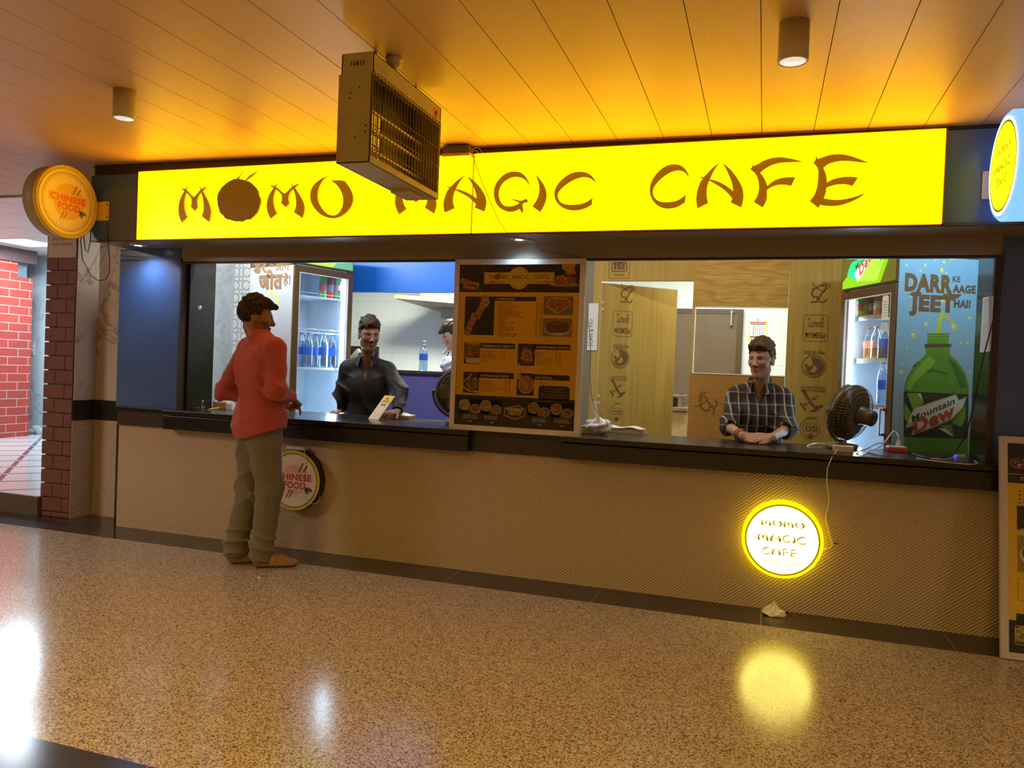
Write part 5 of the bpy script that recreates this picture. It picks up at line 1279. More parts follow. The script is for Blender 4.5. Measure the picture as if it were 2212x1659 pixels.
# ================================================================= things on and behind the counter
ZC = 0.9452
FANM = M('fan_brown', (0.085, 0.060, 0.028), 0.32); FANL = M('fan_cage_tan', (0.20, 0.15, 0.075), 0.35)
def fan(label, loc, face, tilt, zf, ybase, R=0.165):
    r = thing('table_fan', label, 'fan')
    f = Vector((0, 1, 0))                               # blows along local +y, motor at -y
    T = Matrix.Translation((0, 0, zf)) @ Matrix.Rotation(tilt, 4, 'X')
    def tp(m): 
        m.v = [tuple(T @ Vector(q)) for q in m.v]; return m
    # rear and front guards: hoops of slats
    for nm, s, dep in (('rear_guard', -1, 0.055), ('front_guard', 1, 0.045)):
        m = MB()
        for i in range(54):
            a = 2*PI*i/54; c, s_ = math.cos(a), math.sin(a); c2, s2 = math.cos(a+0.28*s), math.sin(a+0.28*s)
            p = [(R*c, s*0.022, R*s_), (R*0.97*c, s*(0.022+dep*0.55), R*0.97*s_), (R*0.70*(c*.6+c2*.4), s*(0.022+dep), R*0.70*(s_*.6+s2*.4)), (R*0.34*c2, s*(0.022+dep), R*0.34*s2)]
            m.tube(p, 0.0014, 4)
        for k in (0.98, 0.84, 0.70, 0.56, 0.45, 0.35):
            y = s*(0.022+dep*(0.5 if k > 0.9 else (0.8 if k > .8 else 1.0)))
            m.tube([(R*k*math.cos(2*PI*i/40), y, R*k*math.sin(2*PI*i/40)) for i in range(40)], 0.0014, 4, closed=True)
        if s > 0: m.cyl((0, 0.022+dep-0.004, 0), (0, 0.022+dep+0.004, 0), R*0.35, n=28)
        obj(nm, tp(m), FANL, r)
    m = MB().lathe([(R, -0.022), (R+0.006, -0.020), (R+0.006, 0.020), (R, 0.022), (R-0.004, 0.02), (R-0.004, -0.02), (R, -0.022)], 56, (0, 0, 0), (0, 1, 0)); obj('guard_ring', tp(m), FANM, r)
    m = MB()
    for k in range(5):
        a0 = 2*PI*k/5
        pts = []
        for i in range(7):
            t = i/6
            pts.append((t, a0))
        for i in range(6):
            t0, t1 = i/6, (i+1)/6
            def pt(t, e):
                rr = R*(0.2+0.68*t); wd = 0.30+0.25*math.sin(PI*t); a = a0+e*wd
                return (rr*math.cos(a), 0.014*e*1.2, rr*math.sin(a))
            m.smooth = True; m.quad(pt(t0, -1), pt(t1, -1), pt(t1, 1), pt(t0, 1)); m.smooth = False
    m.cyl((0, -0.018, 0), (0, 0.02, 0), R*0.22, n=24)
    obj('blade_rotor', tp(m), M('fan_blade', (0.16, 0.12, 0.06), 0.35), r)
    m = MB().lathe([(R*0.36, -0.078), (R*0.35, -0.092), (R*0.31, -0.10), (R*0.30, -0.15), (R*0.285, -0.165), (R*0.2, -0.172), (0.0, -0.174)], 32, (0, 0, 0), (0, 1, 0)); obj('motor', tp(m), FANM, r)
    m = MB()
    arc = [(math.cos(a)*(R+0.022), 0, math.sin(a)*(R+0.022)) for a in [RAD(180+180*i/24) for i in range(25)]]
    q = [(T @ Vector((x, y, z))) for x, y, z in arc]
    q = [Vector((p.x, (p.y*(1 if abs(z) < 0.02 else 1)) - (0.0), p.z)) for p, (x, y, z) in zip(q, arc)]
    m.tube(q, 0.0085, 8)
    for s in (-1, 1): m.cyl(T @ Vector((s*(R+0.0), 0, 0)), T @ Vector((s*(R+0.034), 0, 0)), 0.014, n=16)
    obj('yoke', m, FANM, r)
    m = MB(); lo = min(p.z for p in q)
    bc = q[12]
    m.lathe([(0.088, 0.0), (0.094, 0.006), (0.094, 0.026), (0.084, 0.034), (0.03, 0.038), (0.026, max(lo, 0.05)+0.004)], 40, (bc.x, bc.y, 0)); obj('base', m, FANL, r)
    r.location = loc; r.rotation_euler = (0, 0, face)
    return r
c = at(1832, 886, 0.36)
fan('tan table fan seen from behind on the counter beside the plaid-shirted man', (c.x+0.005, 0.36, ZC), RAD(50), RAD(12), 0.232, 0.0, 0.165)
c = at(985, 838, 0.30)
fan('tan table fan half hidden by the menu board beside the dark-shirted seller', (c.x+0.02, 0.32, ZC), RAD(200), RAD(0), 0.232, 0.0, 0.165)

# payment stand, book and papers by the seller
P0 = atz(806, 906, ZC); P0 = Vector((P0.x, P0.y, ZC))
t = thing('payment_stand', 'slanted yellow and white payment card stand on the counter before the seller', 'card stand', P0)
u = Vector((0.92, -0.38, 0)).normalized()
q = at(815, 852, P0.y+0.06); V_ = Vector((0.10, 0.09, 0.20)).normalized(); hgt = 0.215
N_ = u.cross(V_).normalized(); w_ = 0.118
cn = lambda a, b, n=0.0: P0+u*a+V_*b+N_*n
m = MB(); m.prism([cn(-w_/2, 0), cn(w_/2, 0), cn(w_/2, hgt), cn(-w_/2, hgt)], -N_*0.004)
m.prism([cn(-w_/2, 0.012, -0.004), cn(w_/2, 0.012, -0.004), cn(w_/2, 0, -0.004)+Vector((0.04, 0.07, 0)), cn(-w_/2, 0, -0.004)+Vector((0.04, 0.07, 0))], (0, 0, -0.004))
obj('holder', m, M('amber_acrylic', (0.5, 0.33, 0.1), 0.2), t)
cv = Canvas(cn(0, 0, 0.0005), u, V_, 0.0004)
cv.rect(-w_/2+.003, 0.003, w_/2-.003, hgt-.003, (0.66, 0.52, 0.33), 0); cv.rect(-w_/2+.003, hgt*0.69, w_/2-.003, hgt-.003, (0.66, 0.44, 0.02), 1)
cv.rect(-w_/2+.003, hgt*0.675, w_/2-.003, hgt*0.69, (0.25, 0.22, 0.3), 2)
cv.text('₹25', 0, hgt*0.83, 0.017, (0.05, 0.04, 0.05), 'c', 3, bold=0.04); cv.text('CASHBACK', 0, hgt*0.745, 0.010, (0.05, 0.04, 0.05), 'c', 3, bold=0.02)
cv.text('PAYTM', 0, hgt*0.58, 0.012, (0.05, 0.05, 0.10), 'c', 3, bold=0.06); cv.rline(-0.038, hgt*0.17, 0.038, hgt*0.53, 0.004, 0.0015, (0.2, 0.15, 0.1), 3); cv.text('UPI', 0, hgt*0.06, 0.009, (0.15, 0.12, 0.1), 'c', 3)
obj('card', cv, PAPER, t)
a = atz(843, 904, ZC); a = Vector((a.x, a.y+0.075, ZC))
t = thing('notebook', 'thick open notebook lying on the counter under the seller\'s hand', 'notebook', a)
R3 = Matrix.Translation(a) @ Matrix.Rotation(RAD(8), 4, 'Z')
m = MB().bx(-0.14, 0.14, -0.085, 0.085, 0.0, 0.026, R3); obj('cover', m, M('brown_cover', (0.30, 0.17, 0.06), 0.5), t, bevel=0.003)
m = MB()
for s in (-1, 1):
    for i in range(8):
        x0, x1 = s*0.138*i/8, s*0.138*(i+1)/8; h0, h1 = 0.027+0.014*math.sin(PI*min(1, i/8*1.2+.1)), 0.027+0.014*math.sin(PI*min(1, (i+1)/8*1.2+.1))
        m.quad(R3 @ Vector((x0, -0.083, h0)), R3 @ Vector((x1, -0.083, h1)), R3 @ Vector((x1, 0.083, h1)), R3 @ Vector((x0, 0.083, h0)))
        m.quad(R3 @ Vector((x0, -0.083, 0.026)), R3 @ Vector((x1, -0.083, 0.026)), R3 @ Vector((x1, -0.083, h1)), R3 @ Vector((x0, -0.083, h0)))
obj('page', m, M('cream_pages', (0.66, 0.58, 0.44), 0.7), t)
# papers, boxes and tools at the left end
a = atz(472, 876, ZC); 
q = Vector((-4.30, 0.47, ZC)); q = atz(478, 883, ZC)
t = thing('carton', 'small brown and white carton at the left end of the counter', 'carton', (q.x, q.y, ZC))
obj('box', MB().bx(q.x-0.085, q.x+0.045, q.y, q.y+0.07, ZC, ZC+0.05), M('kraft_card', (0.42, 0.26, 0.09), 0.7), t, bevel=0.002)
obj('label', MB().bx(q.x-0.085, q.x+0.05, q.y+0.002, q.y+0.072, ZC+0.0502, ZC+0.060).bx(q.x+0.046, q.x+0.10, q.y, q.y+0.05, ZC, ZC+0.045), WHITEP, t)
a, b = atz(447, 885, ZC+0.006), atz(492, 878, ZC+0.006)
t = thing('pen', 'yellow pen lying on the left end of the counter', 'pen', a)
d = (b-a).normalized()
obj('barrel', MB().cyl(a+d*0.04, b+d*0.02, 0.005), M('yellow_pen', (0.8, 0.5, 0.02), 0.4), t); obj('tip', MB().cyl(a, a+d*0.04, 0.001, 0.0048), STEEL, t)
a = atz(425, 882, ZC+0.01)
t = thing('tool', 'small chrome clip tool on the left end of the counter', 'tool', a)
m = MB().cyl(a+Vector((-0.08, -0.02, -0.004)), a+Vector((0.02, 0.0, 0.002)), 0.005).cyl(a+Vector((-0.08, 0.005, -0.004)), a+Vector((0.02, 0.015, 0.002)), 0.005); obj('jaw', m, STEEL, t)
m = MB().cyl(a+Vector((0.045, 0.01, -0.01)), a+Vector((0.045, 0.01, 0.02)), 0.016).cyl(a+Vector((0.045, 0.01, 0.02)), a+Vector((0.045, 0.01, 0.05)), 0.004).ball(a+Vector((0.045, 0.01, 0.055)), 0.009); obj('knob', m, M('chrome', (0.6, 0.6, 0.62), 0.12, metal=1.0), t)
# bag and newspaper right of the menu board
random.seed(9)
a = atz(1282, 938, ZC)
t = thing('plastic_parcel', 'kraft parcel wrapped in clear plastic right of the menu board', 'parcel', (a.x, a.y+0.05, ZC))
m = MB().bx(a.x-0.085, a.x+0.055, a.y-0.01, a.y+0.10, ZC, ZC+0.055); obj('parcel', m, MATS['kraft_card'], t, bevel=0.006)
def crumple(c, r, seed, n=30, mm=18, amp=0.28):
    rn = random.Random(seed); m = MB(); ph = [(rn.uniform(2, 7), rn.uniform(2, 7), rn.uniform(0, 6)) for _ in range(7)]
    vs = []; fs = []
    for j in range(mm+1):
        th = PI*j/mm
        for i in range(n):
            a_ = 2*PI*i/n; k = 1+amp*sum(math.sin(p*a_*1.0+q*th+f) for p, q, f in ((round(p), q, f) for p, q, f in ph))/4+rn.uniform(-amp, amp)*0.22
            vs.append((c[0]+r[0]*k*math.sin(th)*math.cos(a_), c[1]+r[1]*k*math.sin(th)*math.sin(a_), max(c[2]+r[2]*k*math.cos(th), ZC+0.001 if c[2] > 0.5 else 0.002)))
    for j in range(mm): fs += [(j*n+i, (j+1)*n+i, (j+1)*n+(i+1) % n, j*n+(i+1) % n) for i in range(n)]
    m.smooth = True; m.add(vs, fs); return m
obj('plastic_wrap', crumple((a.x+0.03, a.y+0.035, ZC+0.055), (0.085, 0.07, 0.05), 3), M('milky_plastic', (0.66, 0.66, 0.62), 0.2, spec=0.8), t)
a = atz(1350, 936, ZC)
t = thing('newspaper', 'folded newspaper stack on the counter before the plywood door', 'newspaper', (a.x, a.y, ZC))
R3 = Matrix.Translation((a.x, a.y+0.045, ZC)) @ Matrix.Rotation(RAD(-6), 4, 'Z')
m = MB()
for i in range(5): m.bx(-0.14+0.004*i, 0.14-0.003*i, -0.055, 0.06, 0.0015+i*0.007, 0.007+i*0.007, R3)
obj('sheet', m, M('newsprint', (0.50, 0.38, 0.2), 0.8), t)
m = MB()
for i in range(10):
    x0, x1 = -0.13+i*0.026, -0.13+(i+1)*0.026; h = lambda x: 0.038+0.007*math.sin(x*33)-0.10*max(0, x-0.06)
    m.quad(R3 @ Vector((x0, -0.058, h(x0))), R3 @ Vector((x1, -0.058, h(x1))), R3 @ Vector((x1, 0.062, h(x1)+0.004)), R3 @ Vector((x0, 0.062, h(x0)+0.004)))
obj('top_sheet', m, M('grey_newsprint', (0.55, 0.50, 0.42), 0.8, var=0.5, vscale=90), t)
a, b = atz(1296, 928, ZC+0.05), at(1283, 864, 0.5); a = at(1296, 924, 0.22); b = at(1282, 866, 0.26)
d = (b-a).normalized(); sd = Vector((1, 0, 0))
t = tag(obj('paper_strip', MB().prism([a-sd*0.014, a+sd*0.014, b+sd*0.014, b-sd*0.014], (0, 0.003, 0)), M('pale_strip', (0.62, 0.64, 0.64), 0.5)), 'long white paper strip sticking up from the plastic-wrapped parcel', 'paper strip')
m = MB(); m.tube([at(x, y, 0.20 if y > 860 else 0.09) for x, y in N('1266 640 1270 690 1275 730 1276 770 1274 810 1277 850 1283 880 1300 900 1311 912 1313 922')]+[atz(1312, 926, ZC+0.004)], 0.0022, 6)
tag(obj('red_wire', m, M('red_wire_skin', (0.35, 0.06, 0.03), 0.5)), 'thin red wire hanging beside the menu board', 'wire')
q0, q1 = at(1272, 655, 1.59), at(1289, 757, 1.59)
cv = Canvas((q0.x, 1.592, q1.z), (1, 0, 0), (0, 0, 1)); wq, hq = q1.x-q0.x, q0.z-q1.z
cv.rect(0, 0, wq, hq, (0.62, 0.62, 0.60), 0); cv.text('SCAN & PAY', wq*0.55, hq*0.08, hq*0.10, (0.08, 0.07, 0.07), 'l', 2, rot=90, w=hq*0.6)
nt = tag(obj('payment_notice', cv, PAPER), 'narrow white payment notice hanging left of the plywood door', 'notice')
so = nt.modifiers.new('solid', 'SOLIDIFY'); so.thickness = 0.001; so.offset = -1

# power gear at the right end
a = atz(1823, 977, ZC)
t = tag(obj('adapter_box', MB().bx(a.x-0.058, a.x+0.052, a.y, a.y+0.05, ZC, ZC+0.036), M('cream_plastic', (0.66, 0.55, 0.36), 0.4), bevel=0.003), 'cream adapter box at the counter edge below the right fan', 'adapter')
a = atz(1938, 977, ZC); R3 = Matrix.Translation((a.x, a.y+0.04, ZC)) @ Matrix.Rotation(RAD(10), 4, 'Z')
t = thing('extension_board', 'red and white extension board at the right end of the counter', 'extension board', (a.x, a.y+0.04, ZC))
obj('case', MB().bx(-0.055, 0.055, -0.035, 0.035, 0.0, 0.028, R3), M('red_plastic', (0.48, 0.08, 0.03), 0.4), t, bevel=0.004)
obj('socket_plate', MB().bx(-0.05, 0.05, -0.031, 0.031, 0.028, 0.034, R3), WPLAS, t, bevel=0.002)
pg = R3 @ Vector((0.01, 0.0, 0.034)); obj('plug', MB().cyl(pg, pg+Vector((0, 0, 0.035)), 0.014, 0.010).cyl(pg+Vector((0, 0, 0.035)), pg+Vector((0, 0, 0.06)), 0.006, 0.004), WPLAS, t, bevel=0.001)
pt = pg+Vector((0, 0, 0.06))
def cable(name, label, pts, r, mt):
    m = MB(); P3 = [Vector(q) for q in pts]; out = []
    for i in range(len(P3)-1):
        p0, p1, p2, p3 = P3[max(i-1, 0)], P3[i], P3[i+1], P3[min(i+2, len(P3)-1)]
        for k in range(6):
            s = k/6; out.append(0.5*((2*p1)+(p2-p0)*s+(2*p0-5*p1+4*p2-p3)*s*s+(3*p1-p0-3*p2+p3)*s**3))
    out.append(P3[-1]); m.tube(out, r, 6)
    return tag(obj(name, m, mt), label, 'cable')
zz = lambda x, y, h=0.004: atz(x, y, ZC+h)
cable('white_cable', 'white cable arching from the plug to the cream adapter box', [pt, pt+Vector((-0.03, 0.0, 0.03)), zz(1905, 962, 0.07), zz(1880, 972, 0.012), zz(1862, 984), zz(1852, 979)], 0.003, WPLAS)
cable('grey_cable', 'grey cable looping behind the cream adapter box', [zz(1930, 962, 0.03), zz(1900, 957, 0.07), zz(1875, 968, 0.01), zz(1858, 974), zz(1850, 980)], 0.0028, M('grey_cable_skin', (0.28, 0.25, 0.22), 0.5))
cable('red_cable', 'red cable from the extension board to the fan', [zz(1925, 983), zz(1905, 984), zz(1885, 980), zz(1870, 976)], 0.0035, MATS['red_plastic'])
cable('black_cable', 'black cable from the extension board along the counter and up the right jamb', [zz(1950, 970), zz(1975, 981), zz(2000, 988), zz(2035, 989), at(2062, 975, 0.25), at(2085, 940, 0.22), at(2102, 880, 0.12), at(2118, 800, -0.03), at(2135, 730, -0.03), at(2155, 655, -0.03), at(2164, 600, -0.03), at(2172, 540, -0.03)], 0.0035, BPLAS)
cable('pale_cable', 'pale flat cable lying along the right end of the counter', [zz(1980, 990), zz(2020, 996), zz(2060, 1000), zz(2095, 1003), zz(2112, 1001), zz(2105, 996)], 0.0032, M('pale_cable_skin', (0.55, 0.45, 0.3), 0.5))
cable('thin_cable', 'thin pale cable with a glowing blue plug end', [zz(2010, 990), zz(2040, 992), zz(2055, 990), zz(2063, 986)], 0.002, WPLAS)
a = zz(2064, 985, 0.008)
t = thing('charger_plug', 'charger plug with a small glowing blue light at the counter end', 'charger', (a.x, a.y, ZC))
obj('body', MB().bx(a.x+0.004, a.x+0.05, a.y-0.008, a.y+0.012, ZC, ZC+0.018), WPLAS, t, bevel=0.002); obj('light', MB().ball(a, 0.009), EM('blue_led', (0.02, 0.06, 1.0), 1.6), t)
cable('loose_wire', 'white wire loop on the counter left of the fan base', [zz(1790, 960), zz(1765, 957), zz(1745, 962), zz(1748, 966), zz(1775, 966)], 0.002, WPLAS)
# paper on the right jamb
cv = Canvas((1.1585, 0.255, 1.35), (0, -1, 0), (0, 0, 1)); A = lambda x, y: (lambda d: (0.255-(Vector((0, -DCAM, HCAM))+d*(1.1585/d.x)).y, (Vector((0, -DCAM, HCAM))+d*(1.1585/d.x)).z-1.35))(ray(x, y))
pq = [A(2123.6, 643), A(2147, 638), A(2140, 759), A(2116.6, 761.5)]
cv.pts(pq, (0.56, 0.58, 0.66), 0)
def pin(u, v): 
    a_ = Vector(pq[0]).lerp(Vector(pq[1]), u); b_ = Vector(pq[3]).lerp(Vector(pq[2]), u); return a_.lerp(b_, v)
for i in range(22):
    v = 0.05+i*0.042
    if i in (9, 16): continue
    p, q = pin(0.12, v), pin(0.85 if i % 4 else 0.6, v); cv.line([tuple(p), tuple(q)], 0.003, (0.35, 0.35, 0.42), 1)
for s in ((.25, .85), (.6, .86)): p = pin(*s); cv.rect(p.x, p.y, p.x+0.012, p.y+0.02, (0.3, 0.15, 0.4), 2)
o = tag(obj('paper_notice', cv, PAPER), 'white paper notice stuck on the dark granite jamb at the right', 'notice'); so = o.modifiers.new('solid', 'SOLIDIFY'); so.thickness = 0.001; so.offset = -1
# notice on the brick column
a, b = at(105, 512, 0.028), at(164, 556, 0.028)
cv = Canvas((a.x, 0.026, b.z), (1, 0, 0), (0, 0, 1)); wq, hq = b.x-a.x, a.z+0.12-b.z
cv.rect(0, 0, wq, hq, (0.50, 0.40, 0.34), 0)
for i, s in enumerate(('सूचना', 'कहा गया है। नकद', 'जाते हैं। पान या का', 'जुर्माना देना होगा।')): cv.text(s, wq*0.16, hq*0.80-i*hq*0.155, hq*0.075, (0.16, 0.11, 0.08), 'l', 2, w=wq*0.72)
o = tag(obj('paper_notice', cv, PAPER), 'printed paper notice pasted at the top of the brick column', 'notice'); so = o.modifiers.new('solid', 'SOLIDIFY'); so.thickness = 0.001; so.offset = -1
# lattice screen by the left refrigerator
a, b = at(506, 600, 1.5), at(546, 600, 1.5)
cv = Canvas((a.x, 1.497, 0.945), (1, 0, 0), (0, 0, 1), 0.0008); wq = b.x-a.x+0.03
cv.rect(0, 0, wq, 1.5, (0.74, 0.76, 0.74), 0)
for j in range(14):
    for i in range(3):
        u, v = i*0.125+0.02, j*0.125
        cv.ring(u, v, 0.040, 0.048, (0.42, 0.36, 0.26), 2, 26); cv.ring(u+0.0625, v+0.0625, 0.018, 0.024, (0.42, 0.36, 0.26), 2, 20)
        for a_ in (45, 135, 225, 315): cv.line([(u+0.0625+0.024*math.cos(RAD(a_)), v+0.0625+0.024*math.sin(RAD(a_))), (u+0.0625+0.045*math.cos(RAD(a_)), v+0.0625+0.045*math.sin(RAD(a_)))], 0.005, (0.42, 0.36, 0.26), 2)
o = obj('lattice', cv, PRINT); so = o.modifiers.new('solid', 'SOLIDIFY'); so.thickness = 0.002; so.offset = -1
tag(o, 'white lattice screen with ringed pattern left of the left refrigerator', 'screen'); o.name = 'lattice_screen'
c = at(432, 665, 0.056)
tag(obj('bell_switch', MB().cyl((c.x, 0.056, c.z), (c.x, 0.05, c.z), 0.017, 0.015), WPLAS), 'round white switch on the dark jamb at the left end of the opening', 'switch')
# ================================================================= people (smooth-blended volumes meshed with openvdb)
import openvdb
class Vox:
    def __init__(s, lo, hi, h):
        s.lo = np.array(lo, np.float32); s.h = h
        s.n = np.ceil((np.array(hi)-s.lo)/h).astype(int)+1
        s.D = np.full(s.n, 0.3, np.float32)
    def sub(s, lo, hi):
        a = np.clip(np.floor((np.array(lo)-s.lo)/s.h).astype(int), 0, s.n-1); b = np.clip(np.ceil((np.array(hi)-s.lo)/s.h).astype(int)+1, 1, s.n)
        sl = tuple(slice(int(i), int(max(j, i+1))) for i, j in zip(a, b))
        ax = [s.lo[k]+s.h*np.arange(sl[k].start, sl[k].stop, dtype=np.float32) for k in range(3)]
        return sl, ax[0][:, None, None], ax[1][None, :, None], ax[2][None, None, :]
    def blend(s, sl, d, k, op='add'):
        a = s.D[sl]; d = d.astype(np.float32)
        if op == 'cut': a, d, = -a, d
        if k > 0:
            h = np.clip(0.5+0.5*(d-a)/k, 0, 1); r = d*(1-h)+a*h-k*h*(1-h)
        else: r = np.minimum(a, d)
        s.D[sl] = -r if op == 'cut' else r
    def cone(s, a, b, ra, rb, k=0.03, flat=None, op='add', cut=None, pad=0.0):
        a = np.array(a, np.float32); b = np.array(b, np.float32); R = max(ra, rb)*(flat[1] if flat else 1)+k+0.03+pad
        sl, x, y, z = s.sub(np.minimum(a, b)-R, np.maximum(a, b)+R)
        ba = b-a; L2 = float(ba @ ba)+1e-12
        px, py, pz = x-a[0], y-a[1], z-a[2]
        t = np.clip((px*ba[0]+py*ba[1]+pz*ba[2])/L2, 0, 1)
        qx, qy, qz = px-ba[0]*t, py-ba[1]*t, pz-ba[2]*t
        if flat:
            n = np.array(flat[0], np.float32); n /= np.linalg.norm(n); c = (qx*n[0]+qy*n[1]+qz*n[2])*(1-1/flat[1])
            qx, qy, qz = qx-n[0]*c, qy-n[1]*c, qz-n[2]*c
        d = np.sqrt(qx*qx+qy*qy+qz*qz)-(ra+(rb-ra)*t)
        if cut is not None:                                   # flat end at b (or a)
            u = ba/math.sqrt(L2)
            if 'b' in cut: d = np.maximum(d, (x-b[0])*u[0]+(y-b[1])*u[1]+(z-b[2])*u[2])
            if 'a' in cut: d = np.maximum(d, -((x-a[0])*u[0]+(y-a[1])*u[1]+(z-a[2])*u[2]))
        s.blend(sl, d, k, op)
    def ell(s, c, r, F=None, k=0.03, op='add'):
        c = np.array(c, np.float32); r = np.array(r, np.float32); R = float(r.max())+k+0.03
        sl, x, y, z = s.sub(c-R, c+R); x, y, z = x-c[0], y-c[1], z-c[2]
        if F is not None:
            F = np.array(F, np.float32); x, y, z = (x*F[0][0]+y*F[0][1]+z*F[0][2]), (x*F[1][0]+y*F[1][1]+z*F[1][2]), (x*F[2][0]+y*F[2][1]+z*F[2][2])
        k0 = np.sqrt((x/r[0])**2+(y/r[1])**2+(z/r[2])**2); k1 = np.sqrt((x/r[0]**2)**2+(y/r[1]**2)**2+(z/r[2]**2)**2)+1e-6
        s.blend(sl, k0*(k0-1)/k1, k, op)
    def field(s, fn, lo=None, hi=None):                       # D += fn(x, y, z)
        sl, x, y, z = s.sub(s.lo if lo is None else lo, s.lo+s.h*s.n if hi is None else hi)
        s.D[sl] = s.D[sl]+fn(x, y, z).astype(np.float32)
    def clip(s, fn, k=0.006):                                 # keep fn < 0
        sl, x, y, z = s.sub(s.lo, s.lo+s.h*s.n); d = fn(x, y, z); a = s.D
        h = np.clip(0.5-0.5*(d-a)/k, 0, 1); s.D = (d*(1-h)+a*h+k*h*(1-h)).astype(np.float32)
    def mesh(s):
        D = np.clip(s.D, -4*s.h, 4*s.h)
        D[0] = D[-1] = 4*s.h; D[:, 0] = D[:, -1] = 4*s.h; D[:, :, 0] = D[:, :, -1] = 4*s.h
        g = openvdb.FloatGrid(4*s.h); g.copyFromArray(np.ascontiguousarray(D, np.float32))
        p, q = g.convertToQuads(0.0)
        return np.asarray(p, np.float32)*s.h+s.lo, np.asarray(q, np.int32)
def vmesh(name, p, q, mt, parent, col=None, smooth=1):
    me = bpy.data.meshes.new(name); n = len(q)
    me.vertices.add(len(p)); me.vertices.foreach_set('co', p.astype(np.float32).ravel())
    me.loops.add(4*n); me.loops.foreach_set('vertex_index', q[:, ::-1].astype(np.int32).ravel())
    me.polygons.add(n); me.polygons.foreach_set('loop_start', np.arange(0, 4*n, 4, dtype=np.int32)); me.polygons.foreach_set('use_smooth', np.ones(n, bool))
    me.update(); me.validate()
    if col is not None:
        ca = me.color_attributes.new('Col', 'FLOAT_COLOR', 'POINT'); ca.data.foreach_set('color', np.hstack([col, np.ones((len(p), 1))]).astype(np.float32).ravel())
    me.materials.append(mt)
    o = bpy.data.objects.new(name, me); link(o, parent)
    if smooth:
        sm = o.modifiers.new('smooth', 'SMOOTH'); sm.factor = 0.5; sm.iterations = smooth
    return o
nz = lambda v: np.array(v, float)/np.linalg.norm(v)
class Head:                                                   # frame: x right, y forward, z up
    def __init__(s, c, yaw_dir, pitch=0.0, roll=0.0, sc=1.0):
        f = nz((yaw_dir[0], yaw_dir[1], 0)); r = np.array((f[1], -f[0], 0)); u = np.array((0, 0, 1.0))
        f2 = f*math.cos(pitch)+u*math.sin(pitch); u2 = np.cross(r, f2)
        r2 = r*math.cos(roll)+u2*math.sin(roll); u3 = np.cross(r2, f2)
        s.c = np.array(c, float); s.F = np.array((r2, f2, u3)); s.s = sc
    def w(s, x, y, z): return s.c+s.s*(s.F.T @ np.array((x, y, z)))
    def loc(s, p): return ((p-s.c) @ s.F.T)/s.s
    def build(s, v):
        S = s.s; E = lambda c, r, k=0.02, op='add': v.ell(s.w(*c), [q*S for q in r], s.F, k*S, op)
        C = lambda a, b, ra, rb, k=0.01, op='add': v.cone(s.w(*a), s.w(*b), ra*S, rb*S, k*S, None, op)
        E((0, -0.012, 0.035), (0.074, 0.095, 0.085)); E((0, 0.028, -0.035), (0.058, 0.060, 0.078), 0.03)
        E((0, 0.030, 0.012), (0.066, 0.062, 0.055), 0.03)
        C((-0.040, 0.005, -0.062), (0, 0.058, -0.100), 0.026, 0.022, 0.03); C((0.040, 0.005, -0.062), (0, 0.058, -0.100), 0.026, 0.022, 0.03)
        E((0, 0.070, -0.101), (0.020, 0.016, 0.016), 0.015)
        for q in (-1, 1):
            E((q*0.041, 0.058, -0.020), (0.022, 0.020, 0.020), 0.02)
            E((q*0.031, 0.096, 0.008), (0.017, 0.014, 0.011), 0.014, 'cut')
            C((q*0.012, 0.086, 0.027), (q*0.046, 0.072, 0.027), 0.0085, 0.007, 0.012)
            E((q*0.031, 0.0735, 0.007), (0.0135, 0.0125, 0.0115), 0.002)
            E((q*0.013, 0.098, -0.034), (0.009, 0.011, 0.008), 0.008)
            E((q*0.076, -0.012, -0.004), (0.009, 0.021, 0.033), 0.006); E((q*0.084, -0.004, 0.0), (0.006, 0.011, 0.018), 0.004, 'cut')
        C((0, 0.088, 0.018), (0, 0.108, -0.026), 0.008, 0.0125, 0.014); E((0, 0.110, -0.030), (0.012, 0.010, 0.010), 0.008)
        E((0, 0.090, -0.057), (0.021, 0.009, 0.0065), 0.007); E((0, 0.089, -0.069), (0.019, 0.009, 0.007), 0.006)
        C((-0.022, 0.099, -0.0632), (0.022, 0.099, -0.0632), 0.003, 0.003, 0.003, 'cut')
    def paint(s, p, col, stub=0.0, mous=0.0):
        q = s.loc(p); x, y, z = np.abs(q[:, 0]), q[:, 1], q[:, 2]
        hd = (np.linalg.norm(q, axis=1) < 0.155)
        def mixin(m, c, a):
            col[m] = col[m]*(1-a)+np.array(c)*a
        base = col.copy()
        mixin(hd & (y > 0.07) & (x < 0.022) & (z > -0.077) & (z < -0.051), (0.30, 0.10, 0.07), 0.7)
        if stub: mixin(hd & (z < -0.035+0.35*np.maximum(0, x-0.03)) & (y > -0.01) & ~((y > 0.07) & (x < 0.022) & (z > -0.077) & (z < -0.051)), (0.06, 0.035, 0.02), stub)
        if mous: mixin(hd & (y > 0.075) & (x < 0.028) & (z > -0.052) & (z < -0.040), (0.03, 0.018, 0.01), mous)
        mixin(hd & (y > 0.055) & (x > 0.010) & (x < 0.050) & (z > 0.0235-0.05*np.abs(x-0.03)) & (z < 0.034-0.12*np.abs(x-0.028)), (0.025, 0.015, 0.008), 0.9)
        e = (x-0.031)**2/0.0135**2+(z-0.007)**2/0.0055**2; ey = hd & (y > 0.066) & (e < 1.0)
        mixin(ey, (0.40, 0.33, 0.27), 1.0); mixin(ey & (((x-0.031)**2+(z-0.007)**2) < 0.0072**2), (0.02, 0.012, 0.008), 1.0)
        mixin(hd & (y > 0.066) & (e >= 1.0) & (e < 1.6) & (z > 0.007), (0.03, 0.018, 0.01), 0.8)
        return col
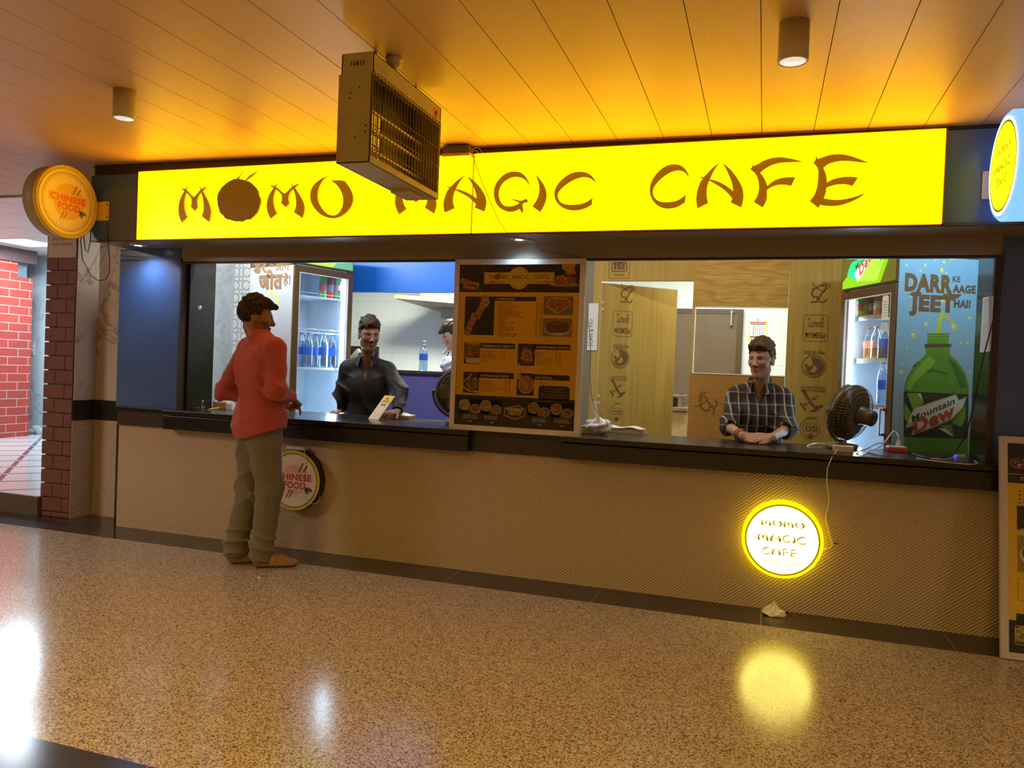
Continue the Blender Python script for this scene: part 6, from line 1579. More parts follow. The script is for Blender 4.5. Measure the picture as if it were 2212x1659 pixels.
    def hair(s, h, line, top, curls, seed, fringe=None, back=-0.055):
        v = Vox(s.c-0.19*s.s, s.c+0.19*s.s, h); S = s.s
        v.ell(s.w(0, -0.014, 0.040), [0.083*S, 0.104*S, 0.092*S], s.F, 0.01)
        v.ell(s.w(0, 0.012, 0.085+top*0.3), [0.076*S, 0.082*S, (0.045+top)*S], s.F, 0.03)
        rn = random.Random(seed)
        for _ in range(curls):
            a = rn.uniform(0, 2*PI); t = rn.uniform(0.05, 1.25)
            d = (math.sin(t)*math.cos(a), math.sin(t)*math.sin(a), math.cos(t))
            r = rn.uniform(0.010, 0.019)
            v.ell(s.w(0.076*d[0], -0.008+0.094*d[1], 0.045+(0.088+top)*d[2]), [r*S*1.2, r*S*1.2, r*S], s.F, 0.008)
        if fringe:
            for a, b, ra, rb in fringe: v.cone(s.w(*a), s.w(*b), ra*S, rb*S, 0.012)
        F = s.F; c = s.c
        ph = [rn.uniform(0, 6) for _ in range(6)]
        def L(x, y, z): 
            x, y, z = (x-c[0])/S, (y-c[1])/S, (z-c[2])/S
            return (x*F[0][0]+y*F[0][1]+z*F[0][2]), (x*F[1][0]+y*F[1][1]+z*F[1][2]), (x*F[2][0]+y*F[2][1]+z*F[2][2])
        def strands(x, y, z):
            a, b, d = L(x, y, z); an = np.arctan2(a, d+0.02)
            return 0.0022*S*np.sin(an*26+b*60+ph[0])+0.0016*S*np.sin(an*15-b*95+ph[1])+0.0012*S*np.sin(a*160+d*120+b*70+ph[2])
        v.field(strands)
        def keep(x, y, z):
            a, b, d = L(x, y, z)
            hz = np.where(b > 0.03, line-0.35*np.maximum(0, b-0.085), np.where(b > -0.012, -0.005+(b+0.012)*(line+0.005)/0.042, np.where(b > -0.03, -0.02+(b+0.03)*0.83, back+(b+0.09)*(0.035/0.06))))
            hz = hz+0.004*np.sin(a*190+b*80)-np.where((np.abs(a) > 0.06) & (b > 0.0) & (b < 0.035), 0.03, 0)
            return (hz-d)*0.75*S
        keep_d = keep
        v.clip(keep_d, 0.008*S)
        if fringe:
            for a, b, ra, rb in fringe: v.cone(s.w(*a), s.w(*b), ra*S, rb*S, 0.012)
        return v.mesh()
def hand(v, w, fd, bd, side, curl, spread=0.10, thumb=(0.75, 0.55, -0.35), tc=0.4, sc=1.0):
    """palm and five separate fingers; fd = towards the fingertips, bd = back of the hand, side = +1 if the thumb lies on fd x bd"""
    fd = nz(fd); bd = nz(np.array(bd)-fd*np.dot(bd, fd)); td = np.cross(fd, bd)*side; w = np.array(w)
    W = lambda a, b, c: w+sc*(td*a+fd*b+bd*c)
    for a0, a1, r in ((-0.014, -0.030, 0.0135), (-0.004, -0.010, 0.0145), (0.006, 0.011, 0.0145), (0.015, 0.029, 0.014)):
        v.cone(W(a0, 0.004, 0), W(a1, 0.082, 0), 0.0165*sc, r*sc, 0.012, (bd, 0.80))
    v.cone(W(0.012, 0.012, -0.006), W(0.030, 0.042, -0.010), 0.017*sc, 0.014*sc, 0.012)
    for i, (x, L, r) in enumerate(((0.029, 0.070, 0.0088), (0.0105, 0.078, 0.0092), (-0.0085, 0.073, 0.0088), (-0.0275, 0.058, 0.0078))):
        p = W(x, 0.084, 0.0); a = 0.0; sx = (1.2-i)*spread*0.6
        for j, fl in enumerate((0.46, 0.30, 0.24)):
            a += curl[i]*(0.75, 1.0, 0.7)[j]
            d = nz(td*math.sin(sx)*math.cos(a)+fd*math.cos(sx)*math.cos(a)-bd*math.sin(a))
            q = p+d*L*fl*sc
            v.cone(p, q, r*(1-0.10*j)*sc, r*(0.92-0.12*j)*sc, 0.0035)
            p = q
    p = W(0.030, 0.030, -0.006); d = nz(td*thumb[0]+fd*thumb[1]+bd*thumb[2]); q = p+d*0.040*sc
    v.cone(p, q, 0.0125*sc, 0.0105*sc, 0.006); d2 = nz(d+(fd*0.8-td*0.5)*tc); v.cone(q, q+d2*0.030*sc, 0.0105*sc, 0.0082*sc, 0.004)
def mat_skin(name, rough=0.48):
    t = NT(name); a = t.new('ShaderNodeVertexColor', layer_name='Col'); v = t.coord()
    c = t.mix(t.math('MULTIPLY', t.noise(v, 60, 4), 0.25), a.outputs[0], (0.35, 0.15, 0.08))
    t.bump(t.noise(v, 350, 2), 0.06, 0.002)
    t.b.inputs['Subsurface Weight'].default_value = 0.06; t.b.inputs['Subsurface Radius'].default_value = (0.01, 0.004, 0.002)
    return t.set(c, rough, spec=0.4)
SKIN = mat_skin('skin')
def mat_cloth(name, col, rough=0.85, weave=500, sheen=0.2, var=0.15, spec=0.2):
    t = NT(name); v = t.coord(); n = t.noise(v, 22, 4); c = t.mix(n, tuple(q*(1-var) for q in col), tuple(q*(1+var) for q in col))
    t.bump(t.math('ADD', t.noise(v, weave, 2), t.math('MULTIPLY', t.noise(v, 30, 4, 0.6), 2.2)), 0.16, 0.004)
    t.b.inputs['Sheen Weight'].default_value = sheen
    return t.set(c, rough, spec=spec)
def mat_hair(name, col, hi):
    t = NT(name); v = t.coord(scale=(1, 1, 0.35)); n = t.noise(v, 150, 3, 0.7)
    t.bump(n, 0.6, 0.004)
    return t.set(t.ramp(n, [(0.35, col), (0.75, hi)]), 0.5, spec=0.22)
def arr(v): return np.array((v.x, v.y, v.z))
class Fig:
    def __init__(s, label, base, f, z=0.0):
        s.f = nz((f[0], f[1], 0)); s.r = np.array((s.f[1], -s.f[0], 0)); s.F = np.array((s.r, s.f, (0, 0, 1.0)))
        s.b = np.array((base[0], base[1], z), float)
        s.root = thing('person', label, 'person', (base[0], base[1], z))
    def p(s, x, y, z): return s.b+s.r*x+s.f*y+np.array((0, 0, z))
    def torso(s, v, zs, wd=1.0, dp=1.0, g=0.0, lean=0.0, hips=True):
        """zs = shoulder height; g = cloth ease; lean = how far the chest comes forward"""
        L = lambda z: lean*max(0, z-(zs-0.5))/0.5
        E = lambda x, y, z, r, k=0.07: v.ell(s.p(x, y+L(z), z), [r[0]*wd+g, r[1]*dp+g, r[2]+g], s.F, k)
        E(0, 0.0, zs-0.15, (0.158, 0.108, 0.17)); E(0, 0.012, zs-0.36, (0.148, 0.112, 0.19))
        if hips: E(0, 0.0, zs-0.53, (0.160, 0.118, 0.15))
        for q in (-1, 1):
            E(q*0.07, 0.030, zs-0.13, (0.075, 0.055, 0.10)); E(q*0.08, -0.055, zs-0.13, (0.08, 0.05, 0.11))
            v.cone(s.p(0, -0.012+L(zs), zs+0.062), s.p(q*0.15*wd, L(zs)-0.005, zs+0.002), 0.046+g, 0.050+g, 0.05)
def folds(v, specs, lo=None, hi=None):
    """specs: (amp, kx, ky, kz, phase, centre, radius) - cloth folds limited to a ball"""
    for am, kx, ky, kz, ph, c, R in specs:
        c = np.array(c, np.float32)
        def fn(x, y, z):
            w_ = np.clip(1-((x-c[0])**2+(y-c[1])**2+(z-c[2])**2)/R**2, 0, 1)
            ar = kx*x+ky*y+kz*z+ph+0.8*np.sin(9*x+4*z+ph)+0.6*np.sin(13*z-7*y)
            return -1.9*am*w_*((1-np.abs(np.sin(ar*0.5)))**1.6-0.3)
        v.field(fn, c-R, c+R)
def collar(fig, v, c, rad, h, g=0.006, tilt=0.35, op=0.0):
    """standing collar ring round the neck at c"""
    c = np.array(c); lo, hi = c-0.16, c+0.16
    sl, x, y, z = v.sub(lo, hi); f, r = fig.f, fig.r
    lx = (x-c[0])*r[0]+(y-c[1])*r[1]; ly = (x-c[0])*f[0]+(y-c[1])*f[1]; lz = z-c[2]
    lz = lz+ly*tilt
    rr = np.sqrt(lx*lx+(ly*0.93)**2)
    d = np.abs(rr-(rad+0.18*(h-lz)))-g; d = np.maximum(d, np.abs(lz-h*0.4)-h*0.6)
    if op: d = np.maximum(d, (ly-0.02-np.abs(lx)*op)*0.7)
    v.blend(sl, d, 0.012)
def vneck(fig, v, zt, depth, hw, y0):
    """open a V below the collar in front, and lay the collar flaps beside it"""
    b, r, f = fig.b, fig.r, fig.f
    def fn(x, y, z):
        lx = (x-b[0])*r[0]+(y-b[1])*r[1]; ly = (x-b[0])*f[0]+(y-b[1])*f[1]
        w_ = hw*np.clip((z-(zt-depth))/depth, -0.3, 1.6)
        return np.where(ly > y0, np.clip((w_-np.abs(lx))*0.9, -0.02, 0.05), -0.02)
    sl, x, y, z = v.sub(fig.p(0, 0.1, zt-depth/2)-0.24, fig.p(0, 0.1, zt-depth/2)+0.24)
    v.D[sl] = np.maximum(v.D[sl], fn(x, y, z)).astype(np.float32)
def flaps(fig, v, zs, lean, drop=0.0):
    L = lambda a, b, t: tuple(x+(y-x)*t for x, y in zip(a, b))
    for q in (-1, 1):
        A = (q*0.062, lean-0.020, zs+0.122); B = (q*0.042, lean+0.062, zs+0.096); Cc = (q*0.056, lean+0.132, zs+0.012-drop); D_ = (q*0.092, lean+0.055, zs+0.070)
        for P0, P1 in ((B, Cc), (Cc, D_)):
            for k in range(10): v.cone(fig.p(*L(P0, A, 0.0)) if False else fig.p(*A), fig.p(*L(P0, P1, k/9)), 0.0065, 0.0052, 0.004)
    for i in range(12):
        a0, a1 = RAD(170+200/12*i), RAD(170+200/12*(i+1))
        for h_ in (0.075, 0.09, 0.105, 0.120):
            k = 1.05-(h_-0.09)*1.2
            v.cone(fig.p(0.068*k*math.cos(a0), lean-0.012+0.062*k*math.sin(a0), zs+h_), fig.p(0.068*k*math.cos(a1), lean-0.012+0.062*k*math.sin(a1), zs+h_), 0.0085, 0.0085, 0.004)
def placket(fig, v, zs, lean, y=0.0):
    def fn(x, y_, z):
        lx = (x-fig.b[0])*fig.r[0]+(y_-fig.b[1])*fig.r[1]; ly = (x-fig.b[0])*fig.f[0]+(y_-fig.b[1])*fig.f[1]
        return np.where(ly > 0, -0.0035*np.clip(1.4-np.abs(lx)/0.013, 0, 1), 0)+0*z
    v.field(fn)
def skin_obj(fig, v, H, tone, stub, mous):
    p, q = v.mesh(); col = np.tile(np.array(tone, float), (len(p), 1)); col = H.paint(p, col, stub, mous)
    return vmesh('body', p, q, SKIN, fig.root, col, 1)
def shoe(v, heel, d, L=0.285):
    d = nz((d[0], d[1], 0)); r = np.array((d[1], -d[0], 0)); h = np.array((heel[0], heel[1], 0.0)); F = np.array((r, d, (0, 0, 1.0)))
    W = lambda x, y, z: h+r*x+d*y+np.array((0, 0, z))
    v.cone(W(0, 0.045, 0.040), W(0, 0.19, 0.032), 0.040, 0.046, 0.02); v.ell(W(0, L-0.075, 0.024), (0.044, 0.080, 0.034), F, 0.02)
    v.cone(W(0, 0.035, 0.055), W(0, 0.04, 0.075), 0.037, 0.036, 0.02); v.cone(W(0, 0.10, 0.05), W(0, 0.16, 0.042), 0.04, 0.038, 0.02)
    v.ell(W(0, 0.055, 0.105), (0.026, 0.045, 0.05), F, 0.008, 'cut')
    return W
LEATH = print_mat('tan_leather', 0.35)
def shoe_obj(fig, heel, d):
    v = Vox((heel[0]-0.33, heel[1]-0.33, -0.01), (heel[0]+0.33, heel[1]+0.33, 0.16), 0.003); W = shoe(v, heel, d)
    v.clip(lambda x, y, z: 0.001-z+0*x+0*y, 0.002); p, q = v.mesh()
    dd = nz((d[0], d[1], 0)); rel = p-np.array((heel[0], heel[1], 0)); y = rel @ dd; z = p[:, 2]
    col = np.tile(np.array((0.34, 0.15, 0.05)), (len(p), 1)); col[y < 0.10] = (0.24, 0.085, 0.035)
    sl = (y > 0.13) & (y < 0.255) & (z > 0.034) & (np.modf((y+z*0.55)/0.019)[0] > 0.68); col[sl] = (0.035, 0.018, 0.008)
    col[z < 0.016] = (0.11, 0.055, 0.025); col[(z > 0.016) & (z < 0.022)] = (0.32, 0.18, 0.08); col[z < 0.007] = (0.03, 0.02, 0.012)
    return vmesh('shoe', p, q, LEATH, fig.root, col, 1)
# ---- customer in the red shirt
TONE = (0.30, 0.145, 0.075)
HAIRM = mat_hair('black_hair', (0.014, 0.009, 0.005), (0.055, 0.036, 0.018))
cu = Fig('man in an orange-red shirt and grey trousers seen from behind at the counter', (-3.142, -0.480), (0.452, 0.892))
RS = cu.p(0.178, 0.0, 1.425); LS = cu.p(-0.178, 0.0, 1.425)
RE = arr(at(596, 842, -0.60)); RW = arr(at(629, 857, -0.37)); LE = arr(at(483, 846, -0.40)); LW = cu.p(-0.10, 0.22, 1.06)
Hc = Head(arr(at(553, 687, -0.44)), (0.77, 0.62), RAD(-4), 0.0, 1.05)
hipR, hipL = cu.p(0.088, 0.0, 0.86), cu.p(-0.088, 0.0, 0.86)
heelR = arr(atz(545, 1226, 0.0)); heelL = arr(atz(489, 1219, 0.0)); toeR = arr(atz(646, 1222, 0.0)); dR = toeR-heelR; dL = nz((0.66, 0.75, 0))
ankR = heelR+nz(dR)*0.055+np.array((0, 0, 0.095)); ankL = heelL+dL*0.055+np.array((0, 0, 0.095))
kneeR = (hipR+ankR)/2+np.array((0.03, 0.02, 0.02)); kneeL = (hipL+ankL)/2+np.array((0.02, 0.03, 0.02))
lo, hi = (-3.60, -0.95, -0.01), (-2.62, 0.10, 1.80)
v = Vox(lo, hi, 0.0035)
cu.torso(v, 1.43, 1.0, 0.95, -0.008)
for S_, E_, W_ in ((RS, RE, RW), (LS, LE, LW)): v.cone(S_, E_, 0.044, 0.038, 0.03); v.cone(E_, W_, 0.037, 0.026, 0.02)
nb = cu.p(0, -0.012, 1.45); v.cone(nb, Hc.w(0, -0.022, -0.055), 0.060, 0.054, 0.03)
for h_, k_, a_ in ((hipR, kneeR, ankR), (hipL, kneeL, ankL)): v.cone(h_, k_, 0.07, 0.05, 0.03); v.cone(k_, a_, 0.048, 0.034, 0.02); 
for a_, d_ in ((ankR, nz(dR)), (ankL, dL)): v.cone(a_, a_+d_*0.13-np.array((0, 0, 0.055)), 0.034, 0.026, 0.02)
Hc.build(v)
hand(v, RW, RW-RE+np.array((0.03, 0.02, -0.07)), (0.35, -0.45, 0.85), -1, (0.95, 1.1, 1.2, 1.25), thumb=(0.5, 0.75, -0.6), sc=1.05)
hand(v, LW, LW-LE, (0, 0, 1), 1, (0.5, 0.6, 0.6, 0.6))
skin_obj(cu, v, Hc, TONE, 0.55, 0)
p, q = Hc.hair(0.003, 0.062, 0.012, 60, 5, [((0.0, 0.07, 0.10), (0.01, 0.118, 0.082), 0.024, 0.010), ((0.03, 0.07, 0.095), (0.04, 0.112, 0.070), 0.022, 0.008), ((-0.03, 0.06, 0.10), (-0.02, 0.112, 0.09), 0.022, 0.009)], back=-0.062)
vmesh('hair', p, q, HAIRM, cu.root, None, 0)
v = Vox((-3.60, -0.95, 0.78), (-2.62, 0.10, 1.60), 0.004)
cu.torso(v, 1.43, 1.12, 1.10, 0.018)
v.ell(cu.p(0, 0.0, 0.93), (0.190, 0.150, 0.20), cu.F, 0.06)
for S_, E_, W_ in ((RS, RE, RW), (LS, LE, LW)):
    v.cone(S_, E_, 0.074, 0.060, 0.022); v.cone(E_, W_, 0.058, 0.041, 0.022, cut='b')
v.ell(RE, (0.062, 0.062, 0.06), None, 0.03)
collar(cu, v, cu.p(0.01, 0.0, 1.478), 0.068, 0.052, 0.005, 0.30)
bk = cu.p(0, -0.12, 1.2)
folds(v, [(0.0095, 30*cu.r[0], 30*cu.r[1], 7, 0.3, cu.p(0, -0.1, 1.16), 0.30), (0.0085, 18*cu.r[0], 18*cu.r[1], -26, 1.0, cu.p(0.08, 0.0, 0.98), 0.22),
          (0.0104, 40, 10, 60, 0.0, RE, 0.15), (0.0085, 55, 20, 45, 2.0, (RE+RW)/2, 0.13), (0.0104, 20, 30, 55, 1.0, LE, 0.15), (0.0085, 14, 8, 62, 0.7, cu.p(0.16, -0.03, 1.28), 0.13), (0.0095, 12, 20, 50, 1.7, cu.p(-0.16, -0.03, 1.24), 0.14), (0.0076, 9, 5, 40, 1.7, cu.p(0, -0.1, 0.92), 0.22)])
# yoke seam across the shoulders and the hem
def seam(x, y, z):
    ly = (x-cu.b[0])*cu.f[0]+(y-cu.b[1])*cu.f[1]
    return np.where(ly < 0.0, 0.0025*np.exp(-((z-1.325)/0.006)**2), 0)
v.field(seam)
def hem(x, y, z):
    lx = (x-cu.b[0])*cu.r[0]+(y-cu.b[1])*cu.r[1]; ly = (x-cu.b[0])*cu.f[0]+(y-cu.b[1])*cu.f[1]
    return (0.868-0.030*np.cos(np.clip(ly*9, -3, 3)+1.2)+0.045*np.clip(np.abs(lx)/0.18, 0, 1)**2-z)
v.clip(hem, 0.006)
v.cone(nb+np.array((0, 0, 0.03)), nb+np.array((0, 0, 0.16)), 0.052, 0.058, 0.004, op='cut')
p, q = v.mesh(); vmesh('shirt', p, q, mat_cloth('red_shirt_cloth', (0.40, 0.075, 0.062), var=0.10), cu.root, None, 1)
m = MB()
for i in range(3):
    b_ = arr(at(608, 880+i*11, -0.40)); m.ball(cu.p(0.03, 0.175, 1.02-i*0.05), 0.006)
obj('button', m, WPLAS, cu.root)
v = Vox((-3.60, -0.95, 0.02), (-2.62, 0.10, 1.02), 0.004)
v.ell(cu.p(0, 0, 0.90), (0.168, 0.132, 0.14), cu.F, 0.05)
for h_, k_, a_ in ((hipR, kneeR, ankR), (hipL, kneeL, ankL)):
    h2 = h_+np.array((0, 0, -0.06)); v.cone(h2, k_, 0.104, 0.083, 0.05); v.cone(k_, a_+np.array((0, 0, 0.02)), 0.082, 0.076, 0.04); v.cone(a_+np.array((0, 0, 0.03)), a_-np.array((0, 0, 0.045)), 0.078, 0.070, 0.02, cut='b')
folds(v, [(0.0133, 20, 10, 75, 0.5, ankR+np.array((0, 0, 0.06)), 0.16), (0.0133, -15, 20, 75, 2.0, ankL+np.array((0, 0, 0.06)), 0.16), (0.0095, 40, 15, 32, 0.5, kneeR, 0.20), (0.0095, -35, 15, 34, 1.5, kneeL, 0.20), (0.0095, 26, -14, 30, 0.9, hipR, 0.2), (0.0095, -28, 20, 26, 0.2, hipL-np.array((0, 0, .1)), 0.2)])
v.cone(ankR-np.array((0, 0, 0.09)), ankR-np.array((0, 0, 0.01)), 0.050, 0.05, 0.006, op='cut'); v.cone(ankL-np.array((0, 0, 0.09)), ankL-np.array((0, 0, 0.01)), 0.050, 0.05, 0.006, op='cut')
p, q = v.mesh(); vmesh('trousers', p, q, mat_cloth('grey_trouser_cloth', (0.155, 0.13, 0.085)), cu.root, None, 1)
shoe_obj(cu, heelR, dR); shoe_obj(cu, heelL, dL)

# ---- seller in the dark shirt, leaning on the counter
def standing(fig, H, zs, arms, tone, stub, mous, zc_, lo, hi, neck=(0, 0.0), lean=0.0, hands=None, legs=0.0, wd=1.0):
    v = Vox(lo, hi, 0.0035)
    fig.torso(v, zs, 1.0*wd, 0.98, -0.004, lean)
    for S_, E_, W_ in arms: v.cone(S_, E_, 0.042, 0.036, 0.03); v.cone(E_, W_, 0.036, 0.026, 0.02)
    v.cone(fig.p(neck[0], lean+neck[1]-0.012, zs+0.02), H.w(0, -0.022, -0.055), 0.058, 0.050, 0.03)
    for q in (-1, 1):
        v.cone(fig.p(q*0.088, legs, zs-0.54), fig.p(q*0.09, legs*0.6, 0.48), 0.07, 0.05, 0.03); v.cone(fig.p(q*0.09, legs*0.6, 0.48), fig.p(q*0.10, -0.02, 0.09), 0.048, 0.034, 0.02); v.cone(fig.p(q*0.10, -0.02, 0.08), fig.p(q*0.11, 0.12, 0.03), 0.034, 0.028, 0.02)
    H.build(v)
    for h_ in hands: hand(v, *h_[0], **h_[1])
    return skin_obj(fig, v, H, tone, stub, mous)
def trousers(fig, zs, lo, hi, mt, legs=0.0):
    v = Vox(lo, (hi[0], hi[1], zs-0.38), 0.005)
    v.ell(fig.p(0, 0, zs-0.52), (0.172, 0.135, 0.15), fig.F, 0.05)
    for q in (-1, 1): v.cone(fig.p(q*0.088, legs, zs-0.58), fig.p(q*0.09, legs*0.6, 0.48), 0.10, 0.08, 0.05); v.cone(fig.p(q*0.09, legs*0.6, 0.48), fig.p(q*0.10, -0.02, 0.05), 0.078, 0.072, 0.04, cut='b')
    p, q = v.mesh(); vmesh('trousers', p, q, mt, fig.root, None, 1)
    for q in (-1, 1): shoe_obj(fig, fig.p(q*0.10, -0.09, 0), fig.f+fig.r*q*0.12)
DARKT = mat_cloth('dark_trouser_cloth', (0.03, 0.03, 0.04))
fs = (0.30, -0.955)
cb = at(798, 800, 0.86)
se = Fig('man in an open-necked dark shirt leaning on the counter behind the card stand', (cb.x, 0.86), fs)
zs = at(798, 797, 0.78).z
RSh, LSh = se.p(0.162, 0.06, zs-0.015), se.p(-0.162, 0.06, zs-0.015)          # image left is his right
RW_, LW_ = arr(atz(740, 884, 0.975)), arr(atz(858, 888, 1.005))
RE_, LE_ = arr(at(737, 850, 0.74)), arr(at(866, 848, 0.70))
Hs = Head(arr(at(797, 725, 0.70)), (0.70, -0.71), RAD(-7), 0.0, 1.0)
lo, hi = (cb.x-0.55, 0.22, -0.01), (cb.x+0.55, 1.20, 1.80)
TS = (0.215, 0.105, 0.060)
standing(se, Hs, zs, ((RSh, RE_, RW_), (LSh, LE_, LW_)), TS, 0.5, 0.35, 0, lo, hi, lean=0.09, wd=0.95,
         hands=[((RW_, (-0.25, -0.9, -0.25), (0, -0.2, 1), 1, (0.25, 0.3, 0.3, 0.35)), {}), ((LW_, (-0.35, -0.9, -0.15), (0.1, -0.2, 1), -1, (0.3, 0.35, 0.4, 0.4)), {})])
p, q = Hs.hair(0.003, 0.072, 0.022, 80, 12, [((-0.03, 0.06, 0.118), (0.03, 0.098, 0.100), 0.022, 0.012), ((0.02, 0.05, 0.122), (0.062, 0.086, 0.094), 0.022, 0.012), ((0.0, 0.07, 0.115), (0.055, 0.100, 0.078), 0.014, 0.006)])
vmesh('hair', p, q, mat_hair('brown_hair', (0.014, 0.008, 0.004), (0.06, 0.034, 0.015)), se.root, None, 0)
def shirt(fig, zs, arms, lo, hi, mt, lean, wd, collar_c, op, foldspec, vdepth, cuffs=(0.042, 0.042), nm='shirt', extra=None, sm=1):
    v = Vox((lo[0], lo[1], zs-0.66), (hi[0], hi[1], zs+0.2), 0.004)
    fig.torso(v, zs, 1.06*wd, 1.06, 0.014, lean)
    for (S_, E_, W_), cf in zip(arms, cuffs): v.cone(S_, E_, 0.070, 0.058, 0.045); v.cone(E_, W_, 0.057, cf, 0.03, cut='b')
    folds(v, foldspec)
    placket(fig, v, zs, lean)
    nb_ = fig.p(0, lean-0.012, zs+0.05); v.cone(nb_+np.array((0, 0, 0.02)), nb_+np.array((0, 0, 0.16)), 0.054, 0.056, 0.004, op='cut')
    vneck(fig, v, zs+0.10, vdepth, 0.050, lean+0.02)
    flaps(fig, v, zs, lean)
    v.clip(lambda x, y, z: (zs-0.60)-z+0*x+0*y, 0.006)
    if extra: extra(v)
    p, q = v.mesh(); return vmesh(nm, p, q, mt, fig.root, None, sm)
F_ = [(0.0085, 26, 6, 22, 0.3, se.p(0, 0.1, zs-0.30), 0.26), (0.0114, 30, 10, 60, 1.0, RE_, 0.17), (0.0114, 25, -10, 62, 0.4, LE_, 0.17), (0.0085, -22, 8, 45, 0.4, se.p(-0.13, 0.08, zs-0.12), 0.14), (0.0085, 22, 8, 45, 2.4, se.p(0.13, 0.08, zs-0.12), 0.14), (0.0085, 10, 5, 70, 0, (LE_+LW_)/2, 0.13)]
shirt(se, zs, ((RSh, RE_, RW_), (LSh, LE_, LW_)), lo, hi, mat_cloth('dark_shirt_cloth', (0.013, 0.0095, 0.0075), rough=0.6, spec=0.25, sheen=0.0), 0.09, 0.95, se.p(0, 0.04, zs+0.055), 0.75, F_, 0.20)
trousers(se, zs, lo, hi, DARKT)

# ---- young man in the checked shirt
fp = (-0.06, -1.0)
pb = at(1643, 840, 0.86)
pm = Fig('young man in a dark checked shirt resting his forearms on the counter', (pb.x, 0.88), fp)
zs = at(1643, 856, 0.78).z
RSh, LSh = pm.p(0.156, 0.05, zs-0.02), pm.p(-0.156, 0.05, zs-0.02)
RE_, LE_ = arr(at(1573, 922, 0.66)), arr(at(1702, 926, 0.66))
RW_, LW_ = arr(atz(1604, 941, 0.990)), arr(atz(1668, 945, 0.990))
Hp = Head(arr(at(1645, 779, 0.72)), (-0.42, -0.91), RAD(-2), 0.0, 1.0)
lo, hi = (pb.x-0.55, 0.25, -0.01), (pb.x+0.55, 1.25, 1.80)
TP = (0.34, 0.185, 0.105)
sR, sL = RE_+(RW_-RE_)*0.20, LE_+(LW_-LE_)*0.25                    # sleeves end below the elbow
standing(pm, Hp, zs, ((RSh, RE_, RW_), (LSh, LE_, LW_)), TP, 0.0, 0.45, 0, lo, hi, lean=0.09, wd=0.92,
         hands=[((RW_, (0.98, -0.22, -0.10), (0.1, -0.62, 0.78), 1, (0.42, 0.48, 0.5, 0.5)), {'thumb': (0.45, 0.75, 0.25)}), ((LW_, (-0.96, -0.28, -0.06), (-0.1, -0.70, 0.72), -1, (0.62, 0.68, 0.7, 0.75)), {'thumb': (0.5, 0.75, 0.2)})])
p, q = Hp.hair(0.003, 0.070, 0.020, 130, 21, [((-0.03, 0.06, 0.112), (-0.058, 0.088, 0.096), 0.022, 0.015), ((0.0, 0.06, 0.12), (-0.015, 0.098, 0.102), 0.024, 0.016), ((0.035, 0.05, 0.115), (0.04, 0.086, 0.098), 0.022, 0.015)])
vmesh('hair', p, q, mat_hair('brown_curly_hair', (0.025, 0.013, 0.005), (0.12, 0.065, 0.022)), pm.root, None, 0)
def mat_plaid():
    t = NT('checked_cloth'); v = t.coord(loc=(-float(pb.x), 0, 0)); x, y, z = t.sep(v); wob = t.noise(v, 9, 2)
    def stripes(c, per, w, soft, off):
        a = t.math('FRACT', t.math('DIVIDE', t.math('ADD', t.math('ADD', c, t.math('MULTIPLY', wob, 0.015)), 10.0+off), per)); a = t.math('ABSOLUTE', t.math('SUBTRACT', a, 0.5))
        return t.ramp(a, [(0.0, (1, 1, 1)), (w, (0.8, 0.8, 0.8)), (w+soft, (0, 0, 0))])
    xy = t.math('ADD', x, t.math('MULTIPLY', y, 0.35))
    sx = t.sep(stripes(xy, 0.058, 0.05, 0.07, 0.0))[0]; sz = t.sep(stripes(z, 0.075, 0.03, 0.05, 0.02))[0]; s2 = t.sep(stripes(xy, 0.058, 0.25, 0.05, 0.015))[0]
    c = t.mix(t.math('MULTIPLY', s2, 0.35), (0.026, 0.019, 0.014), (0.075, 0.056, 0.05))
    c = t.mix(t.math('MULTIPLY', sz, 0.42), c, (0.36, 0.33, 0.33)); c = t.mix(t.math('MULTIPLY', sx, t.math('MULTIPLY', t.noise(v, 6, 2), 1.25)), c, (0.46, 0.43, 0.45))
    t.bump(t.math('ADD', t.noise(v, 400, 2), t.math('MULTIPLY', t.noise(v, 30, 4, 0.6), 2.0)), 0.15, 0.004)
    return t.set(c, 0.8, spec=0.2)
F_ = [(0.0095, 18, 6, 30, 0.3, pm.p(0, 0.1, zs-0.32), 0.24), (0.0114, 28, 10, 58, 1.0, RE_, 0.17), (0.0114, 25, -10, 60, 0.4, LE_, 0.17), (0.0095, -22, 8, 45, 0.4, pm.p(-0.13, 0.08, zs-0.14), 0.14), (0.0095, 22, 8, 45, 2.4, pm.p(0.13, 0.08, zs-0.14), 0.14)]
shirt(pm, zs, ((RSh, RE_, sR), (LSh, LE_, sL)), lo, hi, mat_plaid(), 0.09, 0.92, pm.p(0, 0.08, zs+0.055), 0.75, F_, 0.15, cuffs=(0.052, 0.055))
trousers(pm, zs, lo, hi, DARKT)
m = MB(); 
for k, t_ in enumerate((0.80, 0.88, 0.95)):
    c_ = RE_+(RW_-RE_)*t_; d_ = nz(RW_-RE_); m.cur = k % 2
    u_ = nz(np.cross(d_, (0, 0, 1))); w_ = np.cross(u_, d_); m.tube([Vector(c_+0.0325*(u_*math.cos(a)+w_*math.sin(a))) for a in [2*PI*i/20 for i in range(20)]], 0.0035, 6, closed=True)
obj('bracelet', m, [M('red_thread', (0.35, 0.03, 0.02), 0.7), M('brass_bead', (0.55, 0.38, 0.12), 0.3, metal=0.7)], pm.root)

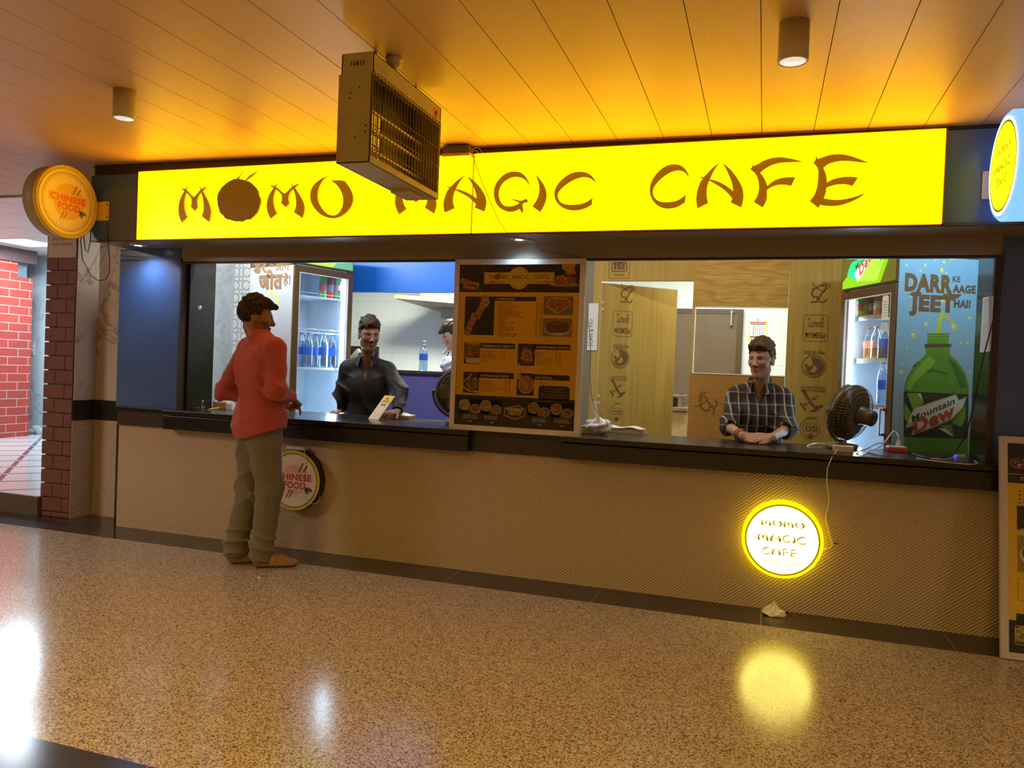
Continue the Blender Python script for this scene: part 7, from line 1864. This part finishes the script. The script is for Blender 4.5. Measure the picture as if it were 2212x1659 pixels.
# ---- cook behind the partition, mostly hidden by the menu board
kb = at(993, 740, 2.2)
ck = Fig('person in a beige shirt with a dark strap looking down behind the partition', (kb.x, 2.22), (-0.80, -0.60))
Hk = Head(arr(at(979, 726, 2.12)), (-0.87, -0.50), RAD(-20), 0.0, 1.0)
zs = at(985, 768, 2.2).z
RSh, LSh = ck.p(0.165, 0.0, zs-0.015), ck.p(-0.165, 0.0, zs-0.015); RE_, LE_ = ck.p(0.21, 0.08, zs-0.29), ck.p(-0.21, 0.08, zs-0.29); RW_, LW_ = ck.p(0.13, 0.30, zs-0.34), ck.p(-0.13, 0.30, zs-0.34)
lo, hi = (kb.x-0.6, 1.68, -0.01), (kb.x+0.6, 2.75, 1.85)
standing(ck, Hk, zs, ((RSh, RE_, RW_), (LSh, LE_, LW_)), (0.36, 0.20, 0.115), 0.0, 0.2, 0, lo, hi, lean=0.03, hands=[((RW_, (-0.7, -0.6, -0.1), (0, 0, 1), -1, (0.5, 0.5, 0.5, 0.5)), {}), ((LW_, (-0.7, -0.5, -0.1), (0, 0, 1), 1, (0.5, 0.5, 0.5, 0.5)), {})])
p, q = Hk.hair(0.003, 0.056, 0.020, 90, 31, [((0.0, 0.06, 0.105), (0.0, 0.112, 0.072), 0.024, 0.014), ((0.03, 0.06, 0.10), (0.035, 0.104, 0.066), 0.022, 0.013), ((-0.03, 0.06, 0.10), (-0.03, 0.104, 0.07), 0.022, 0.013)])
vmesh('hair', p, q, MATS['brown_hair'], ck.root, None, 0)
shirt(ck, zs, ((RSh, RE_, RW_), (LSh, LE_, LW_)), lo, hi, mat_cloth('beige_shirt_cloth', (0.40, 0.36, 0.27)), 0.03, 0.98, ck.p(0, 0.02, zs+0.055), 0.75, [(0.0095, 20, 6, 40, 0.3, RSh, 0.2), (0.0095, 20, 9, 40, 0.3, LSh, 0.2)], 0.04)
def strap(v):
    pass
v = Vox((lo[0], lo[1], zs-0.62), (hi[0], hi[1], zs+0.14), 0.004); ck.torso(v, zs, 1.06, 1.06, 0.022, 0.03)
v.clip(lambda x, y, z: np.minimum(np.abs(((x-ck.b[0])*ck.r[0]+(y-ck.b[1])*ck.r[1])-0.095)-0.028+0*z, np.maximum(np.maximum(np.abs((x-ck.b[0])*ck.r[0]+(y-ck.b[1])*ck.r[1])-0.15, z-(zs-0.10)), -((x-ck.b[0])*ck.f[0]+(y-ck.b[1])*ck.f[1]))), 0.004)
p, q = v.mesh(); vmesh('apron', p, q, mat_cloth('dark_apron_cloth', (0.045, 0.025, 0.02)), ck.root, None, 1)
trousers(ck, zs, lo, hi, DARKT)
# ================================================================= plywood door, stamps and the kitchen behind
INK = (0.115, 0.052, 0.008)
def star(cv, u, v, r, col, l, rot=0, n=5):
    cv.pts([(u+(r if i % 2 == 0 else r*0.42)*math.cos(RAD(rot+90+i*180/n)), v+(r if i % 2 == 0 else r*0.42)*math.sin(RAD(rot+90+i*180/n))) for i in range(2*n)], col, l)
def st_25(cv, c, h, rot=180):
    u, v = c; cr, sr = math.cos(RAD(rot)), math.sin(RAD(rot)); T = lambda a, b: (u+(a*cr-b*sr)*h, v+(a*sr+b*cr)*h)
    cv.line([T(*q) for q in ((-.42, .30), (-.30, .46), (-.10, .46), (-.02, .28), (-.10, .08), (-.40, -.30), (-.42, -.42), (0.0, -.42))], 0.085*h, INK, 2)
    cv.line([T(*q) for q in ((.36, .46), (.06, .46), (.04, .16), (.22, .20), (.34, .04), (.28, -.22), (.08, -.32), (.0, -.28))], 0.095*h, INK, 3)
    cv.line([T(*q) for q in ((-.30, -.10), (.02, -.20), (.26, -.42), (.34, -.60))], 0.03*h, INK, 4)
    cv.line([T(*q) for q in ((-.58, -.30), (-.52, -.48), (-.36, -.56), (-.18, -.52))], 0.045*h, INK, 4)
    for i in range(5): q = T(.14+i*.07, -.42-i*.07); cv.disc(q[0], q[1], 0.014*h, INK, 4, 8)
def st_prem(cv, c, w, h):
    u, v = c; cv.rline(u-w/2, v-h/2, u+w/2, v+h/2, w*0.14, 0.0035, INK, 2)
    star(cv, u-w*.27, v+h*.34, w*.075, INK, 2, 180); star(cv, u+w*.27, v+h*.34, w*.075, INK, 2, 180)
    cv.text('QUALITY', u, v+h*0.23, h*0.21, INK, 'c', 2, bold=0.02, rot=180, w=w*0.66); cv.text('PREMIUM', u, v-h*0.17, h*0.22, INK, 'c', 2, bold=0.02, rot=180, w=w*0.80)
def st_circle(cv, c, r):
    u, v = c; cv.ring(u, v, r*0.93, r, INK, 2, 40); cv.ring(u, v, r*0.80, r*0.84, INK, 2, 40, 200, 420)
    P = lambda s: [(u+(x-550)/146*r, v-(y-265)/165*r) for x, y in N(s)]
    cv.pts(sm_poly(P('520 130 560 125 610 150 655 200 672 260 660 320 615 350 570 360 585 310 600 290 570 260 550 220 540 290 510 330 480 350 450 320 470 300 440 255 450 225 480 240 500 270 530 250 540 200 520 160')), INK, 2)
    cv.pts(sm_poly(P('470 350 520 345 600 350 640 340 600 375 540 385 490 380')), INK, 3)
def st_hammer(cv, c, s):
    u, v = c; P = lambda t: [(u+(x-505)/140*s, v-(y-800)/140*s) for x, y in N(t)]
    cv.pts(sm_poly(P('388 655 410 645 430 660 548 845 520 860 395 685')), INK, 2); cv.pts(sm_poly(P('520 850 560 855 610 840 630 820 650 850 615 870 595 905 540 930 485 925 530 905 545 880')), INK, 3)
    for t in ('365 830 380 810 448 890 430 915', '410 835 430 815 452 830 462 855 440 850', '455 815 470 795 492 815 480 830', '510 760 535 735 560 755 545 775', '545 735 565 715 585 730 570 742', '580 712 595 698 600 708'): cv.pts(P(t), INK, 2)
def st_iso(cv, c, r):
    u, v = c; cv.ring(u, v, r*0.95, r, INK, 2, 44, 60, 250); cv.ring(u, v, r*.72, r*.76, INK, 2, 40, 120, 400)
    cv.text('ISO', u, v+r*0.26, r*0.52, INK, 'c', 3, bold=0.02, rot=180); cv.text('9001 : 2008', u, v+r*0.55, r*0.14, INK, 'c', 3, rot=180)
    star(cv, u, v-r*0.72, r*0.40, INK, 3, 20, 7); cv.text('CERTIFIED', u, v+r*1.12, r*0.15, INK, 'c', 3, rot=180)
def st_words(cv, c, w, h, words):
    for i, s in enumerate(words): cv.text(s, c[0], c[1]+h*(0.5-1.25*(len(words)-1-i)), h, INK, 'c', 2, bold=0.01, rot=180, w=w)
def stamps(cv, pl, rows):
    for kind, x0, y0, x1, y1 in rows:
        a, b = pl.uv(x0, y1), pl.uv(x1, y0); c = ((a[0]+b[0])/2, (a[1]+b[1])/2); w_, h_ = b[0]-a[0], b[1]-a[1]
        if kind == '25': st_25(cv, c, h_*0.9)
        elif kind == 'p': st_prem(cv, c, w_, h_)
        elif kind == 'c': st_circle(cv, c, h_/2)
        elif kind == 'h': st_hammer(cv, c, h_*0.5)
        elif kind == 'i': st_iso(cv, c, h_/2*0.9)
        elif kind == 't': st_words(cv, c, w_, h_*0.32, ('HIGH NAIL & SCREW', 'HOLDING CAPACITY'))
        elif kind == 'd': st_words(cv, c, w_, h_, ('मजबूत एवं टिकाऊ',))
O1 = Vector((0, 1.5885, 0)); pl = Plane(O1, (1, 0, 0), (0, 0, 1)); cv = Canvas(O1, (1, 0, 0), (0, 0, 1), 0.0003)
stamps(cv, pl, [('25', 1744, 611, 1792, 656), ('p', 1733, 680, 1790, 737), ('d', 1735, 758, 1782, 765), ('c', 1732, 768, 1783, 815), ('t', 1729, 830, 1783, 845), ('h', 1728, 846, 1776, 890), ('i', 1722, 902, 1782, 950)])
o = obj('stamp_marks', cv, STAMP); o['kind'] = 'structure'; o.name = 'wall_plywood_stamp'
O2 = Vector((0, 1.5985, 0)); pl = Plane(O2, (1, 0, 0), (0, 0, 1)); cv = Canvas(O2, (1, 0, 0), (0, 0, 1), 0.0003)
a, b = pl.uv(1314, 602), pl.uv(1362, 548); c = ((a[0]+b[0])/2, (a[1]+b[1])/2); w_, h_ = b[0]-a[0], b[1]-a[1]
cv.rline(a[0], a[1], b[0], b[1], 0.02, 0.003, INK, 2); cv.text('AS PER', c[0], c[1]-h_*0.30, 0.020, INK, 'c', 2, bold=0.01, rot=180); cv.rline(c[0]-w_*.37, c[1]-h_*0.22, c[0]+w_*.37, c[1]+h_*0.18, 0.018, 0.008, INK, 2)
cv.text('ISI', c[0], c[1]+h_*0.13, h_*0.26, INK, 'c', 2, bold=0.06, rot=180, w=w_*0.5); cv.rect(c[0]-w_*.42, c[1]+h_*0.24, c[0]+w_*.42, c[1]+h_*0.42, INK, 2); cv.text('PLYWOOD', c[0], c[1]+h_*0.39, 0.020, (0.36, 0.22, 0.05), 'c', 3, bold=0.01, rot=180)
q = pl.uv(1527, 874); st_25(cv, q, 0.15, 250)
o = obj('wall_plywood_stamp', cv, STAMP); o['kind'] = 'structure'
HX, HY, DWD = -1.330, 1.622, 0.755
th = 0.0
for i in range(900):
    th = i*0.001
    if (Vector((HX+DWD*math.cos(th), HY+DWD*math.sin(th), 2.0))-Vector((0, -DCAM, HCAM))).dot(_r2)*FPX/(Vector((HX+DWD*math.cos(th), HY+DWD*math.sin(th), 2.0))-Vector((0, -DCAM, HCAM))).dot(_f) < 1463-1106: break
dr = thing('plywood_door', 'bare plywood door standing ajar beside the menu board', 'door', (HX, HY, 0))
R3 = Matrix.Translation((HX, HY, 0)) @ Matrix.Rotation(th, 4, 'Z')
obj('panel', MB().bx(0.0, DWD, 0.0, 0.019, 0.01, 2.112, R3), PLY, dr)
obj('edge_strip', MB().bx(-0.006, 0.0, -0.002, 0.02, 0.01, 2.114, R3).bx(0, DWD, 0.0, 0.02, 2.112, 2.116, R3), M('pale_edge', (0.68, 0.60, 0.42), 0.5), dr)
ud = R3.to_3x3() @ Vector((1, 0, 0)); O3 = R3 @ Vector((0, -0.0004, 0)); pl = Plane(O3, ud, (0, 0, 1)); cv = Canvas(O3, ud, (0, 0, 1), 0.0003)
stamps(cv, pl, [('25', 1336, 617, 1370, 655), ('p', 1323, 673, 1367, 726), ('d', 1324, 745, 1359, 751), ('c', 1321, 752, 1359, 795), ('t', 1317, 808, 1355, 821), ('h', 1315, 822, 1353, 860), ('i', 1313, 870, 1352, 913)])
obj('stamp_mark', cv, STAMP, dr)
m = MB()
for y in (653, 668, 855, 870):
    q = pl.uv(1301-(y-650)*0.045, y); c = R3 @ Vector((0.016, -0.001, q[1])); m.cur = 0; m.cyl(c, c-(R3.to_3x3() @ Vector((0, 0.003, 0))), 0.011, n=16); m.cur = 1; m.cyl(c, c-(R3.to_3x3() @ Vector((0, 0.004, 0))), 0.004, n=10)
obj('washer', m, [WPLAS, BROWN], dr)
# kitchen: brown door with a long handle, calendar, steel stand, hood, shelf, bottle and bag
a, b = at(1440, 660, 3.42), at(1607, 663, 3.42)
t = thing('kitchen_door', 'dark brown kitchen door with a long steel handle seen through the plywood window', 'door', ((a.x+b.x)/2, 3.42, 0))
DB = M('door_brown', (0.115, 0.075, 0.038), 0.45, var=0.2); DF = M('door_frame_brown', (0.07, 0.042, 0.015), 0.45)
zt = at(1560, 668, 3.42).z
obj('panel', MB().bx(a.x, b.x-0.06, 3.40, 3.44, 0.01, zt-0.05), DB, t)
obj('frame', MB().bx(a.x-0.05, b.x, 3.395, 3.45, zt-0.05, zt).bx(b.x-0.06, b.x, 3.395, 3.45, 0, zt-0.05).bx(a.x-0.05, a.x, 3.395, 3.45, 0, zt-0.05), DF, t)
h0, h1 = at(1581, 671, 3.36), at(1578, 703, 3.36)
m = MB().cyl((h0.x, 3.36, h0.z), (h0.x, 3.36, h1.z), 0.011).cyl((h0.x, 3.36, h0.z-0.01), (h0.x, 3.40, h0.z-0.01), 0.014).cyl((h0.x, 3.36, h1.z+0.01), (h0.x, 3.40, h1.z+0.01), 0.014); obj('handle', m, STEEL, t)
a, b = at(1618, 694, 3.44), at(1655, 737, 3.44)
t = thing('wall_calendar', 'small wall calendar with a yellow border on the kitchen wall', 'calendar', ((a.x+b.x)/2, 3.44, b.z))
cv = Canvas((a.x, 3.444, b.z), (1, 0, 0), (0, 0, 1), 0.0006); w_, h_ = b.x-a.x, a.z-b.z
cv.rect(0, 0, w_, h_, (0.72, 0.66, 0.10), 0); cv.rect(w_*.06, h_*.05, w_*.94, h_*.97, (0.72, 0.70, 0.64), 1); cv.rect(w_*.06, h_*.90, w_*.94, h_*.99, (0.62, 0.16, 0.10), 2); cv.rect(w_*.08, h_*.82, w_*.92, h_*.89, (0.20, 0.17, 0.28), 2)
for i in range(5):
    for j in range(5): cv.rect(w_*(.36+i*.11), h_*(.32+j*.10), w_*(.42+i*.11), h_*(.37+j*.10), (0.25, 0.25, 0.35), 2)
for j in range(5): cv.rect(w_*.24, h_*(.30+j*.10), w_*.30, h_*(.38+j*.10), (0.6, 0.12, 0.08), 2)
cv.rect(w_*.08, h_*.16, w_*.92, h_*.25, (0.15, 0.12, 0.14), 2); cv.rect(w_*.08, h_*.06, w_*.92, h_*.12, (0.28, 0.25, 0.22), 2)
o = obj('sheet', cv, PAPER, t); so = o.modifiers.new('solid', 'SOLIDIFY'); so.thickness = 0.002; so.offset = -1
q = at(1637, 690, 3.44); obj('nail', MB().cyl((q.x, 3.45, q.z), (q.x, 3.43, q.z), 0.004).tube([(q.x, 3.435, q.z), ((a.x+b.x)/2, 3.44, a.z)], 0.002, 5), BPLAS, t)
a, b = at(1440, 854, 2.6), at(1483, 945, 2.6)
t = thing('kitchen_stand', 'steel-topped kitchen stand with a beige front seen through the plywood doorway', 'stand', ((a.x+b.x)/2-0.1, 2.75, 0))
x0, x1 = a.x-0.35, b.x; z1, z2, z3 = at(1470, 854, 2.6).z, at(1470, 880, 2.6).z, at(1470, 888, 2.6).z
obj('top_shelf', MB().bx(x0, x1-0.03, 2.62, 2.95, z1-0.012, z1).bx(x0+0.05, x0+0.08, 2.66, 2.9, z2, z1).bx(x1-0.10, x1-0.07, 2.66, 2.9, z2, z1), STEEL, t, bevel=0.003)
obj('worktop', MB().bx(x0, x1, 2.6, 3.1, z3, z2), STEEL, t, bevel=0.004)
obj('front', MB().bx(x0+0.02, x1-0.01, 2.63, 3.08, 0, z3), M('beige_front', (0.46, 0.32, 0.13), 0.6, var=0.3), t)
obj('appliance', MB().bx(x0+0.12, x1-0.12, 2.68, 2.9, z2, z2+(z1-z2)*0.75), BPLAS, t, bevel=0.01)
a, b = at(855, 632, 2.9), at(985, 665, 2.9)
t = thing('cooker_hood', 'yellowed cooker hood high on the kitchen wall', 'cooker hood', ((a.x+b.x)/2+0.2, 3.1, b.z))
zz0 = at(940, 642, 2.9).z
m = MB(); x0, x1 = a.x, b.x+0.55
m.prism([(x0, 2.85, zz0-0.02), (x1, 2.85, zz0-0.10), (x1, 3.44, zz0-0.16), (x0+0.25, 3.44, zz0-0.10)], (0, 0, 0.05)); m.prism([(x0+0.25, 3.0, zz0+0.0), (x1-0.1, 3.0, zz0-0.06), (x1-0.1, 3.44, zz0-0.06), (x0+0.35, 3.44, zz0)], (0, 0, 0.45)); obj('canopy', m, M('hood_metal', (0.46, 0.42, 0.28), 0.4, metal=0.3, var=0.3), t, bevel=0.004)
m = MB().bx(x0+0.42, x0+0.62, 3.2, 3.4, zz0-0.20, zz0-0.09).bx(x0+0.70, x0+0.78, 3.25, 3.38, zz0-0.19, zz0-0.10); obj('lamp_housing', m, M('hood_fitting', (0.36, 0.32, 0.20), 0.5), t, bevel=0.004)
t = bottle('water_bottle', 'water bottle with a blue label standing on the partition sill', at(917, 737, 1.64).z-1.31, 0.040, PET, WATER, BLUEL, mat_glass('pale_cap', (0.5, 0.65, 0.95), 0.2, 0.8), fill=0.5); c = at(914, 797, 1.64); t.location = (c.x, 1.64, 1.3105)
c = at(975, 795, 1.64)
bagm = crumple((c.x, 1.645, 1.375), (0.10, 0.06, 0.065), 5, 34, 20, 0.30); bagm.v = [(x, y, max(z, 1.3105)) for x, y, z in bagm.v]
tag(obj('plastic_bag', bagm, M('pale_blue_plastic', (0.55, 0.62, 0.70), 0.25, spec=0.7)), 'crumpled pale plastic bag on the partition sill above the left fan', 'bag')
a, b = at(752, 770, 1.54), at(790, 800, 1.54)
t = thing('wall_shelf', 'small dark shelf beside the left refrigerator behind the dark-shirted seller', 'shelf', ((a.x+b.x)/2, 1.54, b.z))
obj('board', MB().bx(a.x-0.05, b.x+0.1, 1.42, 1.6, a.z-0.085, a.z-0.065), BROWN, t); obj('back', MB().bx(a.x-0.05, b.x+0.1, 1.585, 1.6, a.z-0.30, a.z+0.10), BROWN, t)
c = at(775, 752, 1.5); zb = a.z-0.064
def grounded(m, z): m.v = [(x, y, max(q, z)) for x, y, q in m.v]; return m
tag(obj('plastic_packet', grounded(crumple((c.x+0.01, 1.505, zb+0.055), (0.085, 0.05, 0.06), 8, 34, 20, 0.25), zb+0.001), M('packet_plastic', (0.62, 0.60, 0.48), 0.25, spec=0.7)), 'clear plastic packet on the small dark shelf by the left refrigerator', 'packet')
m = MB()
for i in range(3): m.bx(a.x-0.03+i*0.004, a.x+0.06+i*0.003, 1.43, 1.53, zb+0.001+i*0.006, zb+0.006+i*0.006)
tag(obj('paper_pad', m, WHITEP), 'small pad of white papers on the dark shelf beside the refrigerator', 'paper')
# tissue on the floor and bits on the tiles
c = atz(1671, 1328, 0.0)
m = MB(); rn = random.Random(3); n = 14
ring = lambda r, z, j: [(c.x+r*(1+rn.uniform(-.22, .22))*math.cos(2*PI*i/n)*1.25, c.y+r*(1+rn.uniform(-.22, .22))*math.sin(2*PI*i/n)*0.8, max(0.002, z+rn.uniform(-.012, .012))) for i in range(n)]
rs_ = [ring(0.060, 0.003, 0), ring(0.046, 0.020, 1), ring(0.030, 0.034, 2), ring(0.016, 0.052, 3), ring(0.006, 0.070, 4)]
vs_ = [p for r in rs_ for p in r]; fs_ = [(j*n+i, j*n+(i+1) % n, (j+1)*n+(i+1) % n, (j+1)*n+i) for j in range(4) for i in range(n)]
m.add(vs_, fs_); m.add(rs_[0], [tuple(reversed(range(n)))]); m.add(rs_[4], [tuple(range(n))])
tag(obj('paper_tissue', m, M('tissue', (0.70, 0.64, 0.52), 0.9)), 'crumpled white paper tissue on the black floor border below the glowing sign', 'tissue')
c = atz(559, 1248, 0); tag(obj('paper_scrap', MB().bx(c.x-0.009, c.x+0.009, c.y-0.006, c.y+0.006, 0.0005, 0.003), WHITEP), 'tiny white paper scrap on the floor by the customer\'s shoe', 'scrap')
